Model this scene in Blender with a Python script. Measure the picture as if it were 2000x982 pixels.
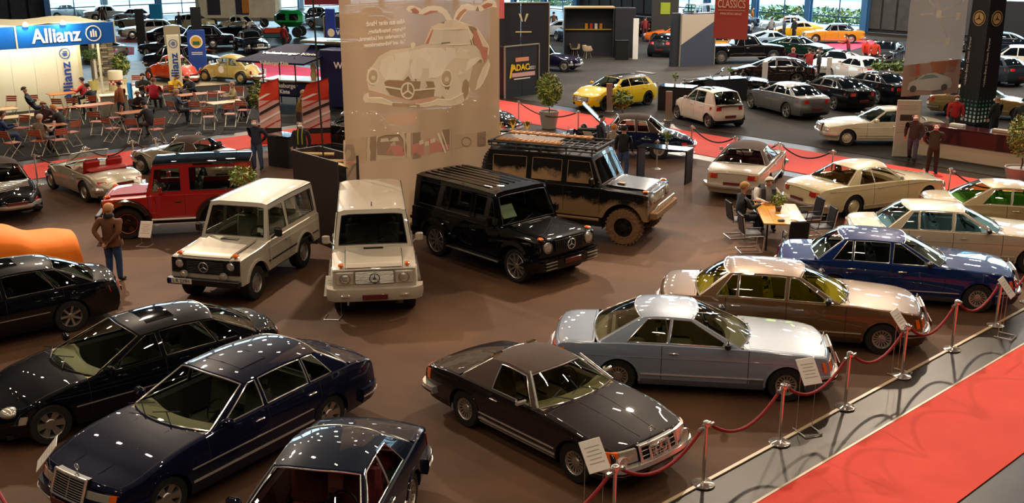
import bpy, bmesh, math, random
from math import sin, cos, pi, radians as R, sqrt, atan2
from mathutils import Vector, Matrix
for _o in list(bpy.data.objects): bpy.data.objects.remove(_o)
random.seed(7)
SC = bpy.context.scene
COL = SC.collection

# ------------------------------------------------------------------ camera, world, exposure, lights
cam_d = bpy.data.cameras.new('camera'); cam = bpy.data.objects.new('camera', cam_d); COL.objects.link(cam)
cam_d.sensor_width = 36; cam_d.lens = 2040/2000*36; cam_d.clip_end = 600
cam.location = (0, 0, 7.58); cam.rotation_euler = (R(90-16.73), 0, 0)
SC.camera = cam
SC.view_settings.view_transform = 'Standard'; SC.view_settings.look = 'None'
SC.view_settings.exposure = 0.12; SC.view_settings.gamma = 1.0
SC.view_settings.use_curve_mapping = False
W_ = bpy.data.worlds.new('sky'); SC.world = W_; W_.use_nodes = True
_b = W_.node_tree.nodes['Background']; _b.inputs[0].default_value = (0.66, 0.84, 1.0, 1); _b.inputs[1].default_value = 9.0

def rect_light(x, y, z, sx, sy, power, col, rz=0, rx=0):
    d = bpy.data.lights.new('hall_lamp', 'AREA'); d.shape = 'RECTANGLE'; d.size = sx; d.size_y = sy
    d.energy = power; d.color = col
    o = bpy.data.objects.new('hall_lamp', d); COL.objects.link(o); o.location = (x, y, z); o.rotation_euler = (rx, 0, rz)
    return o
HU, HV = R(42.3), R(-47.7)                      # the two axes of the hall
def hall(a, b, o=(0, 0)):                       # a along HU, b along HV from o
    return (o[0]+a*cos(HU)+b*cos(HV), o[1]+a*sin(HU)+b*sin(HV))
WARM = (1.0, 0.80, 0.60); NEUT = (1.0, 0.90, 0.80)
for i in range(-3, 16):                          # rows of high-bay lamps under the roof, along the hall axis
    for j in range(-9, 8):
        x, y = hall(i*6.5, j*5.2, (2, 8))
        if -46 < x < 46 and -8 < y < 112 and abs(x) < 14+.55*y and x*cos(HU)+y*sin(HU) < 80 and x*cos(HV)+y*sin(HV) > -103:
            near = y < 50
            rect_light(x, y, 13.4+.2*((i+j) % 2), .16, .8, 88 if near else 380, WARM if near else NEUT, HU)
def spot(x, y, z, tx, ty, tz, power, ang, col, r=.25, blend=.6):
    d = bpy.data.lights.new('truss_or_fill_spot', 'SPOT'); d.energy = power; d.spot_size = R(ang); d.spot_blend = blend; d.color = col; d.shadow_soft_size = r
    o = bpy.data.objects.new('truss_or_fill_spot', d); COL.objects.link(o); o.location = (x, y, z)
    o.rotation_euler = (Vector((tx, ty, tz))-Vector((x, y, z))).to_track_quat('-Z', 'Y').to_euler()
    return o
for sx, sy, tx, ty, pw in ((7, 33, 6, 17, 7500), (-3, 38, -1, 20, 11000), (-14, 36, -6, 18, 11000), (16, 40, 12, 27, 9000), (-16, 66, -14, 50, 9000), (12, 72, 12, 56, 8000), (2, 6, -2, 28, 7000)):  # the last, on the camera side, is added to brighten the banner print
    spot(sx, sy, 13.2, tx, ty, 0 if sy > 10 else 4.5, pw, 62 if sy > 10 else 26, WARM)

# ------------------------------------------------------------------ materials
def srgb(h):
    if isinstance(h, (tuple, list)): return tuple(h[:3])
    h = h.lstrip('#'); c = [int(h[i:i+2], 16)/255 for i in (0, 2, 4)]
    return tuple(x/12.92 if x <= .04045 else ((x+.055)/1.055)**2.4 for x in c)
_M = {}
def mat(name, col='#808080', rough=.5, metal=0., coat=0., emit=0., noise=0., nscale=8., bump=0., alpha=None, spec=.5):
    if name in _M: return _M[name]
    m = bpy.data.materials.new(name); m.use_nodes = True; nt = m.node_tree; b = nt.nodes['Principled BSDF']
    c = srgb(col); b.inputs['Base Color'].default_value = (*c, 1); b.inputs['Roughness'].default_value = rough
    b.inputs['Metallic'].default_value = metal; b.inputs['Specular IOR Level'].default_value = spec
    if coat: b.inputs['Coat Weight'].default_value = coat; b.inputs['Coat Roughness'].default_value = .02
    if emit: b.inputs['Emission Color'].default_value = (*c, 1); b.inputs['Emission Strength'].default_value = emit
    if noise or bump:
        tc = nt.nodes.new('ShaderNodeTexCoord'); n = nt.nodes.new('ShaderNodeTexNoise'); n.inputs['Scale'].default_value = nscale; n.inputs['Detail'].default_value = 6
        nt.links.new(tc.outputs['Object'], n.inputs['Vector'])
        if noise:
            r = nt.nodes.new('ShaderNodeValToRGB'); r.color_ramp.elements[0].position = .3; r.color_ramp.elements[1].position = .7
            r.color_ramp.elements[0].color = (*[x*(1-noise) for x in c], 1); r.color_ramp.elements[1].color = (*[min(1, x*(1+noise)) for x in c], 1)
            nt.links.new(n.outputs['Fac'], r.inputs[0]); nt.links.new(r.outputs[0], b.inputs['Base Color'])
        if bump:
            bp = nt.nodes.new('ShaderNodeBump'); bp.inputs['Strength'].default_value = bump; bp.inputs['Distance'].default_value = .02
            nt.links.new(n.outputs['Fac'], bp.inputs['Height']); nt.links.new(bp.outputs[0], b.inputs['Normal'])
    _M[name] = m; return m
def paint(col, metal=.0, rough=.4):
    metal = metal*.6 if sum(srgb(col)) > .12 else 0
    n = 'paint_%s_%d' % (str(col).lstrip('#'), int(metal*10))
    return mat(n, col, rough, metal, 1.0, spec=.03 if sum(srgb(col)) < .15 else .4)
def glass(name, tint, amt=.9, blue=None):
    if name in _M: return _M[name]
    m = bpy.data.materials.new(name); m.use_nodes = True; nt = m.node_tree; nt.nodes.clear()
    out = nt.nodes.new('ShaderNodeOutputMaterial'); mx = nt.nodes.new('ShaderNodeMixShader'); t = nt.nodes.new('ShaderNodeBsdfTransparent'); g = nt.nodes.new('ShaderNodeBsdfGlossy')
    f = nt.nodes.new('ShaderNodeLayerWeight'); pw = nt.nodes.new('ShaderNodeMath'); pw.operation = 'POWER'; pw.inputs[1].default_value = 4.5; nt.links.new(f.outputs['Facing'], pw.inputs[0])
    t.inputs[0].default_value = (*srgb(tint), 1); g.inputs[0].default_value = (1, 1, 1, 1); g.inputs['Roughness'].default_value = .01
    mu = nt.nodes.new('ShaderNodeMath'); mu.operation = 'MULTIPLY_ADD'; mu.inputs[1].default_value = .9; mu.inputs[2].default_value = .075; mu.use_clamp = True
    nt.links.new(pw.outputs[0], mu.inputs[0]); nt.links.new(mu.outputs[0], mx.inputs[0]); nt.links.new(t.outputs[0], mx.inputs[1]); nt.links.new(g.outputs[0], mx.inputs[2]); nt.links.new(mx.outputs[0], out.inputs[0])
    _M[name] = m; return m
CHROME = mat('chrome', '#f0ece4', .16, .72)
TRIM = mat('satin_trim', '#c4beb0', .28, .7)
BLACK = mat('black_plastic', '#0c0b0b', .45)
SEAM = mat('panel_gap', '#050505', .8)
RUBBER = mat('tyre_rubber', '#171614', .75, noise=.2, nscale=30)
ALLOY = mat('alloy', '#b9b4ac', .28, .85)
DALLOY = mat('dark_alloy', '#2a2827', .35, .6)
GLASS = glass('window_glass', '#c9d1c6')
DGLASS = glass('privacy_glass', '#34393b')
FARGLASS = mat('far_car_glass', '#0b1116', .04, 0, 1.0)
LENS = mat('headlight_lens', '#cfc8b8', .12, .55, 1.0)
AMBER = mat('amber_lens', '#e8660c', .2, 0, 1.0)
REDL = mat('red_lens', '#b01208', .2, 0, 1.0)
PLATE = mat('dark_red_plate', '#5c1414', .35, 0, .5)
WPLATE = mat('white_plate', '#d8d2c4', .4)
WHITE = mat('white_board', '#e4ded2', .5)
FABRIC = mat('soft_top_fabric', '#46342a', .9, noise=.15, nscale=60, bump=.2)

# ------------------------------------------------------------------ mesh helpers
class MB:
    def __init__(s): s.v = []; s.f = []; s.m = []
    def add(s, vs, fs, mi=0):
        o = len(s.v); s.v += [tuple(v) for v in vs]; s.f += [tuple(i+o for i in f) for f in fs]; s.m += [mi]*len(fs); return s
    def grid(s, rows, mi=0, flip=False, cyc=False):
        n = len(rows[0]); vs = [p for r in rows for p in r]; fs = []
        for i in range(len(rows)-1):
            for j in range(n if cyc else n-1):
                a, b, c, d = i*n+j, i*n+(j+1) % n, (i+1)*n+(j+1) % n, (i+1)*n+j
                fs.append((a, d, c, b) if flip else (a, b, c, d))
        return s.add(vs, fs, mi)
    def box(s, c, size, mi=0, rz=0, rx=0, ry=0, taper=1.0):
        hx, hy, hz = [k/2 for k in size]; M = Matrix.Rotation(rz, 3, 'Z') @ Matrix.Rotation(ry, 3, 'Y') @ Matrix.Rotation(rx, 3, 'X'); C = Vector(c)
        vs = [C+M @ Vector((x*hx*(taper if z > 0 else 1), y*hy*(taper if z > 0 else 1), z*hz)) for z in (-1, 1) for x, y in ((-1, -1), (1, -1), (1, 1), (-1, 1))]
        return s.add(vs, [(3, 2, 1, 0), (4, 5, 6, 7), (0, 1, 5, 4), (1, 2, 6, 5), (2, 3, 7, 6), (3, 0, 4, 7)], mi)
    def bbox(s, c, size, b=.01, mi=0, rz=0, rx=0, ry=0):            # bevelled box
        hx, hy, hz = [k/2 for k in size]; b = min(b, hx*.9, hy*.9, hz*.9); M = Matrix.Rotation(rz, 3, 'Z') @ Matrix.Rotation(ry, 3, 'Y') @ Matrix.Rotation(rx, 3, 'X'); C = Vector(c)
        rings = []
        for z, ins in ((-hz, b), (-hz+b, 0), (hz-b, 0), (hz, b)):
            X, Y = hx-ins, hy-ins
            rings.append([C+M @ Vector(p+(z,)) for p in ((-X+b, -Y), (X-b, -Y), (X, -Y+b), (X, Y-b), (X-b, Y), (-X+b, Y), (-X, Y-b), (-X, -Y+b))])
        s.grid(rings, mi, cyc=True); s.add(rings[0], [tuple(range(7, -1, -1))], mi); return s.add(rings[3], [tuple(range(8))], mi)
    def tube(s, pts, r, n=8, mi=0, closed=False, cap=True):
        pts = [Vector(p) for p in pts]; rr = r if isinstance(r, (list, tuple)) else [r]*len(pts); rings = []; up = None
        for i, p in enumerate(pts):
            if closed: d = pts[(i+1) % len(pts)]-pts[i-1]
            else: d = pts[min(i+1, len(pts)-1)]-pts[max(i-1, 0)]
            if d.length < 1e-9: d = Vector((0, 0, 1))
            d.normalize()
            if up is None: up = Vector((0, 0, 1)) if abs(d.z) < .9 else Vector((1, 0, 0))
            x = d.cross(up); x = x.normalized() if x.length > 1e-6 else Vector((1, 0, 0)); y = x.cross(d).normalized(); up = y
            rings.append([p+(x*cos(2*pi*k/n)+y*sin(2*pi*k/n))*rr[i] for k in range(n)])
        if closed: rings.append(rings[0])
        s.grid(rings, mi, cyc=True, flip=True)
        if cap and not closed: s.add(rings[0], [tuple(range(n))], mi); s.add(rings[-1], [tuple(range(n-1, -1, -1))], mi)
        return s
    def lathe(s, prof, n=16, c=(0, 0, 0), axis='Z', mi=0, flip=False):
        rings = []
        for r, h in prof:
            rings.append([{'Z': (c[0]+r*cos(a), c[1]+r*sin(a), c[2]+h), 'Y': (c[0]+r*cos(a), c[1]+h, c[2]+r*sin(a)), 'X': (c[0]+h, c[1]+r*cos(a), c[2]+r*sin(a))}[axis] for a in (2*pi*k/n for k in range(n))])
        return s.grid(rings, mi, cyc=True, flip=flip)
    def prism(s, poly, y0, y1, M=None, mi=0):                    # polygon in xz, extruded along y
        n = len(poly); vs = [Vector((x, y, z)) for y in (y0, y1) for x, z in poly]
        if M: vs = [M @ v for v in vs]
        return s.add(vs, [tuple(range(n)), tuple(range(2*n-1, n-1, -1))]+[(i, i+n, (i+1) % n+n, (i+1) % n) for i in range(n)], mi)
    def ball(s, c, r, n=10, m=7, mi=0):
        r = r if isinstance(r, (tuple, list)) else (r, r, r)
        rows = [[(c[0]+r[0]*sin(pi*i/m)*cos(2*pi*j/n), c[1]+r[1]*sin(pi*i/m)*sin(2*pi*j/n), c[2]-r[2]*cos(pi*i/m)) for j in range(n)] for i in range(m+1)]
        return s.grid(rows, mi, cyc=True)
    def mesh(s, name, mats, smooth=True, ang=35):
        me = bpy.data.meshes.new(name); me.from_pydata(s.v, [], s.f); me.polygons.foreach_set('material_index', s.m)
        for m in (mats if isinstance(mats, (list, tuple)) else [mats]): me.materials.append(m)
        bm = bmesh.new(); bm.from_mesh(me); bmesh.ops.remove_doubles(bm, verts=bm.verts, dist=1e-4); bmesh.ops.recalc_face_normals(bm, faces=bm.faces) if s.fix else None
        bm.to_mesh(me); bm.free()
        if smooth: me.shade_smooth(); me.set_sharp_from_angle(angle=R(ang))
        return me
    fix = True
    def build(s, name, mats, parent=None, smooth=True, ang=35, loc=None, rz=0):
        o = bpy.data.objects.new(name, s.mesh(name, mats, smooth, ang)); COL.objects.link(o)
        if parent: o.parent = parent
        if loc: o.location = loc
        o.rotation_euler.z = rz
        return o
def lk(name, me, parent=None, loc=(0, 0, 0), rz=0, sc=None):
    o = bpy.data.objects.new(name, me); COL.objects.link(o); o.parent = parent; o.location = loc; o.rotation_euler.z = rz
    if sc: o.scale = sc
    return o
def empty(name, loc=(0, 0, 0), rz=0):
    o = bpy.data.objects.new(name, None); COL.objects.link(o); o.location = loc; o.rotation_euler.z = rz; o.empty_display_size = .2; return o
def tag(o, label=None, cat=None, group=None, kind=None):
    if label: o['label'] = label
    if cat: o['category'] = cat
    if group: o['group'] = group
    if kind: o['kind'] = kind
    return o
def copy_tree(o, parent=None, skip=()):
    c = o.copy(); COL.objects.link(c)
    if parent is not None: c.parent = parent
    for ch in o.children:
        if ch.name.split('.')[0] not in skip: copy_tree(ch, c, skip)
    return c
def crv(pts):                                                     # monotone cubic through pts
    xs = [p[0] for p in pts]; ys = [p[1] for p in pts]; n = len(xs)
    if n == 1: return lambda x: ys[0]
    dl = [(ys[i+1]-ys[i])/(xs[i+1]-xs[i]) for i in range(n-1)]; m = [dl[0]]+[0 if dl[i-1]*dl[i] <= 0 else 2*dl[i-1]*dl[i]/(dl[i-1]+dl[i]) for i in range(1, n-1)]+[dl[-1]]
    def f(x):
        if x <= xs[0]: return ys[0]
        if x >= xs[-1]: return ys[-1]
        i = 0
        while x > xs[i+1]: i += 1
        h = xs[i+1]-xs[i]; t = (x-xs[i])/h
        return (2*t**3-3*t*t+1)*ys[i]+(t**3-2*t*t+t)*h*m[i]+(-2*t**3+3*t*t)*ys[i+1]+(t**3-t*t)*h*m[i+1]
    return f
def lerp(a, b, t): return a+(b-a)*t
def text_mesh(body, size, mat_, name='lettering', parent=None, loc=(0, 0, 0), rot=(0, 0, 0), depth=.004, align='CENTER', bold=0.0, sx=1.0):
    c = bpy.data.curves.new(name, 'FONT'); c.body = body; c.size = size; c.extrude = depth; c.align_x = align; c.align_y = 'CENTER'; c.offset = bold; c.resolution_u = 3
    o = bpy.data.objects.new(name, c); COL.objects.link(o)
    bpy.context.view_layer.update(); dg = bpy.context.evaluated_depsgraph_get(); me = bpy.data.meshes.new_from_object(o.evaluated_get(dg)); bpy.data.objects.remove(o); bpy.data.curves.remove(c)
    me.materials.clear(); me.materials.append(mat_)
    p = lk(name, me, parent, loc); p.rotation_euler = rot; p.scale = (sx, 1, 1); return p
# ------------------------------------------------------------------ cars
def star_mb(r, t=.006, M=None, ring=True):
    b = MB(); n = 20
    if ring: b.tube([(0, r*cos(2*pi*k/n), r*sin(2*pi*k/n)) for k in range(n)], t, 5, closed=True)
    for k in range(3):
        a = pi/2+k*2*pi/3; d = (cos(a), sin(a)); q = (-d[1], d[0]); w = r*.14
        b.add([(t, 0, 0), (0, q[0]*w, q[1]*w), (0, r*d[0], r*d[1]), (0, -q[0]*w, -q[1]*w), (-t, 0, 0)], [(0, 1, 2), (0, 2, 3), (4, 2, 1), (4, 3, 2), (0, 3, 1), (4, 1, 3)])
    return b
_W = {}
def wheel_meshes(r, w, style, rimcol):
    k = (r, w, style, rimcol.name)
    if k in _W: return _W[k]
    rr = r*{'steel': .58, 'cap': .60, 'slot': .60, 'off': .52, 'ring': .6}.get(style, .66); rr = r*.74 if style in ('ten', 'five') else rr
    t = MB(); h = w/2
    t.lathe([(rr, -h+.02), (rr+.01, -h), (r*.93, -h), (r*.985, -h+.02), (r, -h+.05), (r, h-.05), (r*.985, h-.02), (r*.93, h), (rr+.01, h), (rr, h-.02)], 28, axis='Y')
    if style == 'off':
        for i in range(28):
            a = 2*pi*i/28
            for sg in (-1, 1): t.box((r*1.0*cos(a), sg*h*.62, r*1.0*sin(a)), (.03, h*.7, .045), ry=-a+sg*.15)
    tyre = t.mesh('tyre', RUBBER)
    m = MB(); o = h-.015
    m.lathe([(rr, o), (rr*.97, o+.012), (rr*.93, o), (rr*.91, o-.05), (rr*.9, -h+.02)], 28, axis='Y', mi=0)
    dk = o-.075
    m.lathe([(rr*.92, dk), (0.001, dk)], 24, axis='Y', mi=1)
    def spokes(n, wi, wo, ri, ro, y0=o-.03, y1=o-.005, off=0):
        for i in range(n):
            a = 2*pi*(i+off)/n; d = Vector((cos(a), 0, sin(a))); q = Vector((-sin(a), 0, cos(a)))
            P = [d*ri+q*wi, d*ro+q*wo, d*ro-q*wo, d*ri-q*wi]; Y = Vector((0, 1, 0))
            vs = [p+Y*(y0 if i_ in (0, 3) else y1) for i_, p in enumerate(P)]+[p*1.0+Y*(dk) for p in P]
            m.add(vs, [(0, 1, 2, 3), (0, 4, 5, 1), (2, 6, 7, 3)], 0)
    if style == 'slot':      # flat cast wheel with 15 small slots
        spokes(15, rr*.055, rr*.095, rr*.3, rr*.93); m.lathe([(rr*.42, o-.028), (rr*.36, o-.012), (rr*.2, o-.01), (.001, o-.006)], 20, axis='Y'); m.lathe([(rr*.93, o-.006), (rr*.78, o-.012)], 28, axis='Y')
    elif style == 'eight':
        spokes(8, rr*.12, rr*.17, rr*.25, rr*.93); m.lathe([(rr*.36, o-.03), (rr*.3, o-.015), (.001, o-.01)], 20, axis='Y')
    elif style == 'six':
        spokes(6, rr*.16, rr*.26, rr*.25, rr*.93); m.lathe([(rr*.42, o-.03), (rr*.34, o-.012), (.001, o-.008)], 20, axis='Y')
    elif style == 'seven':
        spokes(7, rr*.10, rr*.10, rr*.2, rr*.95); m.lathe([(rr*.27, o-.03), (rr*.2, o-.02), (.001, o-.02)], 16, axis='Y')
    elif style == 'ten':
        spokes(10, rr*.05, rr*.07, rr*.15, rr*.95); m.lathe([(rr*.22, o-.03), (rr*.17, o-.02), (.001, o-.02)], 16, axis='Y')
    elif style == 'five':
        for q in (-.12, .12): spokes(5, rr*.06, rr*.06, rr*.15, rr*.95, off=q)
        m.lathe([(rr*.25, o-.03), (rr*.2, o-.02), (.001, o-.02)], 16, axis='Y')
    elif style in ('steel', 'off'):
        spokes(9 if style == 'steel' else 6, rr*.15, rr*.2, rr*.3, rr*.93, y0=o-.02, y1=o-.04); m.lathe([(rr*.5, o-.04), (rr*.45, o), (rr*.25, o+.005), (.001, o+.01)], 20, axis='Y')
    else:                    # chrome hub cap on a painted disc
        m.lathe([(rr*.92, o-.03), (rr*.7, o-.02), (rr*.62, o-.0)], 24, axis='Y', mi=2 if style == 'cap' else 0); m.lathe([(rr*.62, o-.01), (rr*.58, o+.02), (rr*.3, o+.035), (.001, o+.04)], 24, axis='Y')
    rim = m.mesh('rim', [rimcol, BLACK, CHROME])
    _W[k] = (tyre, rim); return _W[k]
_S = {}
def seat_mesh(m, head=True):
    if (m.name, head) in _S: return _S[(m.name, head)]
    b = MB(); b.bbox((.02, 0, .13), (.52, .5, .18), .05); b.bbox((-.27, 0, .46), (.16, .5, .62), .06, ry=-.22)
    if head: b.bbox((-.37, 0, .85), (.1, .26, .17), .04, ry=-.15)
    for s in (-1, 1): b.bbox((.02, s*.21, .2), (.46, .07, .08), .03)
    _S[(m.name, head)] = b.mesh('seat', m); return _S[(m.name, head)]
def halves(b, name, mats, car, **k):
    """the left and the right piece, or every separate run along one side, as objects of their own"""
    for sd in (1, -1):
        q = MB()
        for f, m in zip(b.f, b.m):
            if sum(b.v[i][1] for i in f)*sd > 0: q.add([b.v[i] for i in f], [tuple(range(len(f)))], m)
        if q.v: q.build(name, mats, car, **k)
class Car:
    def __init__(c, S, far=False):
        c.S = S; c.far = far; g = S.get
        c.L, c.W = S['L'], S['W']; c.xn = S['wb']/2+S['fo']; c.h = S['W']/2
        c.sw = (S['fo'], S['fo']+S['wb']); c.r = S['r']; c.ra = g('ra', S['r']*1.13); c.z0 = g('z0', .21); c.zw = g('zw', S['r'])
        c.top = crv(S['top']); c.plan = crv(g('plan', [(0, .88), (.35, .965), (1.1, 1), (c.L-1.2, 1), (c.L-.3, .965), (c.L, .91)]))
        c.sec = crv(g('sec', [(.15, .93), (.32, .985), (.55, 1.0), (.72, .99), (1.0, .93)])); c.crn = crv(g('crn', [(0, .045)]))
        c.lf = crv(g('lf', [(.2, .08), (.5, .0), (.8, .06)])); c.lr = crv(g('lr', [(.2, .10), (.5, .0), (.9, .04)])); c.rf, c.rr = g('rf', .16), g('rr', .12)
        c.fl = g('flare', 0); c.flw = g('flw', .5)
        G = S.get('gh'); c.G = G
        if G:
            c.roof = crv(G['roof']); c.wr = crv(G['wr'] if isinstance(G['wr'], list) else [(0, G['wr'])]); c.cr = G.get('crown', .07)
    def Y(c, s, z):
        y = c.h*c.plan(s)*c.sec(z)
        if c.fl:
            for w in c.sw: y += c.fl*math.exp(-((s-w)/c.flw)**4)*(1 if z < c.S.get('flz', .55) else max(0, 1-(z-c.S.get('flz', .55))/.25))
        return y
    def zs(c, s): return c.top(s)-c.crn(s)
    def P(c, s, y, z, out=0.):
        q = min(1.2, abs(y)/c.h); x = c.xn-s
        a = max(0, 1-s/.9); b = max(0, 1-(c.L-s)/.8)
        x -= c.rf*q**2.6*a**1.5+c.lf(z)*max(0, 1-s/.6); x += c.rr*q**2.6*b**1.5+c.lr(z)*max(0, 1-(c.L-s)/.6)
        return (x, y, z)
    def edge(c, u, z, out, front):                              # point on the outline, u from the centre of the nose or tail round to the side
        s0 = 0 if front else c.L; sg = 1 if front else -1; Yn = c.Y(s0, z); au = abs(u); sd = 1 if u >= 0 else -1; k = c.S.get('cor', .12)
        if au <= Yn-k:
            s, y, nx, ny = 0, au, 1, 0
        elif au < Yn+k:                                          # rounded corner
            t = (au-(Yn-k))/(2*k); s = k*max(0, t-.25)/.75; y = min(c.Y(s0+sg*s, z), Yn-k+k*min(1, t*1.5)); nx, ny = cos(t*pi/2), sin(t*pi/2)
        else:
            s = au-Yn; y = c.Y(s0+sg*s, z); nx, ny = 0, 1
        p = c.P(s0+sg*s, y, z)
        return (p[0]+sg*nx*out, (p[1]+ny*out)*sd, z)
    def patch(c, b, u0, u1, z0, z1, out, front=True, mi=0, n=None, bulge=0, both=True, zf=None):
        n = n or max(2, int((u1-u0)/.06)); zf = zf or (lambda u: 0)
        for sd in ((1, -1) if both and u0 > 0 else (1,)):
            rows = []
            for z, o in ((z0, -.03), (z0, out), (lerp(z0, z1, .5), out+bulge), (z1, out), (z1, -.03)):
                rows.append([c.edge(sd*lerp(u0, u1, i/n), z+zf(lerp(u0, u1, i/n)), o, front) for i in range(n+1)])
            b.grid(rows, mi)
            for j in (0, n): b.add([r[j] for r in rows], [(0, 1, 2, 3, 4)], mi)
        return b
    def strip(c, b, s0, s1, z0, z1, out, mi=0, n=None, zf=None):
        n = n or max(2, int((s1-s0)/.15)); zf = zf or (lambda s: 0)
        for sd in (1, -1):
            rows = [[(lambda p: (p[0], sd*(p[1]+o), p[2]))(c.P(s, c.Y(s, z+zf(s)), z+zf(s))) for s in (lerp(s0, s1, i/n) for i in range(n+1))] for z, o in ((z0, -.01), (z0, out), (z1, out), (z1, -.01))]
            b.grid(rows, mi)
            for j in (0, n): b.add([r[j] for r in rows], [(0, 1, 2, 3)], mi)
        return b
    def tubeline(c, b, pts, r=.008, mi=0): return b.tube(pts, r, 5, mi)
    # ---- surfaces
    def zl(c, s):
        z = c.z0
        for w in c.sw:
            d = abs(s-w)
            if d <= c.ra: z = max(z, c.zw+sqrt(max(0, c.ra**2-d*d))*c.S.get('aq', 1) if d < c.ra else c.z0)
        return min(z, c.zs(s)-.05)
    def build_body(c, car, PM, low=BLACK):
        S = c.S; L = c.L; cowl, deck = S['cowl'], S['deck']; doors = S['doors']; gap = .006
        st = [i*L/34 for i in range(35)]; hard = [0, L, .02, L-.02, .05, L-.05, cowl, deck]
        for w in c.sw:
            hard += [w-c.ra-.002, w+c.ra+.002]+[w+c.ra*cos(k*pi/12) for k in range(13)]
        for a in sorted({round(x, 3) for d in doors for x in d}): hard += [a-gap, a+gap]
        h0, t0 = S.get('hood', (.06, cowl-.05)), S.get('trunk', (deck+.03, L-.05))
        for a in h0+t0: hard += [a-.005, a+.005]
        hard = sorted(x for x in hard if 0 <= x <= L); hh = []
        for x in hard:
            if not hh or x-hh[-1] > .0015: hh.append(x)
        for x in st:
            if min(abs(x-y) for y in hh) > .035: hh.append(x)
        ss = sorted(hh); T = [0, .07, .16, .3, .45, .6, .74, .86, .95, 1.0]; F = [.97, .905, .895, .75, .6, .4, .2, 0]
        hf = S.get('hoodf', .9); F = [.97, hf+.006, hf-.006, hf*.8, hf*.6, hf*.4, hf*.2, 0]; step = S.get('step', 0); stepr = S.get('stepr', 0)
        ins = S.get('ledge', .035)
        def ring(s):
            zl, z1 = c.zl(s), c.zs(s)-.012; r = []
            for t in T:
                z = lerp(zl, z1, t); r.append(c.P(s, c.Y(s, z), z))
            Yt = c.Y(s, z1)
            for f in F:
                z = c.zs(s)+(c.top(s)-c.zs(s))*(1-f*f)
                if step and s < cowl and f < hf: z += step*min(1, s/.14)
                r.append(c.P(s, Yt*f, z))
            return r
        RG = [ring(s) for s in ss]; nT = len(T); B = MB(); low_i = 2
        parts = {}
        def P_(k):
            if k not in parts: parts[k] = MB()
            return parts[k]
        for i in range(len(ss)-1):
            s = (ss[i]+ss[i+1])/2; A, D = RG[i], RG[i+1]
            for j in range(nT+len(F)-1):
                tgt, mi = B, 0; dk = None
                if j < nT-1:                                     # side
                    zc = (A[j][2]+A[j+1][2]+D[j][2]+D[j+1][2])/4
                    for k, (a, b2) in enumerate(doors):
                        if a < s < b2 and j >= 2: tgt = None; dk = ('door', k)
                    for a, b2 in doors:
                        if (abs(s-a) < gap or abs(s-b2) < gap) and j >= 2: mi, tgt = 1, B
                    if j < 2 and S.get('sillm'): mi = 2
                    if S.get('lowz') and zc < S['lowz'] and mi == 0: mi = 2
                elif cowl < s < deck and not (S.get('tonneau') and s > S['tonneau']):
                    if j >= nT:
                        f = (F[j-nT]+F[j-nT+1])/2
                        if not (c.G and not step and s < c.G['A0'] and s < c.G['A0']-c.G.get('bf', .22)*(1-f*f)): continue
                else:
                    f = (F[j-nT]+F[j-nT+1])/2 if j >= nT else 1
                    r0, r1, nm = (h0[0], h0[1], 'hood') if s < cowl+.001 else (t0[0], t0[1], 'trunk_lid')
                    if r1 > r0 and r0-.006 < s < r1+.006 and f < hf+.006:
                        if abs(s-r0) < .0055 or abs(s-r1) < .0055 or (abs(f-hf) < .0065 and not step): mi = 1
                        else: dk = (nm, 0); tgt = P_(dk)
                q0 = [A[j], D[j], D[j+1], A[j+1]]
                for sd in (1, -1):
                    key = B if tgt is B else (P_((dk[0]+('L' if sd > 0 else 'R'), dk[1])) if dk[0] == 'door' else tgt)
                    key.add([(p[0], sd*p[1], p[2]) for p in q0], [(0, 1, 2, 3) if sd > 0 else (3, 2, 1, 0)], mi)
        for end, rg in ((0, RG[0]), (1, RG[-1])):                # nose and tail caps
            s = ss[0] if end == 0 else ss[-1]; Q = [1, .85, .7, .5, .3, .15, 0]; rows = []
            for t in T:
                z = lerp(c.zl(s), c.zs(s)-.012, t); y = c.Y(s, z)
                z2 = (lambda q: z+(c.top(s)-c.zs(s))*(1-q*q)*max(0, (t-.86)/.14) if t > .86 else z)
                rows.append([c.P(s, y*q, z2(q)) for q in Q])
            for sd in (1, -1): B.grid([[(p[0], sd*p[1], p[2]) for p in r] for r in rows], 2 if S.get('capm') else 0)
        # underbody and wheel wells
        B.box((c.xn-L/2, 0, c.z0+.03), (L-.5, c.W*.8, .06), 1)
        for w in c.sw:
            for sd in (1, -1):
                yo, yi = c.Y(w, c.zw+c.ra)-.015, c.h-.36; n = 12
                B.grid([[(c.xn-w+c.ra*cos(pi*k/n), sd*y, max(c.z0, c.zw+c.ra*sin(pi*k/n)-.004)) for k in range(n+1)] for y in (yo, yi)], 1)
                B.add([(c.xn-w+c.ra*cos(pi*k/n), sd*yi, c.zw+c.ra*sin(pi*k/n)) for k in range(n+1)]+[(c.xn-w-c.ra, sd*yi, c.z0), (c.xn-w+c.ra, sd*yi, c.z0)], [tuple(range(n+3))], 1)
        lipm = S.get('lip')
        if lipm:
            for w in c.sw:
                for sd in (1, -1):
                    rw = []
                    for dr, o in ((-.005, -.02), (-.005, lipm[1]), (lipm[0], lipm[1]*.8), (lipm[0], -.01)):
                        r_ = []
                        for k in range(15):
                            a = lerp(-.15, pi+.15, k/14); s = w-(c.ra+dr)*cos(a); z = max(c.z0+.02, c.zw+(c.ra+dr)*sin(a)); p = c.P(s, c.Y(s, z), z); r_.append((p[0], sd*(p[1]+o), z))
                        rw.append(r_)
                    B.grid(rw, 2 if S.get('lipdark') else 0)
        c.body = B.build('body', [PM, SEAM, low], car)
        for k, b in parts.items():
            if k[0] == 'door' or not b.v: continue
            b.build('door' if k[0].startswith('door') else k[0], [PM, SEAM, low], car)
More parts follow.
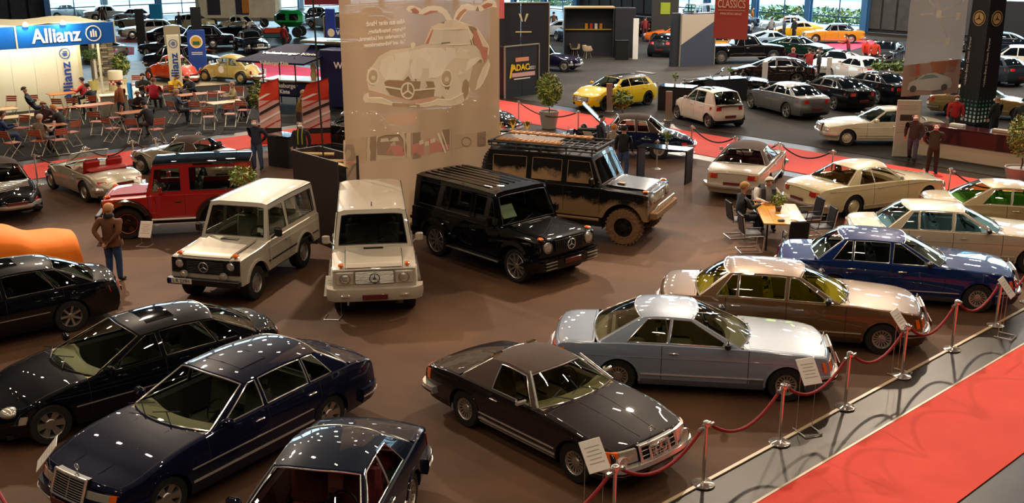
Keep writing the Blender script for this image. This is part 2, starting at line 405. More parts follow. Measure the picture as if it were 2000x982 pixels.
    def build_gh(c, car, PM, gm=GLASS, trim=CHROME, RM=None, side_m=None, cm=None):
        G = c.G; RM = RM or PM; A0, A1, C1, C0 = G['A0'], G['A1'], G['C1'], G['C0']; cw = c.cr; pw = G.get('pw', 2.6); lip = c.S.get('ledge', .035)
        bf, bt, rb, rt = G.get('bf', .22), G.get('bt', .1), G.get('rb', .18), G.get('rt', .08)
        def yb(s): return c.Y(s, c.zs(s)-.012)-lip
        def zr(s): return c.roof(s)-cw
        def sp(sb, st, t, o=0):                                   # point on the side of the cabin
            y = lerp(yb(sb), c.wr(st), t)+G.get('bulge', .015)*sin(pi*t)+o
            s = lerp(sb, st, t); return c.P(s, y, lerp(c.zs(sb)-.006, zr(st), t))
        wins = G['win']; t0, t1 = G.get('t0', .05), G.get('t1', .93)
        lines = [(A0, A1)]
        for w in wins: lines += [(w[0], w[2], w), (w[1], w[3])]
        lines.append((C0, C1)); SB = MB(); glassm = []; TR = MB()
        for k in range(len(lines)-1):
            a, b = lines[k], lines[k+1]; isw = k % 2 == 1; n = 6 if isw else (2 if k < len(lines)-2 else 6)
            Ls = [(lerp(a[0], b[0], i/n), lerp(a[1], b[1], i/n)) for i in range(n+1)]
            for sd in (1, -1):
                f = lambda sb, st, t, o=0: (lambda p: (p[0], sd*p[1], p[2]))(sp(sb, st, t, o))
                if isw:
                    SB.grid([[f(u, v, t) for t in (0, t0)] for u, v in Ls], 0); SB.grid([[f(u, v, t) for t in (t1, 1)] for u, v in Ls], 0)
                    gb = MB().grid([[f(u, v, lerp(t0, t1, i/4), -.014) for i in range(5)] for u, v in Ls], 0)
                    fab = len(lines[k][2]) > 4 and lines[k][2][4] == 'open'
                    if not fab: glassm.append(gb)
                    lp = [f(u, v, t0, .003) for u, v in Ls]+[f(Ls[-1][0], Ls[-1][1], lerp(t0, t1, i/4), .003) for i in (1, 2, 3)]+[f(u, v, t1, .003) for u, v in reversed(Ls)]+[f(Ls[0][0], Ls[0][1], lerp(t1, t0, i/4), .003) for i in (1, 2, 3)]
                    if trim: TR.tube(lp, G.get('tw', .009), 4, closed=True)
                else:
                    SB.grid([[f(u, v, i/5) for i in range(6)] for u, v in Ls], 1 if (side_m and k == len(lines)-2) else 0)
        QN = 12; qs = [i/QN*2-1 for i in range(QN+1)]
        zb = lambda s, q, s0: lerp(c.top(s), c.zs(s0)-.006, q*q) if True else 0
        def screen(S0, S1, o0, o1, sg, gap_q, gt0, gt1):
            rows = []
            for i in range(9):
                t = i/8; r_ = []
                for q in qs:
                    sa = S0+sg*o0*(1-q*q); sb_ = S1+sg*o1*(1-q*q); za = zb(sa, q, S0); z2 = c.roof(sb_)-cw*abs(q)**pw
                    p = c.P(lerp(sa, sb_, t), lerp(yb(S0), c.wr(S1), t)*q+0, lerp(za, z2, t)); bl = G.get('sb', .02)*sin(pi*t)*(1-q*q)
                    r_.append((p[0]-sg*bl, p[1], p[2]+bl))
                rows.append(r_)
            return rows
        WF = screen(A0, A1, -bf, -bt, 1, 0, 0, 0); WR = screen(C0, C1, rb, rt, 1, 0, 0, 0)
        def cut(rows, j0, i0, i1, gm_, name, mi=0):
            n = len(rows[0]); FR = MB(); g = MB()
            for i in range(len(rows)-1):
                for j in range(n-1):
                    q = [rows[i][j], rows[i][j+1], rows[i+1][j+1], rows[i+1][j]]
                    (g if i0 <= i < i1 and j0 <= j < n-1-j0 else FR).add(q, [(0, 1, 2, 3)], 0)
            if FR.v: SB.add(FR.v, FR.f, mi)
            lp = [rows[i0][j] for j in range(j0, n-j0)]+[rows[i][n-1-j0] for i in range(i0+1, i1)]+[rows[i1][j] for j in range(n-1-j0, j0-1, -1)]+[rows[i][j0] for i in range(i1-1, i0, -1)]
            if trim: MB().tube(lp, G.get('tw', .009)*1.2, 4, closed=True).build('screen_trim', c.S.get('screen_trim', trim), car)
            g.build(name, gm_, car)
        # narrow the border cells so the panes run close to the pillars
        def pinch(rows, w, v0, v1):
            n = len(rows[0]); m = len(rows)-1
            for r in rows:
                for j0, j1, dj in ((0, 1, 1), (n-1, n-2, -1)):
                    a = Vector(r[j0]); b = Vector(r[j0+2*dj]); L_ = (b-a).length; r[j1] = tuple(a.lerp(b, min(.5, w/L_)))
            for j in range(n):
                a, b = Vector(rows[0][j]), Vector(rows[1][j]); rows[1][j] = tuple(a.lerp(b, v0))
                a, b = Vector(rows[m][j]), Vector(rows[m-1][j]); rows[m-1][j] = tuple(a.lerp(b, v1))
        pinch(WF, G.get('pf', .035), G.get('pv0', .3), G.get('pv1', .35)); pinch(WR, G.get('pr', .05), .3, .35)
        cut(WF, 1, 1, 7, GLASS if gm is DGLASS else gm, 'windshield')
        rw = G.get('rwin', (1, 1, 7)); cut(WR, rw[0], rw[1], rw[2], G.get('rgm', gm), 'rear_window', 1 if side_m else 0)
        for g in glassm: g.build('side_window', gm, car)
        SB.build('cabin_frame', [cm or PM, side_m or PM], car)
        if trim: halves(TR, 'window_trim', trim, car)
        RB = MB(); NK = 14; rows = []
        for i in range(NK+1):
            r_ = []
            for q in qs:
                sf = A1-bt*(1-q*q); sr = C1+rt*(1-q*q); s = lerp(sf, sr, i/NK); y = q
                e = c.wr(lerp(A1, C1, i/NK)); r_.append(c.P(s, e*q, c.roof(s)-cw*abs(q)**pw))
            rows.append(r_)
        RB.grid(rows, 0)
        c.rooffn = lambda s, y, o=0: c.P(s, y, c.roof(s)-cw*abs(y/c.wr(s))**pw+o)
        c.roofo = RB.build('roof', RM, car)
        if G.get('gutter'):
            for sd in (1, -1): MB().tube([(r[-1 if sd > 0 else 0][0], r[-1 if sd > 0 else 0][1]+sd*.006, r[0][2]+.0) for r in rows], .012, 5).build('rain_gutter', G['gutter'], car)
        if G.get('sun'):
            a, b, w = G['sun']; q = [(a, -w), (a, 0), (a, w), ((a+b)/2, w), (b, w), (b, 0), (b, -w), ((a+b)/2, -w)]
            MB().grid([[c.rooffn(lerp(a, b, i/6), lerp(-w, w, j/8), .004) for j in range(9)] for i in range(7)]).build('sunroof', G.get('sunm', RM), car)
            MB().tube([c.rooffn(s, y, .004) for s, y in q], .006, 4, closed=True).build('sunroof_seal', TRIM if G.get('sunm') is None else BLACK, car)
    def interior(c, car, im, sm=None, dash=None, rear=True, wheelm=None, head=True, glow=None):
        S = c.S; G = c.G or S['tub']; sm = sm or im; A0 = G['A0']; C0 = min(G['C0'], S['deck']); f0, f1 = A0-(.03 if S.get('step') else .25), max(S['deck'], C0)
        b = MB(); n = 8; ins = S.get('ledge', .035)+.02
        pts = [(lerp(f0, f1, i/n)) for i in range(n+1)]; zt = lambda s: c.zs(s)-.02
        for sd in (1, -1):
            b.grid([[c.P(s, sd*(c.Y(s, zt(s))-ins), zt(s)), c.P(s, sd*(c.Y(s, zt(s))-ins-.05), zt(s)-.05), c.P(s, sd*(c.h-.2), .35), c.P(s, 0, .33)] for s in pts], 0)
        for s, in_ in ((f0, 0), (f1, 0)):
            y = c.Y(s, zt(s))-ins; b.add([c.P(s, -y, zt(s)), c.P(s, y, zt(s)), c.P(s, y, .33), c.P(s, -y, .33)], [(0, 1, 2, 3)], 0)
        b.build('cabin_lining', [im], car)
        d = MB(); yd = c.Y(A0, zt(A0))-ins-.02; zd = c.zs(A0)
        d.grid([[(c.xn-(A0+dx-.18*(1-(q*q))), yd*q, zd+dz) for q in [i/5-1 for i in range(11)]] for dx, dz in ((-.22 if not S.get('step') else .0, -.02), (.1, .02), (.3, .0), (.38, -.08), (.34, -.32))])
        d.build('dashboard', dash or im, car)
        r0 = S.get('seat_s', A0+1.02); zf = c.S.get('seatz', .30)
        me = seat_mesh(sm, head)
        for y in (.37, -.37): lk('seat', me, car, (c.xn-r0, y*c.W/1.82, zf))
        if rear and C0-r0 > 1.0:
            yb = .58*c.W/1.82; q = MB(); x = c.xn-min(r0+.88, C0-.42); q.bbox((x+.05, 0, zf+.13), (.5, yb*2, .18), .05); q.bbox((x-.27, 0, zf+.4), (.16, yb*2, .55), .06, ry=-.25); q.build('rear_bench', sm, car)
            ps = MB(); s0 = C0-.12; ps.box((c.xn-lerp(s0, f1, .4), 0, zt(s0)-.02), (max(.1, f1-s0+.2), yb*2.1, .03)); ps.build('parcel_shelf', im, car)
        w = MB(); cx, cy, cz = c.xn-(r0-.5), .37*c.W/1.82, zd-.01; n = 18; ca, sa = cos(.45), sin(.45)
        pt = lambda a, k: (cx-k*sin(a)*sa, cy+k*cos(a), cz+k*sin(a)*ca)
        w.tube([pt(2*pi*i/n, .195) for i in range(n)], .013, 5, closed=True)
        for a in (-.25, pi+.25, -pi/2): w.tube([pt(a, .0), pt(a, .19)], .014, 5)
        w.ball((cx, cy, cz), .05, 8, 5); w.tube([(cx, cy, cz), (cx+.35, cy, cz-.2)], .025, 6); w.build('steering_wheel', wheelm or BLACK, car)
    def wheels(c, car, style, rim=ALLOY, w=None):
        w = w or .22; ty, rm = wheel_meshes(c.r, w, style, rim)
        for i, s in enumerate(c.sw):
            for sd in (1, -1):
                o = lk('wheel', ty, car, (c.xn-s, sd*(c.h-w/2-.03+c.S.get('wo', 0)), c.r), 0 if sd > 0 else pi)
                if i == 0 and c.S.get('steer'): o.rotation_euler.z += c.S['steer']
                lk('rim', rm, o)
    def mirrors(c, car, m, s=None, z=None, size=(.12, .2, .13), out=.09, stalk=None):
        G = c.G or c.S['tub']; s = s if s is not None else G['A0']+.22; z = z or c.zs(s)+.09
        for sd in (1, -1):
            b = MB(); y = c.Y(s, c.zs(s))+out; b.bbox((c.xn-s, sd*y, z), size, .03, rz=sd*.15, mi=0); b.tube([(c.xn-s, sd*(c.Y(s, c.zs(s))-.05), c.zs(s)+.0), (c.xn-s, sd*(y-.02), z)], .02, 6, 0)
            b.add([(c.xn-s-size[0]/2-.003, sd*y+dy, z+dz) for dy, dz in ((-size[1]*.38, -size[2]*.36), (size[1]*.38, -size[2]*.36), (size[1]*.38, size[2]*.36), (-size[1]*.38, size[2]*.36))], [(0, 1, 2, 3)], 1)
            b.build('wing_mirror', [m, CHROME], car)
    def handles(c, car, ss, z, m=CHROME):
        for s in ss:
            for sd in (1, -1):
                b = MB(); y = c.Y(s, z); b.bbox((c.xn-s, sd*(y+.02), z), (.17, .03, .028), .01); b.build('door_handle', m, car)
    def ornament(c, car, s=.12, r=.042):
        b = star_mb(r, .006); z = c.top(s)+.06+r; b.tube([(0, 0, -r), (0, 0, -r-.07)], .006, 5)
        o = b.build('hood_ornament', CHROME, car, loc=(c.P(s, 0, z)[0], 0, z))
    def emblem(c, car, z, r, m=CHROME, s=0, y=0, out=.03):
        o = star_mb(r, r*.1).build('grille_star', m, car, loc=(c.edge(y, z, out, True)[0], y, z)); return o
    def roundlamp(c, car, y, z, r, name='headlight', out=.02, ring=CHROME, lens=LENS, front=True, both=True):
        for sd in ((1, -1) if both else (1,)):
            p = c.edge(sd*y, z, out, front); sg = 1 if front else -1; b = MB()
            b.lathe([(r*1.0, -.06*sg), (r*1.12, -.01*sg), (r*1.1, .012*sg), (r*.98, .015*sg)], 20, axis='X', c=p); b.lathe([(r*.98, .0), (r*.8, .018*sg), (r*.4, .034*sg), (.001, .04*sg)], 20, axis='X', c=p, mi=1)
            b.build(name, [ring, lens], car)
    def bumper(c, car, front, z0, z1, out, m, wrap=.45, strip=None, name='bumper', low=None):
        b = MB(); Yn = c.Y(0 if front else c.L, z0); c.patch(b, 0, Yn+wrap, z0, z1, out, front, 0, n=16, bulge=.015); b2 = [(-p[0] if 0 else p[0], -p[1], p[2]) for p in b.v]; b.add(b2, b.f[:])
        if strip:
            zc = (z0+z1)/2; q = MB(); c.patch(q, 0, Yn+wrap, zc-strip[0], zc+strip[0], out+.022, front, 1, n=16); b.add(q.v, q.f, 1); b.add([(p[0], -p[1], p[2]) for p in q.v], q.f, 1)
        return b.build('front_bumper' if front else 'rear_bumper', [m, strip[1] if strip else m], car)
    def plate(c, car, z, front=True, m=None, w=.26, h=.055, out=.06, y=0):
        b = MB(); p = c.edge(0, z, out, front); b.bbox((p[0], y, z), (.02, w*2, h*2), .005); return b.build('number_plate', m or PLATE, car)
    def wipers(c, car):
        G = c.G; s = G['A0']-G.get('bf', .22)*.8
        for y in (-.25, .3):
            b = MB(); z = c.zs(G['A0'])+.05; b.tube([(c.xn-s+.02, y, c.top(s)+.02), (c.xn-s-.13, y-.28, c.top(s)+.1)], .009, 4); b.tube([(c.xn-s-.06, y-.5, c.top(s)+.06), (c.xn-s-.2, y-.06, c.top(s)+.13)], .008, 4); b.build('wiper', BLACK, car)
def grille(c, car, w, z0, z1, out=.03, nh=6, nv=1, frame=CHROME, slat=TRIM, back=BLACK, fr=.022):
    g = MB(); c.patch(g, 0, w, z0, z1, out-.02, True, 1, n=5); v = [(p[0], -p[1], p[2]) for p in g.v]; g.add(v, g.f[:], 1)
    H = z1-z0
    for sd in (1, -1):
        for z in (z0, z1):
            g.tube([c.edge(sd*w*i/4, z, out+.01, True) for i in range(5)], fr, 6, 0)
        g.tube([c.edge(sd*w, lerp(z0, z1, i/3), out+.01, True) for i in range(4)], fr, 6, 0)
    o = g.build('grille', [frame, back], car)
    s = MB()
    for i in range(nh):
        z = lerp(z0, z1, (i+1)/(nh+1))
        for sd in (1, -1): s.tube([c.edge(sd*w*k/4, z, out+.005, True) for k in range(5)], .006, 4, 0)
    for i in range(nv):
        y = 0 if nv == 1 else lerp(-w, w, (i+1)/(nv+1)); s.tube([c.edge(y, z0, out+.01, True), c.edge(y, z1, out+.01, True)], .008, 4, 0)
    s.build('grille_bars', slat, o)
    return o
def _ctx(name, label, group=None, cat='car'):
    o = empty(name); tag(o, label, cat, group); return o
def lamps(c, car, u0, u1, z0, z1, out, front, mats, name, split=None):
    """corner lamp blocks, both sides; split=(u, inner material, outer material)"""
    for sd in (1, -1):
        b = MB(); c.patch(b, u0, split if split else u1, z0, z1, out, front, 0, both=False)
        if split: c.patch(b, split+.004, u1, z0, z1, out, front, 1, both=False)
        b.v = [(p[0], sd*p[1], p[2]) for p in b.v]; b.build(name, mats, car)
# ---- saloon family (long three-box cars of the eighties): also coupé
def spec_w126(wb, coupe=False):
    L = 5.02-2.935+wb if not coupe else 4.935-2.845+wb; e = wb-2.935 if not coupe else 0
    d = dict(L=L, W=1.82, wb=wb, fo=.87, r=.315, z0=.2, top=[(0, .79), (.03, .835), (.2, .865), (.8, .925), (1.55, .965), (1.75, .965), (L-1.3, .985), (L-.8, .965), (L-.25, .94), (L-.04, .90), (L, .84)],
             crn=[(0, .03), (1, .05), (1.6, .04), (L-1, .04), (L, .03)], lf=[(.2, .10), (.38, .02), (.6, .05), (.84, .14)], lr=[(.2, .12), (.45, .0), (.9, .09)], sec=[(.18, .94), (.3, .985), (.55, 1.0), (.75, .988), (.95, .94)],
             cowl=1.52, deck=L-.80, hood=(.06, 1.5), trunk=(L-.76, L-.05), lip=(.035, .012), lowz=.36)
    if coupe:
        d['top'] = [(0, .78), (.03, .825), (.2, .855), (.8, .915), (1.55, .95), (L-1.3, .97), (L-.8, .95), (L-.25, .93), (L-.04, .89), (L, .83)]; d['cowl'] = 1.5
        d['doors'] = [(1.52, 2.98)]
        d['gh'] = dict(A0=1.66, A1=2.5, C1=L-1.62, C0=L-.86, bf=.24, bt=.1, rb=.12, rt=.12, roof=[(2.3, 1.35), (2.6, 1.395), (3.0, 1.405), (3.4, 1.375), (3.7, 1.32)], wr=.59, crown=.06, win=[(1.76, 2.86, 2.56, 2.80), (2.90, 3.60, 2.84, 3.2)], t1=.92, sb=.03)
    else:
        d['doors'] = [(1.56, 2.66), (2.66, 3.66+e)]
        d['gh'] = dict(A0=1.68, A1=2.45, C1=L-1.42, C0=L-.86, bf=.24, bt=.1, rb=.12, rt=.1, roof=[(2.25, 1.38), (2.6, 1.425), (3.1, 1.44), (3.6+e*.6, 1.42), (3.75+e, 1.365)], wr=.60, crown=.06, win=[(1.80, 2.63, 2.52, 2.60), (2.70, 3.42+e, 2.68, 3.40+e), (3.46+e, 3.86+e, 3.44+e, 3.53+e)], sb=.03)
    return d
def make_w126(label, col, lowcol, wb, intr, coupe=False, metal=.5, tint=None, dark=False, mir=None, name=None):
    c = Car(spec_w126(wb, coupe)); car = _ctx('coupe' if coupe else 'saloon_car', label); PM = paint(col, metal); LM = mat('lower_'+lowcol, lowcol, .5, .2)
    c.build_body(car, PM, LM); c.build_gh(car, PM, gm=glass('tint_'+tint, tint) if tint else GLASS); im = mat('interior_'+intr, intr, .8); c.interior(car, im, dash=mat('dash_'+intr, intr, .7), glow=1)
    c.wheels(car, 'slot', ALLOY, .215)
    for s0, s1 in ((c.sw[0]+c.ra+.03, c.sw[1]-c.ra-.03), (c.sw[1]+c.ra+.03, c.L-.16), (.22, c.sw[0]-c.ra-.03)): halves(c.strip(MB(), s0, s1, .395, .415, .014), 'chrome_strip', CHROME, car)
    halves(c.strip(MB(), .35, c.L-.3, .70, .712, .006), 'waist_moulding', PM, car)
    for f in (True, False):
        c.bumper(car, f, .40, .50, .07, CHROME, .42, (.02, BLACK))
        b = MB(); c.patch(b, 0, c.Y(0, .3)+.45, .22, .39, .05, f, 0, n=14); b.add([(p[0], -p[1], p[2]) for p in b.v], b.f[:]); b.build('bumper_apron', LM, car)
    grille(c, car, .29, .54, .82, .05, 5, 1); c.ornament(car, .05)
    lamps(c, car, .33, .93, .56, .73, .02, True, [LENS, AMBER], 'headlight', split=.70)
    lamps(c, car, .50, .98, .60, .80, .02, False, [REDL, AMBER], 'taillight', split=.84)
    hs = [2.42] if not coupe else [2.78]
    if not coupe: hs += [3.46+wb-2.935]
    c.handles(car, hs, .80); c.mirrors(car, BLACK if not mir else paint(mir, metal), size=(.1, .2, .12)); c.wipers(car); c.plate(car, .47, True, out=.12); c.plate(car, .55, False, out=.05)
    return car
# ---- general passenger car
def gen(L, W, H, wb, fo, r=.31, zn=.75, zc=.95, zd=.97, zt=.88, cowl=1.5, A1=2.4, C1=None, C0=None, wr=.6, nd=4, B=None, D=None, bf=.24, rb=.16, crown=.07, hatch=False, **kw):
    C1 = C1 or L-1.4; C0 = C0 or L-.85; A0 = cowl+.15; B = B or lerp(A0, C0, .43); mid = (A1+C1)/2
    d = dict(L=L, W=W, wb=wb, fo=fo, r=r, top=[(0, zn-.07), (.035, zn-.02), (.12, zn), (.35, zn+.03), (cowl*.7, lerp(zn, zc, .8)), (cowl, zc), (C0-.3, zd), (C0, zd), (L-.22, zt+.015), (L-.04, zt-.03), (L, zt-.09)], cowl=cowl, deck=C0+.04, doors=[(cowl+.03, B)])
    if hatch: d['top'] = [(0, zn-.07), (.035, zn-.02), (.12, zn), (.35, zn+.03), (cowl*.7, lerp(zn, zc, .8)), (cowl, zc), (C0-.3, zd), (L-.1, zd), (L-.02, zd-.02), (L, zd-.06)]; d['trunk'] = (L-.001, L); d['deck'] = L-.02
    D = D or (C0-.62 if nd == 4 else C0-.5)
    if nd == 4: d['doors'].append((B, D+.12))
    w = [(A0+.12, B-.03, A1+.07, B-.05)]
    if nd == 4: w += [(B+.04, D, B+.02, min(D, C1-.12))] + ([(D+.04, C0-.2, min(D, C1-.12)+.03, C1-.02)] if C0-.2 > D+.1 else [])
    else: w += [(B+.03, D+.25, B+.0, C1-.12)]
    d['gh'] = dict(A0=A0, A1=A1, C1=C1, C0=C0, bf=bf, rb=rb, roof=[(A1-.25, H-.075), (A1+.05, H-.03), (mid, H), (C1-.1, H-.03), (C1+.15, H-.075)], wr=wr, crown=crown, win=w)
    for k in ('sun', 'sunm', 'gutter', 't0', 't1', 'tw', 'bt', 'rt', 'sb', 'bulge', 'rwin', 'rgm', 'pf', 'pr', 'pw'):
        if k in kw: d['gh'][k] = kw.pop(k)
    if 'win' in kw: d['gh']['win'] = kw.pop('win')
    d.update(kw); return d
MODERN = dict(screen_trim=BLACK, plan=[(0, .72), (.2, .87), (.6, .96), (1.2, 1), (3.4, 1), (4.2, .95), (4.7, .84)], sec=[(.15, .93), (.3, .985), (.55, 1), (.75, .985), (.95, .93), (1.1, .9)], rf=.34, rr=.22, lf=[(.2, .06), (.45, 0), (.75, .10)], lr=[(.2, .1), (.5, 0), (.8, .03), (1.0, .12)], cor=.2)
def dress(c, car, PM, style='eighties', strip=CHROME, wstyle='eight', rim=ALLOY, bump=None, plate=True, gl=True, intr='#3a3028', far=False, lamp=LENS, gm=None, top=None, mirror=True, handles=True, dash=None, seat=None, star=True, plow=None):
    """the parts shared by the passenger cars"""
    S = c.S
    if not far:
        im = mat('interior_'+intr, intr, .8); c.interior(car, im, sm=mat('seat_'+(seat or intr), seat or intr, .75), dash=mat('dash_'+(dash or intr), dash or intr, .7)); c.wipers(car)
    c.wheels(car, wstyle, rim)
    z = c.zs(.05); G = c.G
    if style == 'eighties':
        bm_ = bump or PM
        for f in (True, False): c.bumper(car, f, .30, .52, .07, bm_, .5, (.012, strip) if strip else None)
        if strip:
            for s0, s1 in ((c.sw[0]+c.ra+.03, c.sw[1]-c.ra-.03),): halves(c.strip(MB(), s0, s1, .40, .43, .014), 'chrome_strip', strip, car)
        if gl: grille(c, car, .27, .55, z-.02, .04, 6, 1)
        lamps(c, car, .31, .86, .57, z-.06, .015, True, [lamp, AMBER], 'headlight', split=.70)
        lamps(c, car, .42, .95, c.zs(c.L-.1)-.26, c.zs(c.L-.1)-.06, .012, False, [REDL, REDL], 'taillight')
        if star: c.ornament(car, .06)
        c.plate(car, .42, True, out=.1, m=plow); c.plate(car, .62, False, out=.04)
    elif style == 'modern':
        b = MB(); c.patch(b, 0, .52, .42, z-.04, .012, True, 0, n=8); b.add([(p[0], -p[1], p[2]) for p in b.v], b.f[:]); o = b.build('grille', BLACK, car)
        b = MB()
        for k in range(3): b.tube([c.edge(lerp(-.48, .48, i/8), lerp(.46, z-.08, k/2), .02, True) for i in range(9)], .008, 4)
        b.build('grille_bars', TRIM, o); c.emblem(car, (.42+z)/2, .09)
        for sd in (1, -1):
            b = MB(); c.patch(b, .35, .72, .22, .34, .012, True, 0, both=False); b.v = [(p[0], sd*p[1], p[2]) for p in b.v]; b.build('air_intake', BLACK, car)
        lamps(c, car, .50, 1.02, z-.19, z-.07, .012, True, [LENS, LENS], 'headlight')
        zt = c.zs(c.L-.08); lamps(c, car, .42, 1.0, zt-.22, zt-.08, .012, False, [REDL, REDL], 'taillight')
        b = MB(); c.patch(b, 0, .72, .2, .34, .012, False, 0, n=8); b.add([(p[0], -p[1], p[2]) for p in b.v], b.f[:]); b.build('rear_diffuser', BLACK, car); c.plate(car, .5, False, out=.03)
    else:                                                      # classic with chrome bumpers
        for f in (True, False): c.bumper(car, f, .38, .49, .10, CHROME, .38)
        if gl: grille(c, car, .2, .5, z-.01, .05, 3, 5)
        c.roundlamp(car, c.h*.76, z-.15, .1); 
        zt = c.zs(c.L-.1); lamps(c, car, .5, .8, zt-.2, zt-.08, .015, False, [REDL, REDL], 'taillight'); c.plate(car, .52, False, out=.03)
        if star: c.ornament(car, .08)
        halves(c.strip(MB(), c.sw[0]+c.ra+.02, c.sw[1]-c.ra-.02, .30, .33, .015), 'chrome_strip', CHROME, car)
    if handles: c.handles(car, [d[1]-.2 for d in S['doors']], c.zs(S['doors'][0][1])-.13, CHROME if style != 'modern' else PM)
    if mirror: c.mirrors(car, PM if style != 'classic' else CHROME, size=(.1, .2, .13) if style != 'classic' else (.05, .13, .1))
def put(car, x, y, deg): car.location = (x, y, 0); car.rotation_euler.z = R(deg); return car
def simple(name, label, spec, col, pos, style='eighties', metal=.3, group=None, far=False, gm=None, **k):
    c = Car(spec, far); car = _ctx(name, label, group); PM = paint(col, metal); c.build_body(car, PM, k.pop('low', BLACK)); rm = k.pop('roofm', None); trim = k.pop('trim', CHROME)
    c.build_gh(car, PM, gm=gm or (FARGLASS if far else GLASS), trim=trim, RM=rm, cm=k.pop('cm', None), side_m=k.pop('side_m', None)); dress(c, car, PM, style, far=far, **k); return c, put(car, *pos)

# ---- the row on the right
put(make_w126('silver-blue two-door coupé parked beside the rope line, nearest of the right-hand row', '#8590a0', '#5a5e66', 2.845, '#8a7a58', True, mir=None), 3.35, 17.35, -7.5)
put(make_w126('bronze brown saloon with yellow-green tinted windows, parked behind the silver-blue coupé', '#644727', '#43321f', 3.075, '#8f8a3c', tint='#dcd68a'), 5.66, 19.58, -12)
put(make_w126('dark blue saloon in the right-hand row, between the brown and the pale beige saloons', '#142a5c', '#44444a', 2.935, '#3a4048', metal=.3), 8.55, 21.9, -13)
put(make_w126('pale beige saloon with a tan lower body, parked behind the dark blue saloon', '#bfae92', '#8a6a4c', 2.935, '#9aa0a0', metal=.3, tint='#c0dce2'), 10.87, 24.47, -10)
put(make_w126('champagne two-door coupé with green interior, farthest of the right-hand row', '#a8946c', '#8a6f4c', 2.845, '#6f9a50', True, tint='#d6ecb8'), 13.65, 26.95, -10)

# ---- dark roadster with a brown soft top
def roadster107():
    S = gen(4.39, 1.79, 1.29, 2.455, .84, r=.315, zn=.74, zc=.90, zd=.90, zt=.83, cowl=1.5, A1=2.12, C1=2.98, C0=3.42, wr=.53, nd=2, B=2.72, D=2.75, bf=.22, rb=.1, crown=.06, lowz=.3, rr=.07, plan=[(0, .88), (.35, .965), (1.1, 1), (3.2, 1), (4.1, .97), (4.39, .93)], doors=[(1.55, 2.72)], win=[(1.76, 2.66, 2.19, 2.72)], t1=.9, lip=(.04, .012), lf=[(.2, .1), (.45, 0), (.76, .08)])
    c = Car(S); car = _ctx('roadster', 'dark brown two-seat roadster with a closed brown fabric top, by the nearest rope posts'); PM = paint('#241d1e', .3)
    c.build_body(car, PM, mat('roadster_sill', '#15100f', .5)); c.build_gh(car, PM, RM=FABRIC, cm=FABRIC, side_m=FABRIC, trim=CHROME)
    dress(c, car, PM, 'none', intr='#7a6444', wstyle='slot', dash='#a08a5c', handles=False, mirror=False)
    for sd in (1, -1):
        p0, p1 = c.P(1.64, sd*(c.Y(1.65, .88)-.04), .88), c.P(2.10, sd*.54, 1.25); MB().tube([p0, p1], .02, 6).build('windscreen_pillar', CHROME, car)
    grille(c, car, .38, .5, .71, .04, 2, 0); c.emblem(car, .61, .12, out=.08); lamps(c, car, .42, .92, .52, .69, .02, True, [LENS, AMBER], 'headlight', split=.72); lamps(c, car, .42, 1.0, .56, .74, .02, False, [REDL, AMBER], 'taillight', split=.85)
    for f in (True, False): c.bumper(car, f, .37, .46, .10, CHROME, .35, (.015, BLACK))
    halves(c.strip(MB(), c.sw[0]+c.ra+.03, c.sw[1]-c.ra-.03, .40, .418, .014), 'chrome_strip', CHROME, car); halves(c.strip(MB(), c.sw[0]+c.ra+.03, c.sw[1]-c.ra-.03, .25, .265, .01), 'sill_moulding', CHROME, car)
    c.handles(car, [2.55], .74); c.mirrors(car, CHROME, size=(.08, .19, .1)); c.plate(car, .33, True, out=.1); c.plate(car, .5, False, out=.04)
    for y in (.22, -.22):
        MB().tube([c.P(s, y*(1-.25*(1-s/1.4)), lerp(c.top(s), c.zs(s), (y/.8)**2)-.004) for s in (.15, .4, .7, 1.0, 1.35)], .010, 6).build('hood_crease', PM, car)
    return car
put(roadster107(), .70, 15.05, -47.5)

# ---- the dark row on the left
def make_w140():
    S = gen(5.213, 1.886, 1.49, 3.14, .87, r=.33, zn=.78, zc=1.0, zd=1.04, zt=.98, cowl=1.55, A1=2.52, C1=3.98, C0=4.55, wr=.66, nd=4, B=2.78, D=3.72, bf=.26, rb=.12, crown=.085, sun=(2.72, 3.2, .38), sunm=paint('#171a30', .3), tw=.011, doors=[(1.6, 2.74), (2.74, 3.82)],
            win=[(1.86, 2.70, 2.62, 2.70), (2.78, 3.62, 2.76, 3.60), (3.67, 4.15, 3.65, 3.85)], lip=(.04, .014), rf=.2, lf=[(.2, .08), (.42, 0), (.8, .12)], sec=[(.18, .93), (.3, .98), (.5, 1), (.75, .99), (1.0, .93)])
    c, car = simple('saloon_car', 'midnight blue long saloon with ridged grille and cream dashboard, front left of the floor', S, '#12142a', (-4.50, 14.32, -123.9), metal=.3, intr='#4a4844', dash='#a89f7c', seat='#6b685c', wstyle='six', gl=False, strip=CHROME)
    PM = paint('#12142a', .3)
    grille(c, car, .33, .50, .80, .05, 9, 1, fr=.02)
    halves(c.strip(MB(), c.sw[0]+c.ra+.03, c.sw[1]-c.ra-.03, .60, .615, .012), 'door_moulding', CHROME, car)
    for q in (.35, -.35): MB().tube([c.P(s, q*(.75+.25*s/1.5), lerp(c.top(s), c.zs(s), (q/.83)**2)-.006) for s in (.2, .5, .9, 1.4)], .012, 6).build('hood_crease', PM, car)
make_w140()
ROUNDP = [(0, .70), (.15, .83), (.45, .93), (1.0, .99), (1.6, 1), (3.8, 1), (4.5, .96), (5.16, .82)]
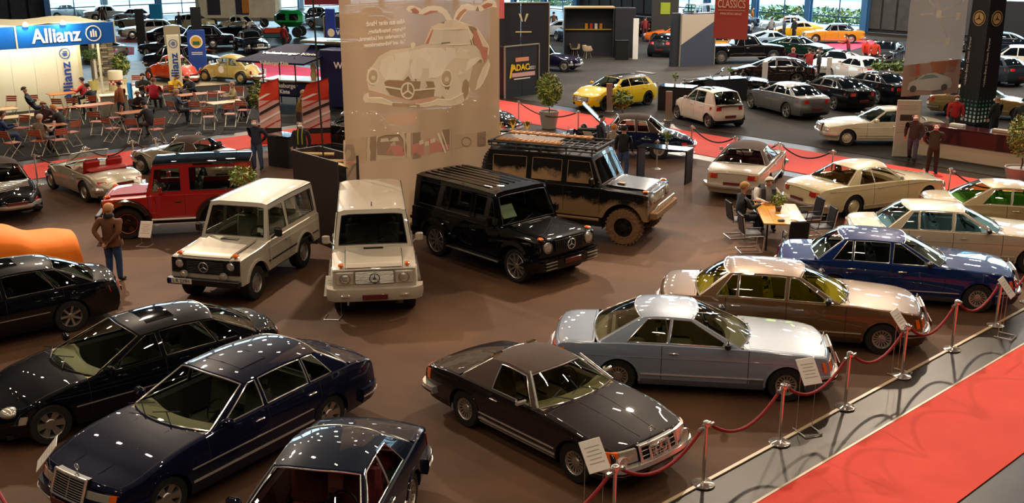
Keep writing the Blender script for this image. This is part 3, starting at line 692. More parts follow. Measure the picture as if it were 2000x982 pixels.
def make_w220(label, pos, intr, dash, wstyle, plate=None):
    S = gen(5.16, 1.855, 1.45, 3.085, .86, r=.33, zn=.70, zc=.96, zd=1.0, zt=.97, cowl=1.45, A1=2.5, C1=3.75, C0=4.5, wr=.62, nd=4, B=2.80, bf=.34, rb=.22, crown=.10, sun=(2.72, 3.2, .36), sunm=mat('smoked_sunroof', '#060607', .05, 0, 1), doors=[(1.5, 2.78), (2.78, 3.85)],
            win=[(1.78, 2.74, 2.62, 2.72), (2.82, 3.72, 2.80, 3.5), (3.76, 4.2, 3.54, 3.78)], plan=ROUNDP, rf=.42, rr=.3, cor=.22, lf=[(.2, .05), (.42, 0), (.72, .22)], lr=[(.2, .08), (.5, 0), (.95, .12)], tw=.008, crn=[(0, .06), (1, .09), (1.5, .06), (4, .06), (5.1, .09)])
    c, car = simple('saloon_car', label, S, '#0a0a10', pos, 'modern', metal=.2, intr=intr, dash=dash, wstyle=wstyle, trim=mat('dark_trim', '#6b6459', .25, .9))
    halves(c.strip(MB(), c.sw[0]+c.ra+.03, c.sw[1]-c.ra-.03, .52, .535, .012), 'door_moulding', TRIM, car); c.ornament(car, .2)
    for sd in (1, -1):
        b = MB(); p = c.edge(sd*.68, .60, .0, True); b.ball((p[0]-.05, p[1], p[2]), (.16, .15, .085), 14, 8); b.build('headlamp_lens', LENS, car)
make_w220('black long saloon with smoked sunroof and cream dashboard, behind the midnight blue saloon', (-6.6, 16.45, -138), '#45433b', '#aaa07c', 'six')
put(bpy.data.objects['saloon_car'], *(-4.50, 14.32, -123.9)) if 0 else None
make_w220('black saloon with seven-spoke wheels, cut by the left picture edge below the orange cover', (-10.55, 19.3, -140), '#141312', '#1c1a18', 'seven')
def make_c124():
    S = gen(4.66, 1.74, 1.40, 2.715, .83, r=.31, zn=.74, zc=.94, zd=.97, zt=.92, cowl=1.45, A1=2.3, C1=3.3, C0=3.85, wr=.58, nd=2, B=2.72, D=3.0, bf=.22, rb=.16, rt=.1, crown=.08, doors=[(1.5, 2.75)], win=[(1.72, 2.66, 2.38, 2.74, 'open'), (2.68, 3.35, 2.76, 3.1, 'open')], lip=(.04, .014))
    simple('coupe', 'dark navy coupé with side windows down over a red interior, cut by the bottom edge', S, '#101a2c', (-2.42, 11.5, -100), metal=.5, intr='#4c1418', dash='#2a2424', seat='#6a2224', wstyle='eight')
make_c124()

# ---- boxy off-roaders
def gspec(L, wb, fo, W=1.7, H=1.95, r=.38, dz=0., z0=.50, nd=2, wins=None, doors=None, **k):
    d = dict(L=L, W=W, wb=wb, fo=fo, r=r, ra=r+.11, zw=r+dz*.6, z0=z0, top=[(0, 1.05+dz), (.03, 1.08+dz), (1.15, 1.14+dz), (1.3, 1.16+dz), (L-.04, 1.16+dz), (L, 1.14+dz)], crn=[(0, .012)], cowl=1.31, deck=L-.03, hood=(.03, 1.2), trunk=(L-.001, L), hoodf=.68, step=.055, ledge=.03,
             plan=[(0, .97), (.3, .99), (1, 1), (L, .99)], sec=[(.3, .985), (.6, 1), (1.2+dz, .985)], rf=.03, rr=.03, lf=[(.3, .05), (.6, 0), (1.1, .03)], lr=[(.3, 0)], cor=.06, doors=doors or [(1.3, 2.25)], lip=(.05, .035), aq=1.0, seatz=.62+dz, seat_s=2.3, flz=.5)
    d['gh'] = dict(A0=1.3, A1=1.62, C1=L-.06, C0=L-.02, bf=.03, bt=.02, rb=.02, rt=.02, roof=[(1.5, H-.025), (1.7, H-.01), (L/2+.5, H), (L, H-.02)], wr=W/2-.155, crown=.045, pw=6, bulge=.004, win=wins, t0=.13, t1=.85, pf=.09, pr=.12, sb=0., pv0=.8, pv1=1.0, gutter=BLACK)
    d.update(k); return d
def offroader(name, label, S, col, pos, wstyle, rim, metal=.3, lowm=BLACK, trim=BLACK, gm=GLASS, strip=None, intr='#2a2724', seat=None, wt=.25, mirm=None, roofm=None, bumpm=BLACK, sill=True, spare=False, cm=None):
    c = Car(S); car = _ctx(name, label); PM = paint(col, metal); c.build_body(car, PM, lowm); c.build_gh(car, PM, gm=gm, trim=trim, RM=roofm, cm=cm)
    im = mat('interior_'+intr, intr, .85); c.interior(car, im, sm=mat('seat_'+(seat or intr), seat or intr, .8), rear=True); c.wheels(car, wstyle, rim, wt); c.wipers(car)
    z = c.zs(2); dz = z-1.148
    c.handles(car, [d[1]-.16 for d in S['doors']], z-.18, BLACK)
    for s in (1.34,):
        for sd in (1, -1):
            for zz in (.75, .98): MB().lathe([(.001, -.05), (.018, -.05), (.018, .05), (.001, .05)], 8, c=(c.xn-s, sd*(c.Y(s, zz)+.012), zz+dz)).build('door_hinge', PM, car)
    c.mirrors(car, mirm or PM, s=1.52, z=z+.16, size=(.09, .17, .2), out=.14)
    b = MB(); b.box((c.xn-1.12, 0, c.top(1.1)+S['step']+.008), (.09, .42, .012)); b.build('cowl_vent', BLACK, car)
    for sd in (1, -1): MB().tube([c.P(s, sd*c.Y(s, z-.02)*(S['hoodf']+.006), c.top(s)+.004) for s in (.02, .3, .6, .9, 1.2)], .007, 4).build('hood_gap', SEAM, car)
    MB().tube([c.P(.015, y, c.top(.03)+.01+S['step']*.1) for y in (-.55, -.2, .2, .55)], .006, 4).build('hood_gap', SEAM, car)
    for sd in (1, -1):
        b = MB(); b.bbox((c.xn-.16, sd*(c.h-.2), c.zs(.2)+.045), (.15, .11, .07), .025); b.build('turn_signal', AMBER, car)
        zt = .8+dz; q = MB(); q.bbox((c.xn-c.L-.02, sd*(c.h-.12), zt), (.05, .16, .3), .015); q.build('taillight', REDL, car)
    return c, car, PM
CREAM = '#bdb3a0'
def g_short():
    S = gspec(4.0, 2.40, .70, nd=2, wins=[(1.42, 2.28, 1.66, 2.25), (2.42, 3.82, 2.42, 3.80)], doors=[(1.3, 2.34)])
    c, car, PM = offroader('off_road_car', 'cream short three-door off-roader with black grille and round lamps', S, CREAM, None, 'steel', mat('silver_steel', '#a9a399', .35, .7), intr='#5c564c', seat='#7c7b66', gm=glass('clear_glass', '#e2e8e0'), mirm=BLACK)
    put(car, -6.05, 22.96, -104)
    b = MB(); c.patch(b, 0, .80, .74, 1.055, .02, True, 0, n=10); b.add([(p[0], -p[1], p[2]) for p in b.v], b.f[:]); g = b.build('grille_panel', BLACK, car)
    b = MB()
    for k in range(7):
        z = .78+k*.035; b.tube([c.edge(y, z, .028, True) for y in (-.42, .42)], .006, 4)
    b.build('grille_bars', mat('grille_slat', '#1d1c1c', .5), g); c.emblem(car, .90, .105, TRIM).location.x += .06
    c.roundlamp(car, .6, .93, .1, out=.03, ring=BLACK); c.roundlamp(car, .46, .73, .078, 'fog_lamp', out=.12)
    b = MB(); b.bbox((c.xn+.10, 0, .58), (.14, 1.68, .14), .015); b.build('front_bumper', BLACK, car); b = MB(); b.bbox((c.xn-c.L-.06, 0, .55), (.12, 1.6, .12), .015); b.build('rear_bumper', BLACK, car)
    b = MB(); b.bbox((c.xn+.18, -.5, .60), (.015, .52, .115), .004); pl = b.build('number_plate', WPLATE, car)
    MB().box((c.xn+.19, -.735, .60), (.006, .04, .11)).build('plate_band', mat('plate_blue', '#12309a', .4), pl)
    text_mesh('L·R 239H', .115, BLACK, 'plate_text', pl, (c.xn+.189, -.485, .60), (pi/2, 0, pi/2), .002, sx=.9)
    for z in (.70, .98): halves(c.strip(MB(), 1.25, 3.9, z, z+.03, .014), 'side_moulding', BLACK if z < .8 else PM, car)
    b = MB(); b.tube([(c.xn-4.0, 0, .5), (c.xn-4.25, 0, .5)], .03, 8); b.ball((c.xn-4.27, 0, .54), .04, 8, 6); b.build('tow_bar', TRIM, car)
g_short()
def g_long():
    S = gspec(4.60, 2.85, .70, W=1.76, H=1.95, nd=4, wins=[(1.42, 2.22, 1.66, 2.20), (2.34, 3.14, 2.34, 3.14), (3.28, 4.42, 3.28, 4.40)], doors=[(1.3, 2.28), (2.28, 3.2)])
    c, car, PM = offroader('off_road_car', 'cream long five-door off-roader with a silver ribbed grille', S, '#c4b9a6', None, 'five', ALLOY, intr='#4a4640', gm=glass('grey_glass', '#d4d8d2'))
    put(car, -3.12, 22.5, -82)
    b = MB(); c.patch(b, 0, .40, .76, 1.03, .02, True, 0, n=8); b.add([(p[0], -p[1], p[2]) for p in b.v], b.f[:]); g = b.build('grille_panel', mat('dark_gap', '#2a2622', .5), car)
    b = MB()
    for k in range(9):
        z = .78+k*.029; b.tube([c.edge(y, z, .032, True) for y in (-.39, .39)], .0095, 5)
    b.build('grille_bars', TRIM, g); c.emblem(car, .90, .10, BLACK).location.x += .07
    for sd in (1, -1):
        p = c.edge(sd*.6, .89, .01, True); b = MB(); b.bbox(p, (.06, .36, .27), .02); b.build('lamp_housing', PM, car)
    c.roundlamp(car, .6, .89, .105, out=.045, ring=TRIM)
    b = MB(); c.patch(b, 0, 1.12, .42, .68, .13, True, 0, n=14, bulge=.02); b.add([(p[0], -p[1], p[2]) for p in b.v], b.f[:]); b.build('front_bumper', PM, car)
    for sd in (1, -1):
        b = MB(); b.bbox((c.xn+.145, sd*.6, .55), (.03, .18, .05), .008); b.build('fog_lamp', LENS, car)
    c.plate(car, .52, True, out=.17, w=.26); c.bumper(car, False, .42, .6, .1, PM, .3)
    halves(c.strip(MB(), 1.3, 4.5, .66, .74, .018), 'side_moulding', PM, car)
    for sd in (1, -1):
        b = MB(); b.tube([(c.xn-1.3, sd*(c.h+.1), .40), (c.xn-3.0, sd*(c.h+.1), .40)], .035, 8); b.build('running_board', CHROME, car)
    b = MB(); b.lathe([(.012, 0), (.008, .09), (.001, .1)], 8, c=(c.xn-1.85, 0, 1.945)); b.build('aerial', BLACK, car)
g_long()
def g_black():
    S = gspec(4.62, 2.89, .78, W=1.93, H=1.97, r=.40, nd=4, wins=[(1.46, 2.26, 1.72, 2.24), (2.40, 3.22, 2.40, 3.14), (3.36, 4.4, 3.36, 4.38)], doors=[(1.34, 2.36), (2.36, 3.32)], lip=(.09, .07), plan=[(0, .93), (.25, .98), (1, 1), (4.8, .99)], rf=.08, wo=.02)
    c, car, PM = offroader('off_road_car', 'shiny black off-roader with a white sheet behind the windscreen', S, '#08080b', None, 'ten', ALLOY, .2, gm=DGLASS, wt=.28, trim=mat('dark_trim2', '#3a3530', .3, .8))
    put(car, -.21, 24.43, -47.1)
    b = MB(); c.patch(b, 0, .44, .80, 1.06, .02, True, 0, n=8); b.add([(p[0], -p[1], p[2]) for p in b.v], b.f[:]); g = b.build('grille_panel', BLACK, car)
    b = MB()
    for k in range(15):
        y = lerp(-.42, .42, k/14); b.tube([c.edge(y, .82, .03, True), c.edge(y, 1.04, .03, True)], .008, 4)
    b.build('grille_bars', mat('dark_chrome', '#55504c', .2, .9), g); c.emblem(car, .93, .12).location.x += .06
    c.roundlamp(car, .66, .93, .115, out=.03, ring=TRIM)
    b = MB(); c.patch(b, 0, 1.25, .40, .70, .10, True, 0, n=14, bulge=.03); b.add([(p[0], -p[1], p[2]) for p in b.v], b.f[:]); b.build('front_bumper', PM, car); c.bumper(car, False, .42, .66, .1, PM, .3)
    for sd in (1, -1):
        for z in (.47, .55, .62): MB().box((c.xn+.11, sd*.66, z), (.03, .34, .015)).build('intake_slat', TRIM, car)
        b = MB(); b.bbox((c.xn-2.15, sd*(c.h+.03), .42), (1.85, .2, .06), .015); b.build('running_board', BLACK, car); b = MB(); b.box((c.xn-2.15, sd*(c.h+.132), .43), (1.85, .01, .025)); b.build('step_trim', TRIM, car)
    c.plate(car, .58, True, out=.14); halves(c.strip(MB(), 1.4, 4.7, .80, .87, .016), 'side_moulding', PM, car)
    for i in range(7):
        s = lerp(1.9, 4.6, .5); y = lerp(-.6, .6, i/6); MB().box((c.xn-s, y, 1.972-.02*abs(y)), (2.4, .04, .02)).build('roof_rib', PM, car)
    b = MB(); b.box((c.xn-1.68, -.36, 1.42), (.012, .42, .34), ry=-.62, mi=0); b.build('window_sheet', mat('sheet_paper', '#c9d6b4', .6), car)
g_black()
MUD = None
def mud_mat(name, base, top, amt):
    if name in _M: return _M[name]
    m = mat(name, base, .45, .1, .4); nt = m.node_tree; b = nt.nodes['Principled BSDF']; tc = nt.nodes.new('ShaderNodeTexCoord'); sx = nt.nodes.new('ShaderNodeSeparateXYZ'); n = nt.nodes.new('ShaderNodeTexNoise'); n.inputs['Scale'].default_value = 3.2; n.inputs['Detail'].default_value = 8
    n2 = nt.nodes.new('ShaderNodeTexNoise'); n2.inputs['Scale'].default_value = 26; n2.inputs['Detail'].default_value = 4
    nt.links.new(tc.outputs['Object'], sx.inputs[0]); nt.links.new(tc.outputs['Object'], n.inputs['Vector']); nt.links.new(tc.outputs['Object'], n2.inputs['Vector'])
    mr = nt.nodes.new('ShaderNodeMapRange'); mr.inputs[1].default_value = top+.35; mr.inputs[2].default_value = top-.35; mr.inputs[3].default_value = -.35; mr.inputs[4].default_value = 1.0; nt.links.new(sx.outputs[2], mr.inputs[0])
    a = nt.nodes.new('ShaderNodeMath'); a.operation = 'ADD'; nt.links.new(mr.outputs[0], a.inputs[0]); nt.links.new(n.outputs['Fac'], a.inputs[1])
    a2 = nt.nodes.new('ShaderNodeMath'); a2.operation = 'MULTIPLY_ADD'; a2.inputs[1].default_value = .35; nt.links.new(n2.outputs['Fac'], a2.inputs[0]); nt.links.new(a.outputs[0], a2.inputs[2])
    r = nt.nodes.new('ShaderNodeValToRGB'); r.color_ramp.elements[0].position = .75-amt; r.color_ramp.elements[1].position = 1.0; r.color_ramp.elements[0].color = (*srgb(base), 1); r.color_ramp.elements[1].color = (*srgb('#8a6a48'), 1)
    nt.links.new(a2.outputs[0], r.inputs[0]); nt.links.new(r.outputs[0], b.inputs['Base Color']); mr2 = nt.nodes.new('ShaderNodeMapRange'); mr2.inputs[1].default_value = .7; mr2.inputs[2].default_value = 1; mr2.inputs[3].default_value = .25; mr2.inputs[4].default_value = .9
    nt.links.new(a2.outputs[0], mr2.inputs[0]); nt.links.new(mr2.outputs[0], b.inputs['Roughness']); mr3 = nt.nodes.new('ShaderNodeMapRange'); mr3.inputs[1].default_value = .7; mr3.inputs[2].default_value = 1; mr3.inputs[3].default_value = 1; mr3.inputs[4].default_value = 0
    nt.links.new(a2.outputs[0], mr3.inputs[0]); nt.links.new(mr3.outputs[0], b.inputs['Coat Weight']); return m
def g_mud():
    S = gspec(4.62, 2.85, .66, W=1.98, H=2.22, r=.47, dz=.27, z0=.66, nd=4, wins=[(1.46, 2.26, 1.70, 2.24), (2.42, 3.26, 2.42, 3.24), (3.42, 4.4, 3.42, 4.4)], doors=[(1.34, 2.34), (2.34, 3.32)], lip=(.10, .10), wo=.06, zw=.52)
    MUDP = mud_mat('muddy_paint', '#141210', .98, .1); MUDG = mud_mat('muddy_glass', '#171310', 1.62, .05); tyre_mud = mat('muddy_tyre', '#7a5a3c', .95, noise=.4, nscale=18, bump=.5)
    c = Car(S); car = _ctx('off_road_car', 'mud-splashed black off-roader with raised chassis, roof rack and brown tyres'); c.build_body(car, MUDP, BLACK)
    c.build_gh(car, MUDP, gm=glass('dusty_glass', '#5d5a50'), trim=mat('mud_edge', '#8a6a48', .9), RM=mat('rack_roof', '#17130f', .5))
    for o in car.children:
        if o.name.startswith('side_window'):
            o.data.materials[0] = MUDG
    c.interior(car, mat('interior_#2a2724', '#2a2724', .85)); ty, rm = wheel_meshes(.47, .32, 'off', DALLOY); ty2 = ty.copy(); ty2.materials[0] = tyre_mud
    for i, s in enumerate(c.sw):
        for sd in (1, -1):
            o = lk('wheel', ty2, car, (c.xn-s, sd*(c.h-.10), .47), 0 if sd > 0 else pi); lk('rim', rm, o)
    lk('rim', rm, (lambda o: (setattr(o, 'rotation_euler', (0, 0, pi/2)), o)[1])(lk('spare_wheel', ty, car, (c.xn-c.L-.2, .1, 1.45))))
    c.handles(car, [2.2, 3.16], 1.25, BLACK); c.mirrors(car, BLACK, s=1.52, z=1.6, size=(.09, .17, .22), out=.14)
    b = MB(); b.bbox((c.xn+.10, 0, .82), (.2, 1.9, .2), .03); b.build('front_bumper', MUDP, car)
    b = MB(); b.tube([(c.xn+.10, -.8, .95), (c.xn+.15, -.75, 1.05), (c.xn+.15, .75, 1.05), (c.xn+.10, .8, .95)], .03, 8); b.build('bull_bar', TRIM, car)
    b = MB(); c.patch(b, 0, .46, 1.06, 1.33, .02, True, 0, n=8); b.add([(p[0], -p[1], p[2]) for p in b.v], b.f[:]); b.build('grille_panel', TRIM, car); c.emblem(car, 1.2, .1).location.x += .05
    c.roundlamp(car, .66, 1.2, .11, out=.03)
    for sd in (1, -1):
        b = MB(); b.bbox((c.xn-.16, sd*(c.h-.2), c.zs(.2)+.045), (.15, .11, .07), .025); b.build('turn_signal', AMBER, car)
        b = MB(); b.tube([(c.xn-1.3, sd*(c.h+.12), .62), (c.xn-3.1, sd*(c.h+.12), .62)], .04, 8); b.build('running_board', MUDP, car)
    b = MB(); b.box((c.xn-.95, -.35, c.top(1)+S['step']+.02), (.2, .16, .02)); b.build('hood_plate', mat('brass_plate', '#9a7a48', .5), car)
    # roof rack with sand boards
    rk = MB(); z = 2.36; x0, x1, w = c.xn-1.55, c.xn-4.6, .72
    for y in (-w, w): rk.tube([(x0, y, z), (x1, y, z)], .028, 6); rk.tube([(x0, y, z-.09), (x1, y, z-.09)], .02, 6)
    for i in range(12):
        x = lerp(x0, x1, i/11); rk.box((x, 0, z-.04), (.05, 2*w, .03))
    for x in (x0, x1): rk.tube([(x, -w, z), (x, w, z)], .028, 6)
    for i in range(5):
        for y in (-w, w): rk.tube([(lerp(x0-.1, x1+.1, i/4), y, z), (lerp(x0-.1, x1+.1, i/4), y*1.04, z-.24)], .02, 5)
    for y in (-.36, 0, .36): rk.box(((x0+x1)/2, y, z-.03), (x0-x1, .04, .03))
    rk.build('roof_rack', mat('rack_black', '#1a1714', .6), car)
    board = mat('sand_board', '#a06a34', .7, noise=.2, nscale=6)
    for y, xa, xb, zz in ((-.45, x1+.15, x0-1.05, z+.03), (.55, x1+.1, x1+2.5, z+.05)):
        b = MB(); b.bbox(((xa+xb)/2, y, zz), (abs(xb-xa), .24, .05), .012)
        for i in range(12): b.box((lerp(xa, xb, (i+.5)/12), y, zz+.03), (.06, .17, .02))
        b.build('sand_board', board, car)
    b = MB(); b.bbox((x1+.95, .02, z+.02), (1.7, .6, .03), .01); b.build('rack_floor', mat('rack_panel', '#6a5c50', .7), car)
    put(car, 1.96, 27.3, -24)
g_mud()
def defender():
    S = gspec(3.88, 2.36, .62, W=1.72, H=2.0, r=.42, z0=.5, nd=2, wins=[(1.30, 2.02, 1.42, 2.02), (2.26, 3.5, 2.26, 3.48)], doors=[(1.18, 2.1)], lip=(.10, .09), cowl=1.15, hood=(.03, 1.08), seat_s=2.1)
    S['gh'].update(A0=1.14, A1=1.36); c, car, PM = offroader('off_road_car', 'bright red off-roader with a black roof and black wheel arches', S, '#a3120e', None, 'six', mat('black_gloss_rim', '#0c0a0a', .25, .2), .1, lowm=BLACK, roofm=mat('satin_black', '#0a0a0c', .9, 0, 1.0, spec=0), gm=glass('clear_glass', '#e2e8e0'), intr='#2a2724', trim=BLACK, wt=.27)
    put(car, -9.03, 27.35, 191)
    c.roundlamp(car, .6, .92, .1, ring=BLACK); b = MB(); c.patch(b, 0, .42, .74, 1.04, .02, True, 0, n=8); b.add([(p[0], -p[1], p[2]) for p in b.v], b.f[:]); b.build('grille_panel', BLACK, car)
    b = MB(); b.bbox((c.xn+.10, 0, .6), (.14, 1.7, .16), .02); b.build('front_bumper', BLACK, car)
    for w in c.sw:
        for sd in (1, -1):
            b = MB(); rows = []
            for ro, yo in ((.0, .0), (.0, .11), (.10, .11), (.13, .0)):
                rows.append([(c.xn-w+(c.ra+ro)*cos(a), sd*(c.h-.01+yo), max(c.z0, c.zw+(c.ra+ro)*sin(a))) for a in [lerp(-.2, pi+.2, k/14) for k in range(15)]])
            b.grid(rows); b.build('wheel_arch_flare', mat('gloss_black', '#0a0a0b', .2, 0, 1), car)
    for sd in (1, -1):
        b = MB(); b.tube([(c.xn-1.25, sd*(c.h+.06), .52), (c.xn-2.45, sd*(c.h+.06), .52)], .035, 8); b.build('side_step', TRIM, car)
        b = MB(); b.box((c.xn-2.9, sd*.8, 1.93), (1.05, .02, .05)); b.build('alpine_window', DGLASS, car)
    b = MB(); r_ = .42*.62
    for wv in [o for o in car.children if o.name.split('.')[0] == 'wheel']:
        q = MB(); q.tube([(r_*cos(2*pi*k/24), .115, r_*sin(2*pi*k/24)) for k in range(24)], .014, 5, closed=True); q.build('red_rim_ring', mat('rim_red', '#a8402c', .4, .3), wv)
defender()
# ---- silver roadsters with flared wings
def roadster190(label, pos, top):
    S = gen(4.29, 1.74, 1.30, 2.40, .72, r=.32, zn=.72, zc=.92, zd=.88, zt=.74, cowl=1.5, A1=1.95, C1=2.7, C0=3.15, wr=.52, nd=2, B=2.55, D=2.6, bf=.18, rb=.15, crown=.12, doors=[(1.55, 2.5)], win=[(1.72, 2.5, 2.0, 2.45)], flare=.045, flw=.42, flz=.5, plan=[(0, .62), (.15, .78), (.5, .90), (1.2, .95), (3.0, .95), (3.8, .86), (4.2, .68), (4.29, .55)],
            sec=[(.18, .94), (.4, 1), (.6, 1.0), (.8, .93), (.95, .86)], rf=.4, rr=.5, cor=.2, crn=[(0, .05), (.6, .10), (1.5, .05), (3.2, .06), (4.0, .12)], lr=[(.2, .2), (.45, 0), (.75, .35)], lf=[(.2, .1), (.5, 0), (.75, .15)], ledge=.06)
    if not top: S['tub'] = S['gh']; S['deck'] = 3.05; S['seatz'] = .42; S['seat_s'] = 2.45
    c = Car(S); car = _ctx('roadster', label); PM = paint('#bfb49c', .7, .35); c.build_body(car, PM)
    if top: c.build_gh(car, PM, RM=FABRIC, cm=FABRIC, side_m=FABRIC)
    else: c.G = None; S.pop('gh')
    im = mat('interior_red', '#a31a12', .55, 0, .2) if not top else mat('interior_#201a16', '#201a16', .7)
    c.interior(car, im, dash=PM if not top else im, wheelm=mat('ivory', '#e6dcc4', .35), head=False)
    if not top:
        G = S['tub']; rows = []; y0 = c.Y(1.65, .9)-.1
        rows = [[(c.xn-lerp(1.62-.16*(1-q*q), 1.92-.1*(1-q*q), t), y0*q*(1-.06*t), .93+.33*t) for q in [i/6-1 for i in range(13)]] for t in (0, .33, .66, 1)]
        MB().grid(rows).build('windshield', GLASS, car); MB().tube(rows[0]+[r[-1] for r in rows[1:-1]]+rows[-1][::-1]+[r[0] for r in rows[-2:0:-1]], .014, 5, closed=True).build('windscreen_frame', CHROME, car)
        b = MB(); b.bbox((c.xn-3.02, 0, .90), (.36, 1.2, .12), .05); b.build('folded_roof', im, car)
    c.wheels(car, 'ring', mat('silver_cap', '#b8b0a0', .3, .8), .17); zt = .6
    for f in (True, False): c.bumper(car, f, .42, .53, .09, CHROME, .5)
    c.roundlamp(car, .6, .62, .1, ring=PM); lamps(c, car, .52, .72, .56, .68, .02, False, [REDL, REDL], 'taillight'); c.plate(car, .62, False, out=.03, w=.26); grille(c, car, .36, .42, .62, .02, 1, 0); c.emblem(car, .52, .1, out=.06)
    for w in c.sw:
        for sd in (1, -1):
            b = MB(); pts = []
            for k in range(9):
                s = w-.42+k*.12; z = c.zw+c.ra+.06-.12*((k-3.5)/4.5)**2; p = c.P(s, c.Y(s, z), z); pts.append((p[0], sd*(p[1]+.015), z))
            b.tube(pts, [.012]+[.03]*7+[.005], 6); b.build('wing_brow', PM, car)
    c.handles(car, [2.4], .74); return put(car, *pos)
roadster190('open silver roadster with bright red interior and ivory steering wheel', (-13.03, 31.75, 135.5), False)
roadster190('silver roadster with a closed dark fabric top behind the red off-roader', (-10.95, 34.4, 156), True)
def classic_black(label, pos, col='#0d0d10', top=FABRIC, L=4.6, metal=.1, intr='#2a1c16', hood_open=False, far=False, group=None, W=1.74, H=1.50, nd=2, lean=0, gm=None, wall='cap'):
    S = gen(L, W, H, 2.70, .75, r=.34, zn=.84, zc=1.0, zd=.98, zt=.78, cowl=1.6, A1=2.05, C1=3.0, C0=3.45, wr=.52, nd=nd, B=2.65, D=2.95, bf=.14, rb=.22, crown=.12, doors=[(1.62, 2.6)], win=[(1.82, 2.58, 2.12, 2.56), (2.66, 3.1, 2.64, 2.95)], flare=.07, flw=.48, flz=.56, plan=[(0, .5), (.15, .68), (.6, .86), (1.3, .91), (3.4, .92), (4.1, .78), (4.5, .55), (L, .46)],
            sec=[(.2, .92), (.4, 1), (.65, 1), (.9, .90), (1.05, .82)], rf=.3, rr=.4, cor=.2, crn=[(0, .12), (.7, .2), (1.5, .06), (3.3, .05), (4.4, .12)], lr=[(.2, .2), (.5, 0), (.8, .3)], ledge=.06, z0=.26)
    if hood_open: S['hood'] = (.3, 1.5)
    c, car = simple('classic_car', label, S, col, pos, 'classic', metal, group, far=far, roofm=top, cm=top, side_m=top, intr=intr, wstyle=wall, rim=ALLOY, gm=gm)
    return c, car
classic_black('black classic with chrome luggage rails on its tail at the left picture edge', (-15.2, 30.0, 128))
lc = bpy.data.objects['classic_car']; b = MB()
for k in range(6): b.tube([(-1.75-.02*k, lerp(-.5, .5, k/5)*.0-.5, .99-.03*k), (-1.75-.09*k, .5, .99-.03*k)], .012, 5)
b.build('luggage_rail', CHROME, lc)
def w111(label, pos, col, fabric=False, intr='#8a6428'):
    S = gen(4.88, 1.845, 1.44, 2.75, .85, r=.33, zn=.80, zc=.97, zd=.98, zt=.92, cowl=1.6, A1=2.25, C1=3.25, C0=3.8, wr=.56, nd=2, B=2.9, D=3.1, bf=.2, rb=.28, rt=.2, crown=.11, doors=[(1.64, 2.9)], win=[(1.86, 2.84, 2.34, 2.82), (2.86, 3.4, 2.84, 3.12)], plan=[(0, .84), (.3, .94), (1.0, 1), (3.6, .985), (4.5, .92), (4.88, .84)], rf=.18, rr=.22, lip=(.04, .014),
            crn=[(0, .03), (1, .05), (1.6, .05), (4, .05), (4.88, .06)], lf=[(.2, .1), (.5, 0), (.8, .08)], cor=.16)
    fb = dict(roofm=FABRIC, cm=FABRIC, side_m=FABRIC) if fabric else {}
    c, car = simple('classic_coupe' if not fabric else 'classic_convertible', label, S, col, pos, 'classic', .25 if fabric else .05, intr=intr, wstyle='cap', rim=paint(col, .2), gm=glass('clear_glass', '#e2e8e0'), star=True, gl=False, **fb)
    grille(c, car, .26, .46, .78, .05, 5, 1); lamps(c, car, .45, .80, .68, .80, .025, False, [REDL, AMBER], 'rear_lamp', split=.66); halves(c.strip(MB(), .5, c.L-.35, .80, .815, .012), 'waist_moulding', CHROME, car)
    return car
w111('cream coupé with chrome bumpers and tan interior beside the counter rope', (10.48, 29.85, 24.8), '#d0bf92')
w111('beige convertible with a closed brown top seen from behind', (7.6, 32.9, 67), '#b8ab96', True, '#5a2a2c')
S = gen(4.64, 1.786, 1.40, 2.71, .82, r=.32, zn=.78, zc=.94, zd=.96, zt=.90, cowl=1.5, A1=2.3, C1=3.2, C0=3.8, wr=.57, nd=2, B=2.75, D=3.0, bf=.2, rb=.14, crown=.06, doors=[(1.55, 2.78)], win=[(1.74, 2.7, 2.36, 2.74), (2.76, 3.3, 2.8, 3.05)], lip=(.035, .012), lf=[(.2, .1), (.5, 0), (.8, .05)])
c, car = simple('coupe', 'ivory coupé with chrome bumpers behind the pale sign board', S, '#cfc4a4', (14.04, 39.9, 179), 'none', .05, wstyle='cap', rim=paint('#cfc4a4'), intr='#3a4a58')
for f in (True, False): c.bumper(car, f, .38, .48, .08, CHROME, .42, (.015, BLACK))
grille(c, car, .27, .5, .78, .05, 5, 1); lamps(c, car, .33, .85, .54, .70, .02, True, [LENS, AMBER], 'headlight', split=.68); lamps(c, car, .45, .9, .62, .78, .015, False, [REDL, REDL], 'taillight'); c.ornament(car, .06)
halves(c.strip(MB(), 1.25, 3.2, .40, .42, .014), 'chrome_strip', CHROME, car); halves(c.strip(MB(), .4, 4.3, .70, .712, .012), 'waist_moulding', CHROME, car)
# dark classic convertible with its bonnet up
c, car = classic_black('dark blue classic convertible with raised bonnet and brown top by the red aisle carpet', (4.0, 37.6, 172), '#0c1430', hood_open=True, L=4.7, metal=.3, intr='#7a1c14', wall='cap')
for o in list(car.children):
    if o.name.split('.')[0] == 'hood': bpy.data.objects.remove(o)
b = MB(); b.grid([[(c.xn-1.5+1.15*t*cos(.75), y, 1.02+1.15*t*sin(.75)+.05*(1-(y/.5)**2)) for y in [-.5+i*.125 for i in range(9)]] for t in (0, .3, .6, .85, 1)]); b.grid([[(p[0]-.01, p[1], p[2]+.03) for p in b.v[r*9:r*9+9]] for r in range(5)]); b.build('open_hood', paint('#0c1430', .3), car)
b = MB(); b.bbox((c.xn-.9, 0, .82), (.85, .4, .22), .04); b.tube([(c.xn-.5, .2, .92), (c.xn-1.25, .2, .92)], .05, 8); b.ball((c.xn-.7, -.12, .95), .12, 10, 6); b.build('engine', mat('engine_metal', '#55524c', .35, .8), car)
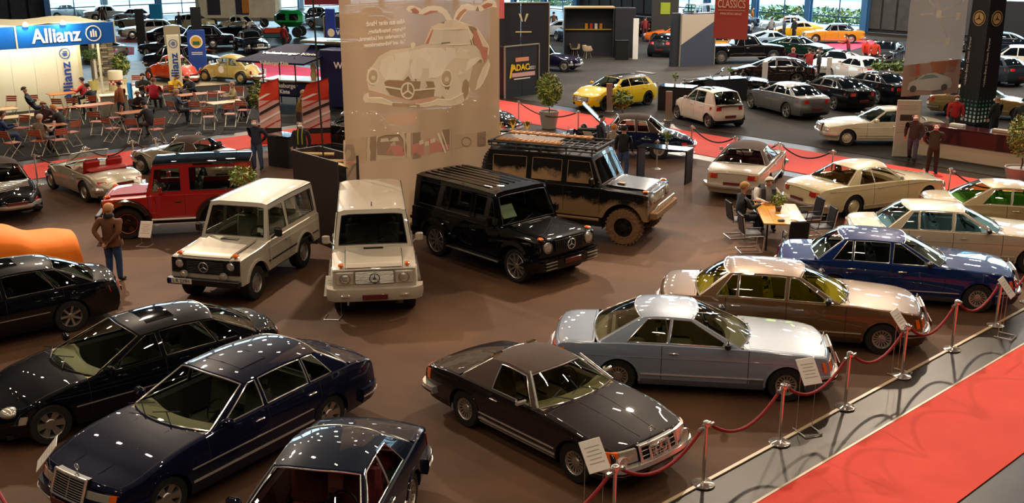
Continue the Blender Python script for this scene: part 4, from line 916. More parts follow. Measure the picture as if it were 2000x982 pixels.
# ---- modern cars by the aisle
def hatch_yellow():
    S = gen(4.42, 1.80, 1.43, 2.73, .87, r=.335, zn=.74, zc=1.0, zd=1.04, cowl=1.25, A1=2.05, C1=3.75, C0=4.15, wr=.60, nd=4, B=2.5, D=3.4, bf=.35, rb=.12, crown=.09, hatch=True, doors=[(1.3, 2.5), (2.5, 3.5)], win=[(1.62, 2.44, 2.2, 2.44), (2.52, 3.35, 2.5, 3.3), (3.4, 3.75, 3.34, 3.55)], **{**MODERN, 'plan': [(0, .74), (.2, .87), (.6, .96), (1.2, 1), (3.3, 1), (4.0, .96), (4.42, .86)]})
    S['crn'] = [(0, .06), (1.2, .05)]
    c, car = simple('hatchback', 'bright yellow hatchback with black roof beside the red aisle carpet', S, '#e8c800', (4.82, 49.05, -142), 'modern', .0, roofm=paint('#0c0c0e'), wstyle='five', rim=DALLOY, trim=BLACK, intr='#1c1a18')
    b = MB(); b.bbox((c.xn-4.2, 0, 1.40), (.3, 1.15, .03), .01); b.build('roof_spoiler', BLACK, car)
hatch_yellow()
def city_white():
    S = gen(3.5, 1.665, 1.56, 2.494, .55, r=.30, zn=.86, zc=1.02, zd=1.02, cowl=.95, A1=1.65, C1=3.05, C0=3.42, wr=.60, nd=4, B=1.95, D=2.62, bf=.25, rb=.08, rt=.05, crown=.09, hatch=True, doors=[(1.0, 1.95), (1.95, 2.7)], win=[(1.22, 1.9, 1.78, 1.9), (1.98, 2.62, 1.96, 2.58)], plan=[(0, .78), (.3, .94), (.8, 1), (2.9, 1), (3.3, .95), (3.5, .88)], sec=MODERN['sec'], rf=.3, rr=.16, cor=.16, sun=(1.75, 2.6, .46), sunm=mat('smoked_sunroof', '#060607', .05, 0, 1))
    simple('city_car', 'small white five-door city car seen from behind', S, '#d9cfbd', (8.37, 44.43, 112), 'modern', .0, trim=BLACK, wstyle='five', rim=ALLOY, intr='#1c1a18')
city_white()
def modern_sedan(label, col, pos, far=False, metal=.4, group=None, H=1.44, L=4.7):
    S = gen(L, 1.82, H, 2.84, .82, r=.34, zn=.76, zc=1.0, zd=1.05, zt=1.02, cowl=1.35, A1=2.25, C1=3.4, C0=4.1, wr=.60, nd=4, B=2.55, D=3.45, bf=.34, rb=.25, crown=.1, **MODERN)
    S['lr'] = [(.2, .1), (.5, 0), (.8, .03), (1.05, .12)]; S['gh']['win'] = [(1.72, 2.5, 2.38, 2.5), (2.58, 3.4, 2.56, 3.2), (3.44, 3.8, 3.24, 3.42)]
    return simple('saloon_car', label, S, col, pos, 'modern', metal, group, far=far, trim=TRIM, wstyle='five', rim=ALLOY, intr='#1c1a18', gm=None if far else FARGLASS)
modern_sedan('grey modern saloon seen from behind, right of the white city car', '#6e6c68', (12.3, 47.1, 110), metal=1.2)
modern_sedan('black modern saloon seen from behind, just right of the grey modern saloon', '#0a0b0e', (15.0, 49.3, 110))
modern_sedan('large black modern saloon seen from behind, rightmost of the parked modern row', '#0b0b10', (17.6, 51.2, 110), L=4.9)
S = gen(4.5, 1.69, 1.39, 2.66, .78, r=.31, zn=.76, zc=.94, zd=.98, zt=.94, cowl=1.4, A1=2.2, C1=3.3, C0=3.85, wr=.57, nd=4, B=2.45, D=3.2, doors=[(1.45, 2.45), (2.45, 3.35)], lip=(.03, .012))
simple('saloon_car', 'gold compact saloon behind the dark advertising pillar', S, '#8f7440', (20.9, 45.9, -28), 'eighties', .5, wstyle='eight', low=mat('lower_tan', '#6a5a40', .5), bump=mat('lower_tan', '#6a5a40', .5), intr='#3a3a34')
# ---- beetles
def beetle(label, col, pos, metal=.0, far=False):
    S = gen(4.07, 1.55, 1.50, 2.40, .78, r=.33, zn=.62, zc=.96, zd=.98, zt=.72, cowl=1.35, A1=1.72, C1=2.75, C0=3.3, wr=.44, nd=2, B=2.3, D=2.6, bf=.1, rb=.05, rt=.15, crown=.14, doors=[(1.38, 2.25)], win=[(1.56, 2.2, 1.84, 2.18), (2.3, 2.85, 2.28, 2.6)], flare=.16, flw=.46, flz=.5, plan=[(0, .42), (.2, .6), (.7, .78), (1.3, .80), (2.8, .80), (3.4, .70), (3.85, .5), (4.07, .36)],
            sec=[(.2, .9), (.4, 1), (.6, 1), (.8, .96), (1.0, .88)], rf=.25, rr=.3, cor=.2, crn=[(0, .16), (.6, .2), (1.2, .07), (3.2, .07), (3.8, .2)], lr=[(.2, .1), (.45, 0), (.6, .2)], lf=[(.2, .1), (.4, 0), (.7, .2)], ledge=.05, pr=.25, pf=.07)
    S['top'] = [(0, .50), (.05, .58), (.25, .76), (.6, .90), (1.0, .97), (1.35, 1.0), (2.4, 1.0), (3.1, 1.0), (3.3, .98), (3.6, .86), (3.9, .66), (4.02, .55), (4.07, .46)]
    S['gh']['roof'] = [(1.5, 1.36), (1.75, 1.44), (2.1, 1.50), (2.5, 1.48), (2.9, 1.38)]
    c, car = simple('beetle_car', label, S, col, pos, 'none', metal, far=far, wstyle='cap', rim=paint(col), gm=glass('clear_glass', '#e2e8e0') if not far else None, intr='#a89878', star=False)
    c.roundlamp(car, .55, .62, .1, ring=CHROME)
    for f in (True, False): c.bumper(car, f, .36, .44, .12, CHROME, .3)
    for sd in (1, -1):
        b = MB(); b.bbox((c.xn-c.L+.32, sd*.55, .62), (.12, .12, .2), .04); b.build('taillight', REDL, car); b = MB(); b.bbox((c.xn-2.0, sd*.66, .3), (1.1, .2, .05), .02); b.build('running_board', BLACK, car)
    return c, car
beetle('orange-red rounded classic car on the stone stand, seen from behind', '#c23a0c', (-18.6, 57.6, 140))
c, car = beetle('sand beige rounded classic car with a white roundel on its door', '#b39a50', (-15.43, 57.65, 156.5))
for sd in (1, -1): MB().lathe([(.001, 0), (.2, 0)], 20, c=(c.xn-1.85, sd*(c.Y(1.85, .72)+.012), .72), axis='Y').build('door_roundel', WHITE, car)

# ---- more cars across the hall
def gtcoupe(label, col, pos, far=True, open_=False, **k):
    S = gen(4.5, 1.86, 1.29, 2.6, .9, r=.34, zn=.66, zc=.90, zd=.94, zt=.88, cowl=1.55, A1=2.2, C1=3.1, C0=4.0, wr=.54, nd=2, B=2.75, D=3.1, bf=.28, rb=.2, crown=.1, doors=[(1.6, 2.75)], win=[(1.8, 2.7, 2.32, 2.66), (2.76, 3.3, 2.72, 2.98)], **MODERN); S['plan'] = [(0, .72), (.2, .87), (.6, .97), (1.2, 1), (3.3, 1), (4.0, .97), (4.5, .84)]
    return simple('sports_coupe', label, S, col, pos, 'modern', k.pop('metal', .3), far=far, wstyle='five', rim=ALLOY, trim=None if k.pop('nt', 0) else TRIM, **k)
def oldsedan(label, col, pos, roof=None, L=4.5, W=1.68, H=1.46, far=True, name='classic_car', metal=.1, nd=4, **k):
    S = gen(L, W, H, 2.6, .8, r=.33, zn=.82, zc=.98, zd=1.0, zt=.92, cowl=1.45, A1=2.0, C1=L-1.45, C0=L-1.0, wr=.54, nd=nd, bf=.16, rb=.2, crown=.1, plan=[(0, .84), (.3, .94), (1, 1), (L-1, .98), (L, .84)], rf=.2, rr=.25, crn=[(0, .05), (1, .06), (L, .07)])
    return simple(name, label, S, col, pos, 'classic', metal, far=far, wstyle='cap', rim=ALLOY, roofm=roof, cm=k.pop('cm', roof), **k)
def suv(label, col, pos, far=True, L=4.6, H=1.66, **k):
    S = gen(L, 1.88, H, 2.8, .85, r=.36, zn=.86, zc=1.1, zd=1.12, cowl=1.3, A1=2.0, C1=L-.8, C0=L-.25, wr=.62, nd=4, B=2.45, D=3.4, bf=.35, rb=.1, crown=.1, hatch=True, z0=.28, lip=(.05, .02), **{**MODERN, 'plan': [(0, .74), (.2, .87), (.6, .96), (1.2, 1), (3.3, 1), (L-.4, .96), (L, .86)]})
    return simple('suv', label, S, col, pos, 'modern', .3, far=far, wstyle='five', rim=ALLOY, trim=BLACK, **k)
def opencar(label, col, pos, intr='#2a1c16', far=False, modern=False):
    S = gen(4.3, 1.76, 1.28, 2.5, .82, r=.32, zn=.72, zc=.90, zd=.90, zt=.84, cowl=1.45, A1=1.98, C1=2.9, C0=3.2, wr=.54, nd=2, doors=[(1.5, 2.6)], ledge=.06); S['tub'] = S['gh']; S['deck'] = 3.1
    c = Car(S); car = _ctx('convertible', label); PM = paint(col, .2); c.build_body(car, PM); S.pop('gh'); c.G = None
    im = mat('interior_'+intr, intr, .6); c.interior(car, im, dash=BLACK); y0 = c.Y(1.6, .9)-.1; c.wheels(car, 'eight', ALLOY)
    rows = [[(c.xn-lerp(1.6-.2*(1-q*q), 2.05-.1*(1-q*q), t), y0*q*(1-.1*t), .90+.36*t) for q in [i/6-1 for i in range(13)]] for t in (0, .5, 1)]
    MB().grid(rows).build('windshield', GLASS, car); MB().tube(rows[0]+[rows[1][-1]]+rows[-1][::-1]+[rows[1][0]], .02, 5, closed=True).build('windscreen_frame', CHROME, car)
    for f in (True, False): c.bumper(car, f, .34, .5, .06, PM if modern else CHROME, .4)
    lamps(c, car, .45, .85, .56, .68, .015, True, [LENS, LENS], 'headlight'); lamps(c, car, .45, .85, .64, .76, .015, False, [REDL, REDL], 'taillight'); c.mirrors(car, PM)
    return c, put(car, *pos)
opencar('black open convertible behind the dark display tables', '#07080a', (10.6, 52.6, 168))
c, car = modern_sedan('very dark brown car with its bonnet raised near three visitors', '#1a1210', (14.0, 57.0, 165), far=True)
gtcoupe('white sports coupé with black roof behind the visitors in red', '#d8d2c4', (18.9, 61.6, -125), roofm=paint('#0c0c0e'))
suv('white compact car seen from behind, in front of the white sports coupé', '#d4cec4', (18.8, 56.8, 108), L=3.9, H=1.5)
gtcoupe('dark green sports coupé with silver wheels in the middle distance', '#06231a', (19.3, 70.6, -38), metal=.4)
S = gen(5.2, 2.0, 1.78, 3.4, .9, r=.42, zn=1.05, zc=1.18, zd=1.15, zt=1.15, cowl=1.5, A1=2.1, C1=3.0, C0=3.3, wr=.68, nd=2, B=2.9, D=3.0, doors=[(1.55, 2.8)], win=[(1.85, 2.8, 2.2, 2.8)], z0=.45, flare=.05, plan=[(0, .9), (.4, .97), (5.2, .97)], rb=.04)
simple('pickup_truck', 'black pickup truck below the hanging red banner', S, '#0c0a0c', (14.6, 67.0, 8), 'eighties', .1, far=True, wstyle='steel', star=False)
oldsedan('amber and navy classic saloon on the pink carpet by the glass front', '#c08414', (24.0, 79.8, 174), roof=paint('#0c2236'), cm=paint('#0c2236'), nd=2)
oldsedan('pale grey classic saloon by the glass front, behind the amber and navy one', '#8fa2ae', (22.6, 87.5, 160))
modern_sedan('black saloon with bright bonnet reflections left of the route banner', '#0a0c12', (23.2, 65.8, -122), far=True)
suv('white crossover behind the dark advertising pillar at the right picture edge', '#e0d8ca', (29.2, 61.3, 148))
suv('dark grey estate seen from behind beside the white crossover', '#2a3138', (25.9, 57.4, 112), H=1.5)
modern_sedan('black car half hidden between the route banner and the advertising pillar', '#080a0e', (23.4, 57.2, 112), far=True)
modern_sedan('midnight blue car far right by the glass front', '#0c1420', (33.0, 73.0, 160), far=True)
S = gspec(4.4, 2.6, .7, nd=4, wins=[(1.42, 2.2, 1.56, 2.2), (2.3, 3.1, 2.3, 3.1), (3.2, 4.2, 3.2, 4.2)], doors=[(1.3, 2.25), (2.25, 3.15)])
offroader('off_road_car', 'white-roofed purple classic off-roader by the glass front', S, '#4a2038', None, 'steel', ALLOY, roofm=paint('#d8d4cc'), cm=paint('#d8d4cc'))[1].location = (16.3, 95.5, 0); bpy.data.objects['off_road_car.005'].rotation_euler.z = R(-150)
oldsedan('dark blue classic saloon right of the purple off-roader', '#141c2c', (19.2, 92.0, -150))
gtcoupe('orange sports car beyond the dark grey hatchback', '#e06a10', (12.2, 80.5, 168), metal=0)
suv('dark grey hatchback seen from behind with silver wheels, by the grey partition', '#24282a', (10.5, 71.4, 66), L=4.3, H=1.46)
suv('amber yellow hatchback half hidden behind the white and grey partition', '#e09a08', (13.3, 71.2, 100), L=4.2, H=1.44)
modern_sedan('black saloon near the grey curtain wall, behind the orange sports car', '#0a0a0c', (11.2, 85.0, 150), far=True)
classic_black('dark classic convertible with pale interior beside the black logo booth', (2.1, 63.0, -22), '#14102a', far=True, top=mat('pale_hood', '#a09a80', .6))
gtcoupe('light blue-white sports car beyond the black logo booth', '#b8c4cc', (3.8, 85.5, 160))
modern_sedan('black car with raised tailgate beyond the black logo booth', '#0c1220', (4.8, 80.2, 118), far=True)
modern_sedan('dark violet-blue car behind the open cabinet booth', '#141430', (5.0, 74.0, 75), far=True, L=4.4)
gtcoupe('orange-yellow classic sports car partly behind the red banner', '#d8a010', (22.4, 84.0, 175), metal=0)
# left part of the hall
oldsedan('dark chrome-trimmed classic saloon behind the orange-red rounded car', '#1a1a20', (-19.2, 62.6, -20), L=4.9, W=1.85, H=1.5)
oldsedan('dark classic saloon with pink-lit windows in the left middle distance', '#20222c', (-22.6, 70.0, 160))
gtcoupe('olive-silver sports coupé seen through the stand opening below the blue fascia', '#77776a', (-27.3, 69.0, 160), metal=.5)
oldsedan('silver classic saloon with dark grille on the far orange carpet', '#a8a090', (-28.6, 83.4, -150), metal=.5, L=4.8)
gtcoupe('black coupé beside the dark column on the far orange carpet', '#0c0c10', (-25.2, 80.2, 20))
opencar('black open car with a pale seat on the far orange carpet', '#101014', (-21.4, 83.8, 150), '#c8b890')
opencar('cream open car with blue interior in the far left', '#cfc0a4', (-32.4, 92.6, 160), '#1c3468')
oldsedan('pale yellow classic with a white hardtop in the far left', '#d8c888', (-27.6, 90.6, 165), roof=paint('#e4e0d4'))
oldsedan('black classic limousine behind the blue club banner', '#0c0c10', (-22.8, 75.8, -160), L=5.0, W=1.9, H=1.6)
classic_black('black vintage open tourer with chrome headlamps on the far stand', (-18.0, 73.2, -60), '#101014', far=True)
beetle('cream rounded classic car beside the beige trailer', '#d8ccac', (-22.7, 88.0, 160), far=True)
for i, (x, y, a, col, lab) in enumerate([(-43.0, 104.0, 30, '#d8d8d4', 'leftmost white car in the far window row'), (-38.3, 101.8, 20, '#dcd8cc', 'second white car in the far window row'), (-34.6, 97.8, 150, '#c8b8a8', 'pale car with a reddish roof in the far window row'),
                                         (-18.6, 99.0, -150, '#10141c', 'black car behind the green delivery van'), (-16.0, 93.0, 150, '#9fb8c8', 'light blue car above the dark counter walls'), (-13.4, 99.5, 165, '#c0d0dc', 'pale silver car beyond the light blue car'), (-11.4, 88.0, 150, '#b4c4cc', 'pale grey car half hidden by the tall beige banner')]):
    oldsedan(lab, col, (x, y, a), roof=paint('#a84830') if i == 2 else None)
classic_black('black classic nosing out between the red flags and the beige banner', (-6.0, 38.6, 150), '#0b0b0e', top=paint('#0b0b0e'))
classic_black('black classic glimpsed beside the right edge of the beige banner', (-1.9, 41.8, 150), '#0c0c12', top=paint('#0c0c12'))
for i, (x, y, a, col, f, lab) in enumerate([(18.6, 75.4, 20, '#7d94a4', 1, 'silver-blue coupé left of the dark green sports coupé'), (16.6, 84.6, 165, '#101828', 0, 'navy saloon beyond the black pickup truck'), (14.2, 88.0, 170, '#8a1c1c', 1, 'dark red coupé in front of the purple off-roader')]):
    (gtcoupe if f else (lambda l, c_, p: modern_sedan(l, c_, p, far=True)))(lab, col, (x, y, a))
# ------------------------------------------------------------------ the hall
def ab(a, b): return (a*cos(HU)+b*cos(HV), a*sin(HU)+b*sin(HV))
def slab(name, a0, a1, b0, b1, z0, z1, m, kind='structure'):
    b = MB(); q = [ab(a0, b0), ab(a1, b0), ab(a1, b1), ab(a0, b1)]
    b.add([(x, y, z) for z in (z0, z1) for x, y in q], [(3, 2, 1, 0), (4, 5, 6, 7), (0, 1, 5, 4), (1, 2, 6, 5), (2, 3, 7, 6), (3, 0, 4, 7)])
    o = b.build(name, m, smooth=False); o['kind'] = kind; return o
def floor_mat(name, c1, c2, rough, sc, spec=.5, bump=.1):
    m = mat(name, c1, rough, 0, 0, bump=bump, nscale=120, spec=spec); nt = m.node_tree; b = nt.nodes['Principled BSDF']; tc = nt.nodes.new('ShaderNodeTexCoord')
    n = nt.nodes.new('ShaderNodeTexNoise'); n.inputs['Scale'].default_value = sc; n.inputs['Detail'].default_value = 7; n.inputs['Roughness'].default_value = .6; r = nt.nodes.new('ShaderNodeValToRGB')
    r.color_ramp.elements[0].position = .35; r.color_ramp.elements[1].position = .68; r.color_ramp.elements[0].color = (*srgb(c1), 1); r.color_ramp.elements[1].color = (*srgb(c2), 1)
    nt.links.new(tc.outputs['Object'], n.inputs['Vector']); nt.links.new(n.outputs['Fac'], r.inputs[0]); nt.links.new(r.outputs[0], b.inputs['Base Color']); return m
A1_, B0_ = 81.9, -104.8
slab('floor', -25, A1_+.3, B0_-.3, 22, -.3, -.012, floor_mat('hall_floor', '#211a13', '#33291e', .36, .5, .16))
slab('carpet_brown', -25, 29.6, -34.3, -8.15, -.02, 0, floor_mat('brown_carpet', '#452f20', '#64452d', .75, .35, .25))
GREYC = floor_mat('grey_carpet', '#2c2926', '#3e3a35', .85, .3, .15)
slab('carpet_grey', 34.7, A1_-3, -62, 22, -.02, 0, GREYC)
slab('carpet_charcoal', -25, 29.6, -62, -38.6, -.02, 0, floor_mat('charcoal_carpet', '#161413', '#24211f', .85, .3, .12))
RED = floor_mat('red_carpet', '#c8301c', '#d23a24', .85, 1.2)
slab('carpet_red', -25, 60, -7.30, -5.42, -.01, .004, RED); slab('carpet_red', 30.3, 33.8, -60, 20, -.01, .004, RED); slab('carpet_red', -20, 30.3, -37.8, -35.3, -.01, .004, RED)
slab('kerb_strip', -25, 60, -8.19, -8.13, -.01, .012, mat('kerb_edge', '#b09a78', .4)); slab('kerb_strip', -25, 60, -7.34, -7.30, -.01, .01, mat('kerb_edge', '#b09a78', .4))
PINK = floor_mat('pink_carpet', '#c02850', '#d03a60', .8, 1.2); ORC = floor_mat('orange_carpet', '#b84a30', '#c85a3a', .8, 1.2)
def quad(name, pts, z, m, kind='structure'):
    b = MB(); n = len(pts); b.add([(x, y, z-.01) for x, y in pts]+[(x, y, z) for x, y in pts], [tuple(range(n, 2*n))]+[(i, (i+1) % n, (i+1) % n+n, i+n) for i in range(n)]); o = b.build(name, m, smooth=False); o['kind'] = kind; return o
quad('carpet_pink', [(-29.67, 77.93), (-27.27, 76.44), (-25.60, 71.61), (-26.86, 70.33)], .006, PINK); quad('carpet_orange', [(-32.29, 85.45), (-26.42, 83.66), (-20.66, 73.60), (-26.87, 79.49), (-30.39, 80.29)], .008, ORC)
quad('carpet_crimson', [(-15.82, 65.11), (-11.04, 63.02), (-10.24, 58.33), (-13.37, 57.05)], .006, PINK); quad('carpet_pink', [(22.22, 77.93), (27.68, 81.94), (27.33, 79.49), (22.40, 72.26)], .008, PINK)
quad('stand_platform', [(-21.14, 50.71), (-17.62, 55.03), (-13.46, 57.47), (-14.77, 63.28), (-21.58, 67.92), (-25.44, 66.77), (-25.66, 62.03)], .03, floor_mat('stone_platform', '#8f7f62', '#a8987a', .45, .8))
quad('booth_floor', [(-20.80, 49.25), (-18.22, 50.88), (-18.15, 55.42), (-22.02, 57.47), (-23.56, 56.43)], .045, mat('cream_floor', '#c9bb98', .4))
slab('ceiling', -25, A1_+.3, B0_-.3, 22, 16, 16.3, mat('ceiling_grey', '#2c2a28', .9))
WD = mat('wall_dark', '#2e2b29', .8); slab('wall_rear', -25.3, -25, B0_-.3, 22, 0, 16, WD); slab('wall_front', -25, A1_+.3, 22, 22.3, 0, 16, WD)
STEEL = mat('skylit_steel', '#3d6a94', .4, .1); PANE = glass('wall_glass', '#e6f0f2'); CURT = mat('dark_curtain', '#1d1b1c', .85, noise=.3, nscale=3); DST = mat('door_steel', '#24272c', .5)  # the columns' steel colour carries the blue of the sky light
wn = 0; tn = 0
def bay(side, p0, p1, dark=False):
    """one bay of the glass front between two hall coordinates"""
    global wn
    f = (lambda t, z, o=0: ab(A1_+o, lerp(p0, p1, t))+(z,)) if side == 'r' else (lambda t, z, o=0: ab(lerp(p0, p1, t), B0_+o)+(z,))
    ang = HV if side == 'r' else HU; b = MB(); w = p1-p0
    def bar(t, z, lw, h, d=.1, mi=0, bb=None): (bb or b).box(f(t, z), (lw, d, h), mi, rz=ang)
    if dark:
        o = None; n = 4; wall = MB(); bar(.5, 8, w, 16, .08, 0, wall); o = wall.build('wall_'+('right' if side == 'r' else 'left'), CURT); o['kind'] = 'structure'
        for k in range(n):
            pb = MB(); pb.box(f((k+.5)/n, 3.6, -.09 if side == 'r' else .09), (w/n*.86, .1, 6.6), 0, rz=ang); pb.build('panel', mat('curtain_panel', '#3b3836', .8, noise=.2, nscale=2), o)
        tb = MB(); tb.box(f(.5, 7.2, -.08 if side == 'r' else .08), (w, .12, .3), 0, rz=ang); tb.build('track_rail', DST, o); return
    wn += 1; rails = [.12, 1.1, 4.3, 7.5, 10.7, 13.9]
    for z in rails: bar(.5, z, w, .1)
    for t in (.5,): bar(t, 8, .07, 16)
    o = b.build('window_%d' % wn, mat('mullion', '#33485c', .4, .3)); o['kind'] = 'structure'; rails = [0]+rails+[16]
    for k in range(len(rails)-1):
        for t in (.25, .75):
            g = MB(); g.box(f(t, (rails[k]+rails[k+1])/2), (w*.5-.07, .02, rails[k+1]-rails[k]-.1), 0, rz=ang); g.build('pane', PANE, o)
def column(side, p, m=STEEL, w=.55):
    global tn
    tn += 1; q = ab(A1_-.5, p) if side == 'r' else ab(p, B0_+.5); b = MB(); ang = HV if side == 'r' else HU
    for s in (-1, 1): b.box((q[0]-s*.22*sin(ang), q[1]+s*.22*cos(ang), 8), (w, .06, 16), 0, rz=ang)
    b.box((q[0], q[1], 8), (.08, .44, 16), 0, rz=ang); o = b.build('trim_%d' % tn, m); o['kind'] = 'structure'
be = [-104.8, -99.4, -94.0, -89.2, -84.3, -79.4, -73.3, -67.3, -62.2, -56.8, -51.3, -45.9, -40.7, -35.5, -30, -24, -18]
for i in range(len(be)-1):
    bay('r', be[i], be[i+1], be[i] in (-79.4, -73.3, -45.9, -40.7))
    if be[i] not in (-73.3, -40.7): column('r', be[i])
ae = [-25, -10, 5, 14, 23, 29, 35.5, 41, 46.5, 52, 57.5, 63, 68.5, 74, 81.9]
for i in range(len(ae)-1):
    bay('l', ae[i], ae[i+1], ae[i] < 35); column('l', ae[i], mat('pale_column', '#9db8c8', .4) if i % 2 else STEEL)
bb = MB(); w0, w1 = ab(A1_+.15, -17.8), ab(A1_+.15, 22)
slab('wall_right', A1_, A1_+.3, -18, 22, 0, 16, WD)
# what stands outside the glass
def outdoor():
    m = mat('pale_cladding', '#e8ecec', .6); nt = m.node_tree; b = nt.nodes['Principled BSDF']; tc = nt.nodes.new('ShaderNodeTexCoord'); w = nt.nodes.new('ShaderNodeTexWave'); w.bands_direction = 'Z'; w.inputs['Scale'].default_value = .32; w.inputs['Distortion'].default_value = .4
    r = nt.nodes.new('ShaderNodeValToRGB'); r.color_ramp.elements[0].color = (*srgb('#b8c6cc'), 1); r.color_ramp.elements[1].color = (*srgb('#f2f4f2'), 1); r.color_ramp.elements[1].position = .4
    nt.links.new(tc.outputs['Object'], w.inputs[0]); nt.links.new(w.outputs[0], r.inputs[0]); nt.links.new(r.outputs[0], b.inputs['Base Color'])
    slab('outdoor_ground', -60, A1_+60, B0_-50, 60, -.5, -.31, mat('pale_paving', '#b8bcbc', .8, noise=.1, nscale=.3))
    for nm, a0, a1, b0, b1 in (('neighbour_hall', A1_+24, A1_+30, -150, 40), ('neighbour_hall', -40, A1_+20, B0_-32, B0_-26)):
        o = slab(nm, a0, a1, b0, b1, -.5, 9, m, None) if 0 else slab(nm, a0, a1, b0, b1, -.5, 9, m); del o['kind']; tag(o, 'long pale clad building outside the right glass front' if a0 > 50 else 'long pale clad building outside the left glass front', 'building')
outdoor()
LEAFM = [mat('leaf_%d' % i, c, .6) for i, c in enumerate(('#4f6b22', '#7f8f34', '#2f4a1c', '#a0a04a'))]
def foliage(name, c, r, n, ls, parent=None, mats=(0, 1, 2), seed=1, flat=1.):
    rnd = random.Random(seed); b = MB()
    for i in range(n):
        d = Vector((rnd.gauss(0, 1), rnd.gauss(0, 1), rnd.gauss(0, 1))).normalized()*rnd.uniform(.55, 1); p = Vector((c[0]+d.x*r[0], c[1]+d.y*r[1], c[2]+d.z*r[2])); u = Vector((rnd.gauss(0, 1), rnd.gauss(0, 1), rnd.gauss(0, .7)*flat)).normalized(); v = u.cross(d+Vector((.01, .3, .2))).normalized(); s = ls*rnd.uniform(.6, 1.3)
        b.add([p-u*s, p+v*s*.35+d*s*.1, p+u*s, p-v*s*.35+d*s*.1], [(0, 1, 2, 3)], rnd.randrange(len(mats)))
    b.fix = False; o = b.build(name, [LEAFM[k] for k in mats], parent, smooth=False); o['kind'] = 'stuff'; return o
for i, (p, q) in enumerate(((-66, -46), (-100, -80))):
    cx, cy = ab(A1_+9, (p+q)/2); h = foliage('hedge', (0, 0, .7), (10, 1.0, .9), 1500, .3, seed=i+3); h.location = (cx, cy, -.3); h.rotation_euler.z = HV; del h['kind']; tag(h, ['low green hedge outside the glass right of the red banner', 'low green hedge outside the glass near the hall corner'][i], 'hedge')

# ------------------------------------------------------------------ big hanging prints and stands
CLOTH = mat('banner_cloth', '#9a8268', .9); nt = CLOTH.node_tree
def translucent(m, amt, tr=.08):
    nt = m.node_tree; b = nt.nodes['Principled BSDF']; out = nt.nodes['Material Output']; t = nt.nodes.new('ShaderNodeBsdfTranslucent'); tp = nt.nodes.new('ShaderNodeBsdfTransparent'); m1 = nt.nodes.new('ShaderNodeMixShader'); m2 = nt.nodes.new('ShaderNodeMixShader')
    t.inputs[0].default_value = b.inputs['Base Color'].default_value; m1.inputs[0].default_value = amt; m2.inputs[0].default_value = tr
    nt.links.new(b.outputs[0], m1.inputs[1]); nt.links.new(t.outputs[0], m1.inputs[2]); nt.links.new(m1.outputs[0], m2.inputs[1]); nt.links.new(tp.outputs[0], m2.inputs[2]); nt.links.new(m2.outputs[0], out.inputs[0])
translucent(CLOTH, .3, .07)
BP0, BP1 = Vector((-4.13, 25.65, 0)), Vector((-.38, 29.5, 0))
BAN = empty('hanging_banner', BP0, atan2(BP1.y-BP0.y, BP1.x-BP0.x)); tag(BAN, 'tall sheer beige banner printed with a gull-winged sports car and mirrored writing', 'banner')
BW = (BP1-BP0).length
def wav(u, z): return .05*sin(u*BW*1.9+.6)*(1 if z > 3 else 1+.5*(3-z))+.03*sin(u*BW*5.2)
MB().grid([[(u*BW, wav(u, z), z) for z in [i*.5 for i in range(25)]] for u in [i/40 for i in range(41)]]).build('cloth', CLOTH, BAN)
def pmat(col):
    n = 'print_'+col.lstrip('#')
    if n not in _M: translucent(mat(n, col, .9), .2, 0)
    return _M[n]
def art(pts, col, lay=1, name='print', par=None, W=None, wv=None):
    """flat print: polygon in (u across, z) on the cloth"""
    W = W or BW; wv = wv or wav; b = MB(); bm = bmesh.new()
    vs = [bm.verts.new((u*W, 0, z)) for u, z in pts]; f = bm.faces.new(vs); bmesh.ops.triangulate(bm, faces=[f])
    for _ in range(2): bmesh.ops.subdivide_edges(bm, edges=[e for e in bm.edges if e.calc_length() > .45], cuts=1)
    bmesh.ops.triangulate(bm, faces=bm.faces)
    for v in bm.verts: v.co.y = wv(v.co.x/W, v.co.z)-.004*lay
    me = bpy.data.meshes.new(name); bm.to_mesh(me); bm.free(); m = pmat(col) if isinstance(col, str) else col; me.materials.append(m); o = lk(name, me, par or BAN); return o
def line(pts, w, col, lay=3, closed=False, **k):
    P_ = [Vector((u*BW, z)) for u, z in pts]; n = len(P_); L_, R_ = [], []
    for i in range(n):
        a = P_[(i-1) % n] if closed or i else P_[0]; c_ = P_[(i+1) % n] if closed or i < n-1 else P_[-1]; d = (c_-a); d = d.normalized() if d.length > 1e-6 else Vector((1, 0)); q = Vector((-d.y, d.x))*w
        L_.append(P_[i]+q); R_.append(P_[i]-q)
    b = MB(); rng = range(n if closed else n-1); vs = [(p.x, wav(p.x/BW, p.y)-.004*lay, p.y) for p in L_+R_]; b.add(vs, [(i, (i+1) % n, (i+1) % n+n, i+n) for i in rng]); b.fix = False
    return b.build('print_line', pmat(col), BAN, smooth=False)
art([(0.3724, 5.836), (0.386, 5.916), (0.417, 5.927), (0.4595, 5.861), (0.4789, 5.809), (0.523, 5.877), (0.5632, 5.884), (0.6118, 5.84), (0.6443, 5.752), (0.6932, 5.48), (0.672, 5.415), (0.6512, 5.444), (0.6151, 5.663), (0.5867, 5.719), (0.5462, 5.713), (0.5058, 5.661), (0.4585, 5.698), (0.3965, 5.758)], '#f4e8d2', 1)
art([(0.397, 5.83), (0.4283, 5.869), (0.4589, 5.767), (0.4547, 5.712), (0.4159, 5.763)], '#c98a70', 2)
art([(0.4901, 5.69), (0.5384, 5.763), (0.5869, 5.751), (0.5786, 5.721), (0.53, 5.692), (0.4978, 5.65)], '#c98a70', 2)
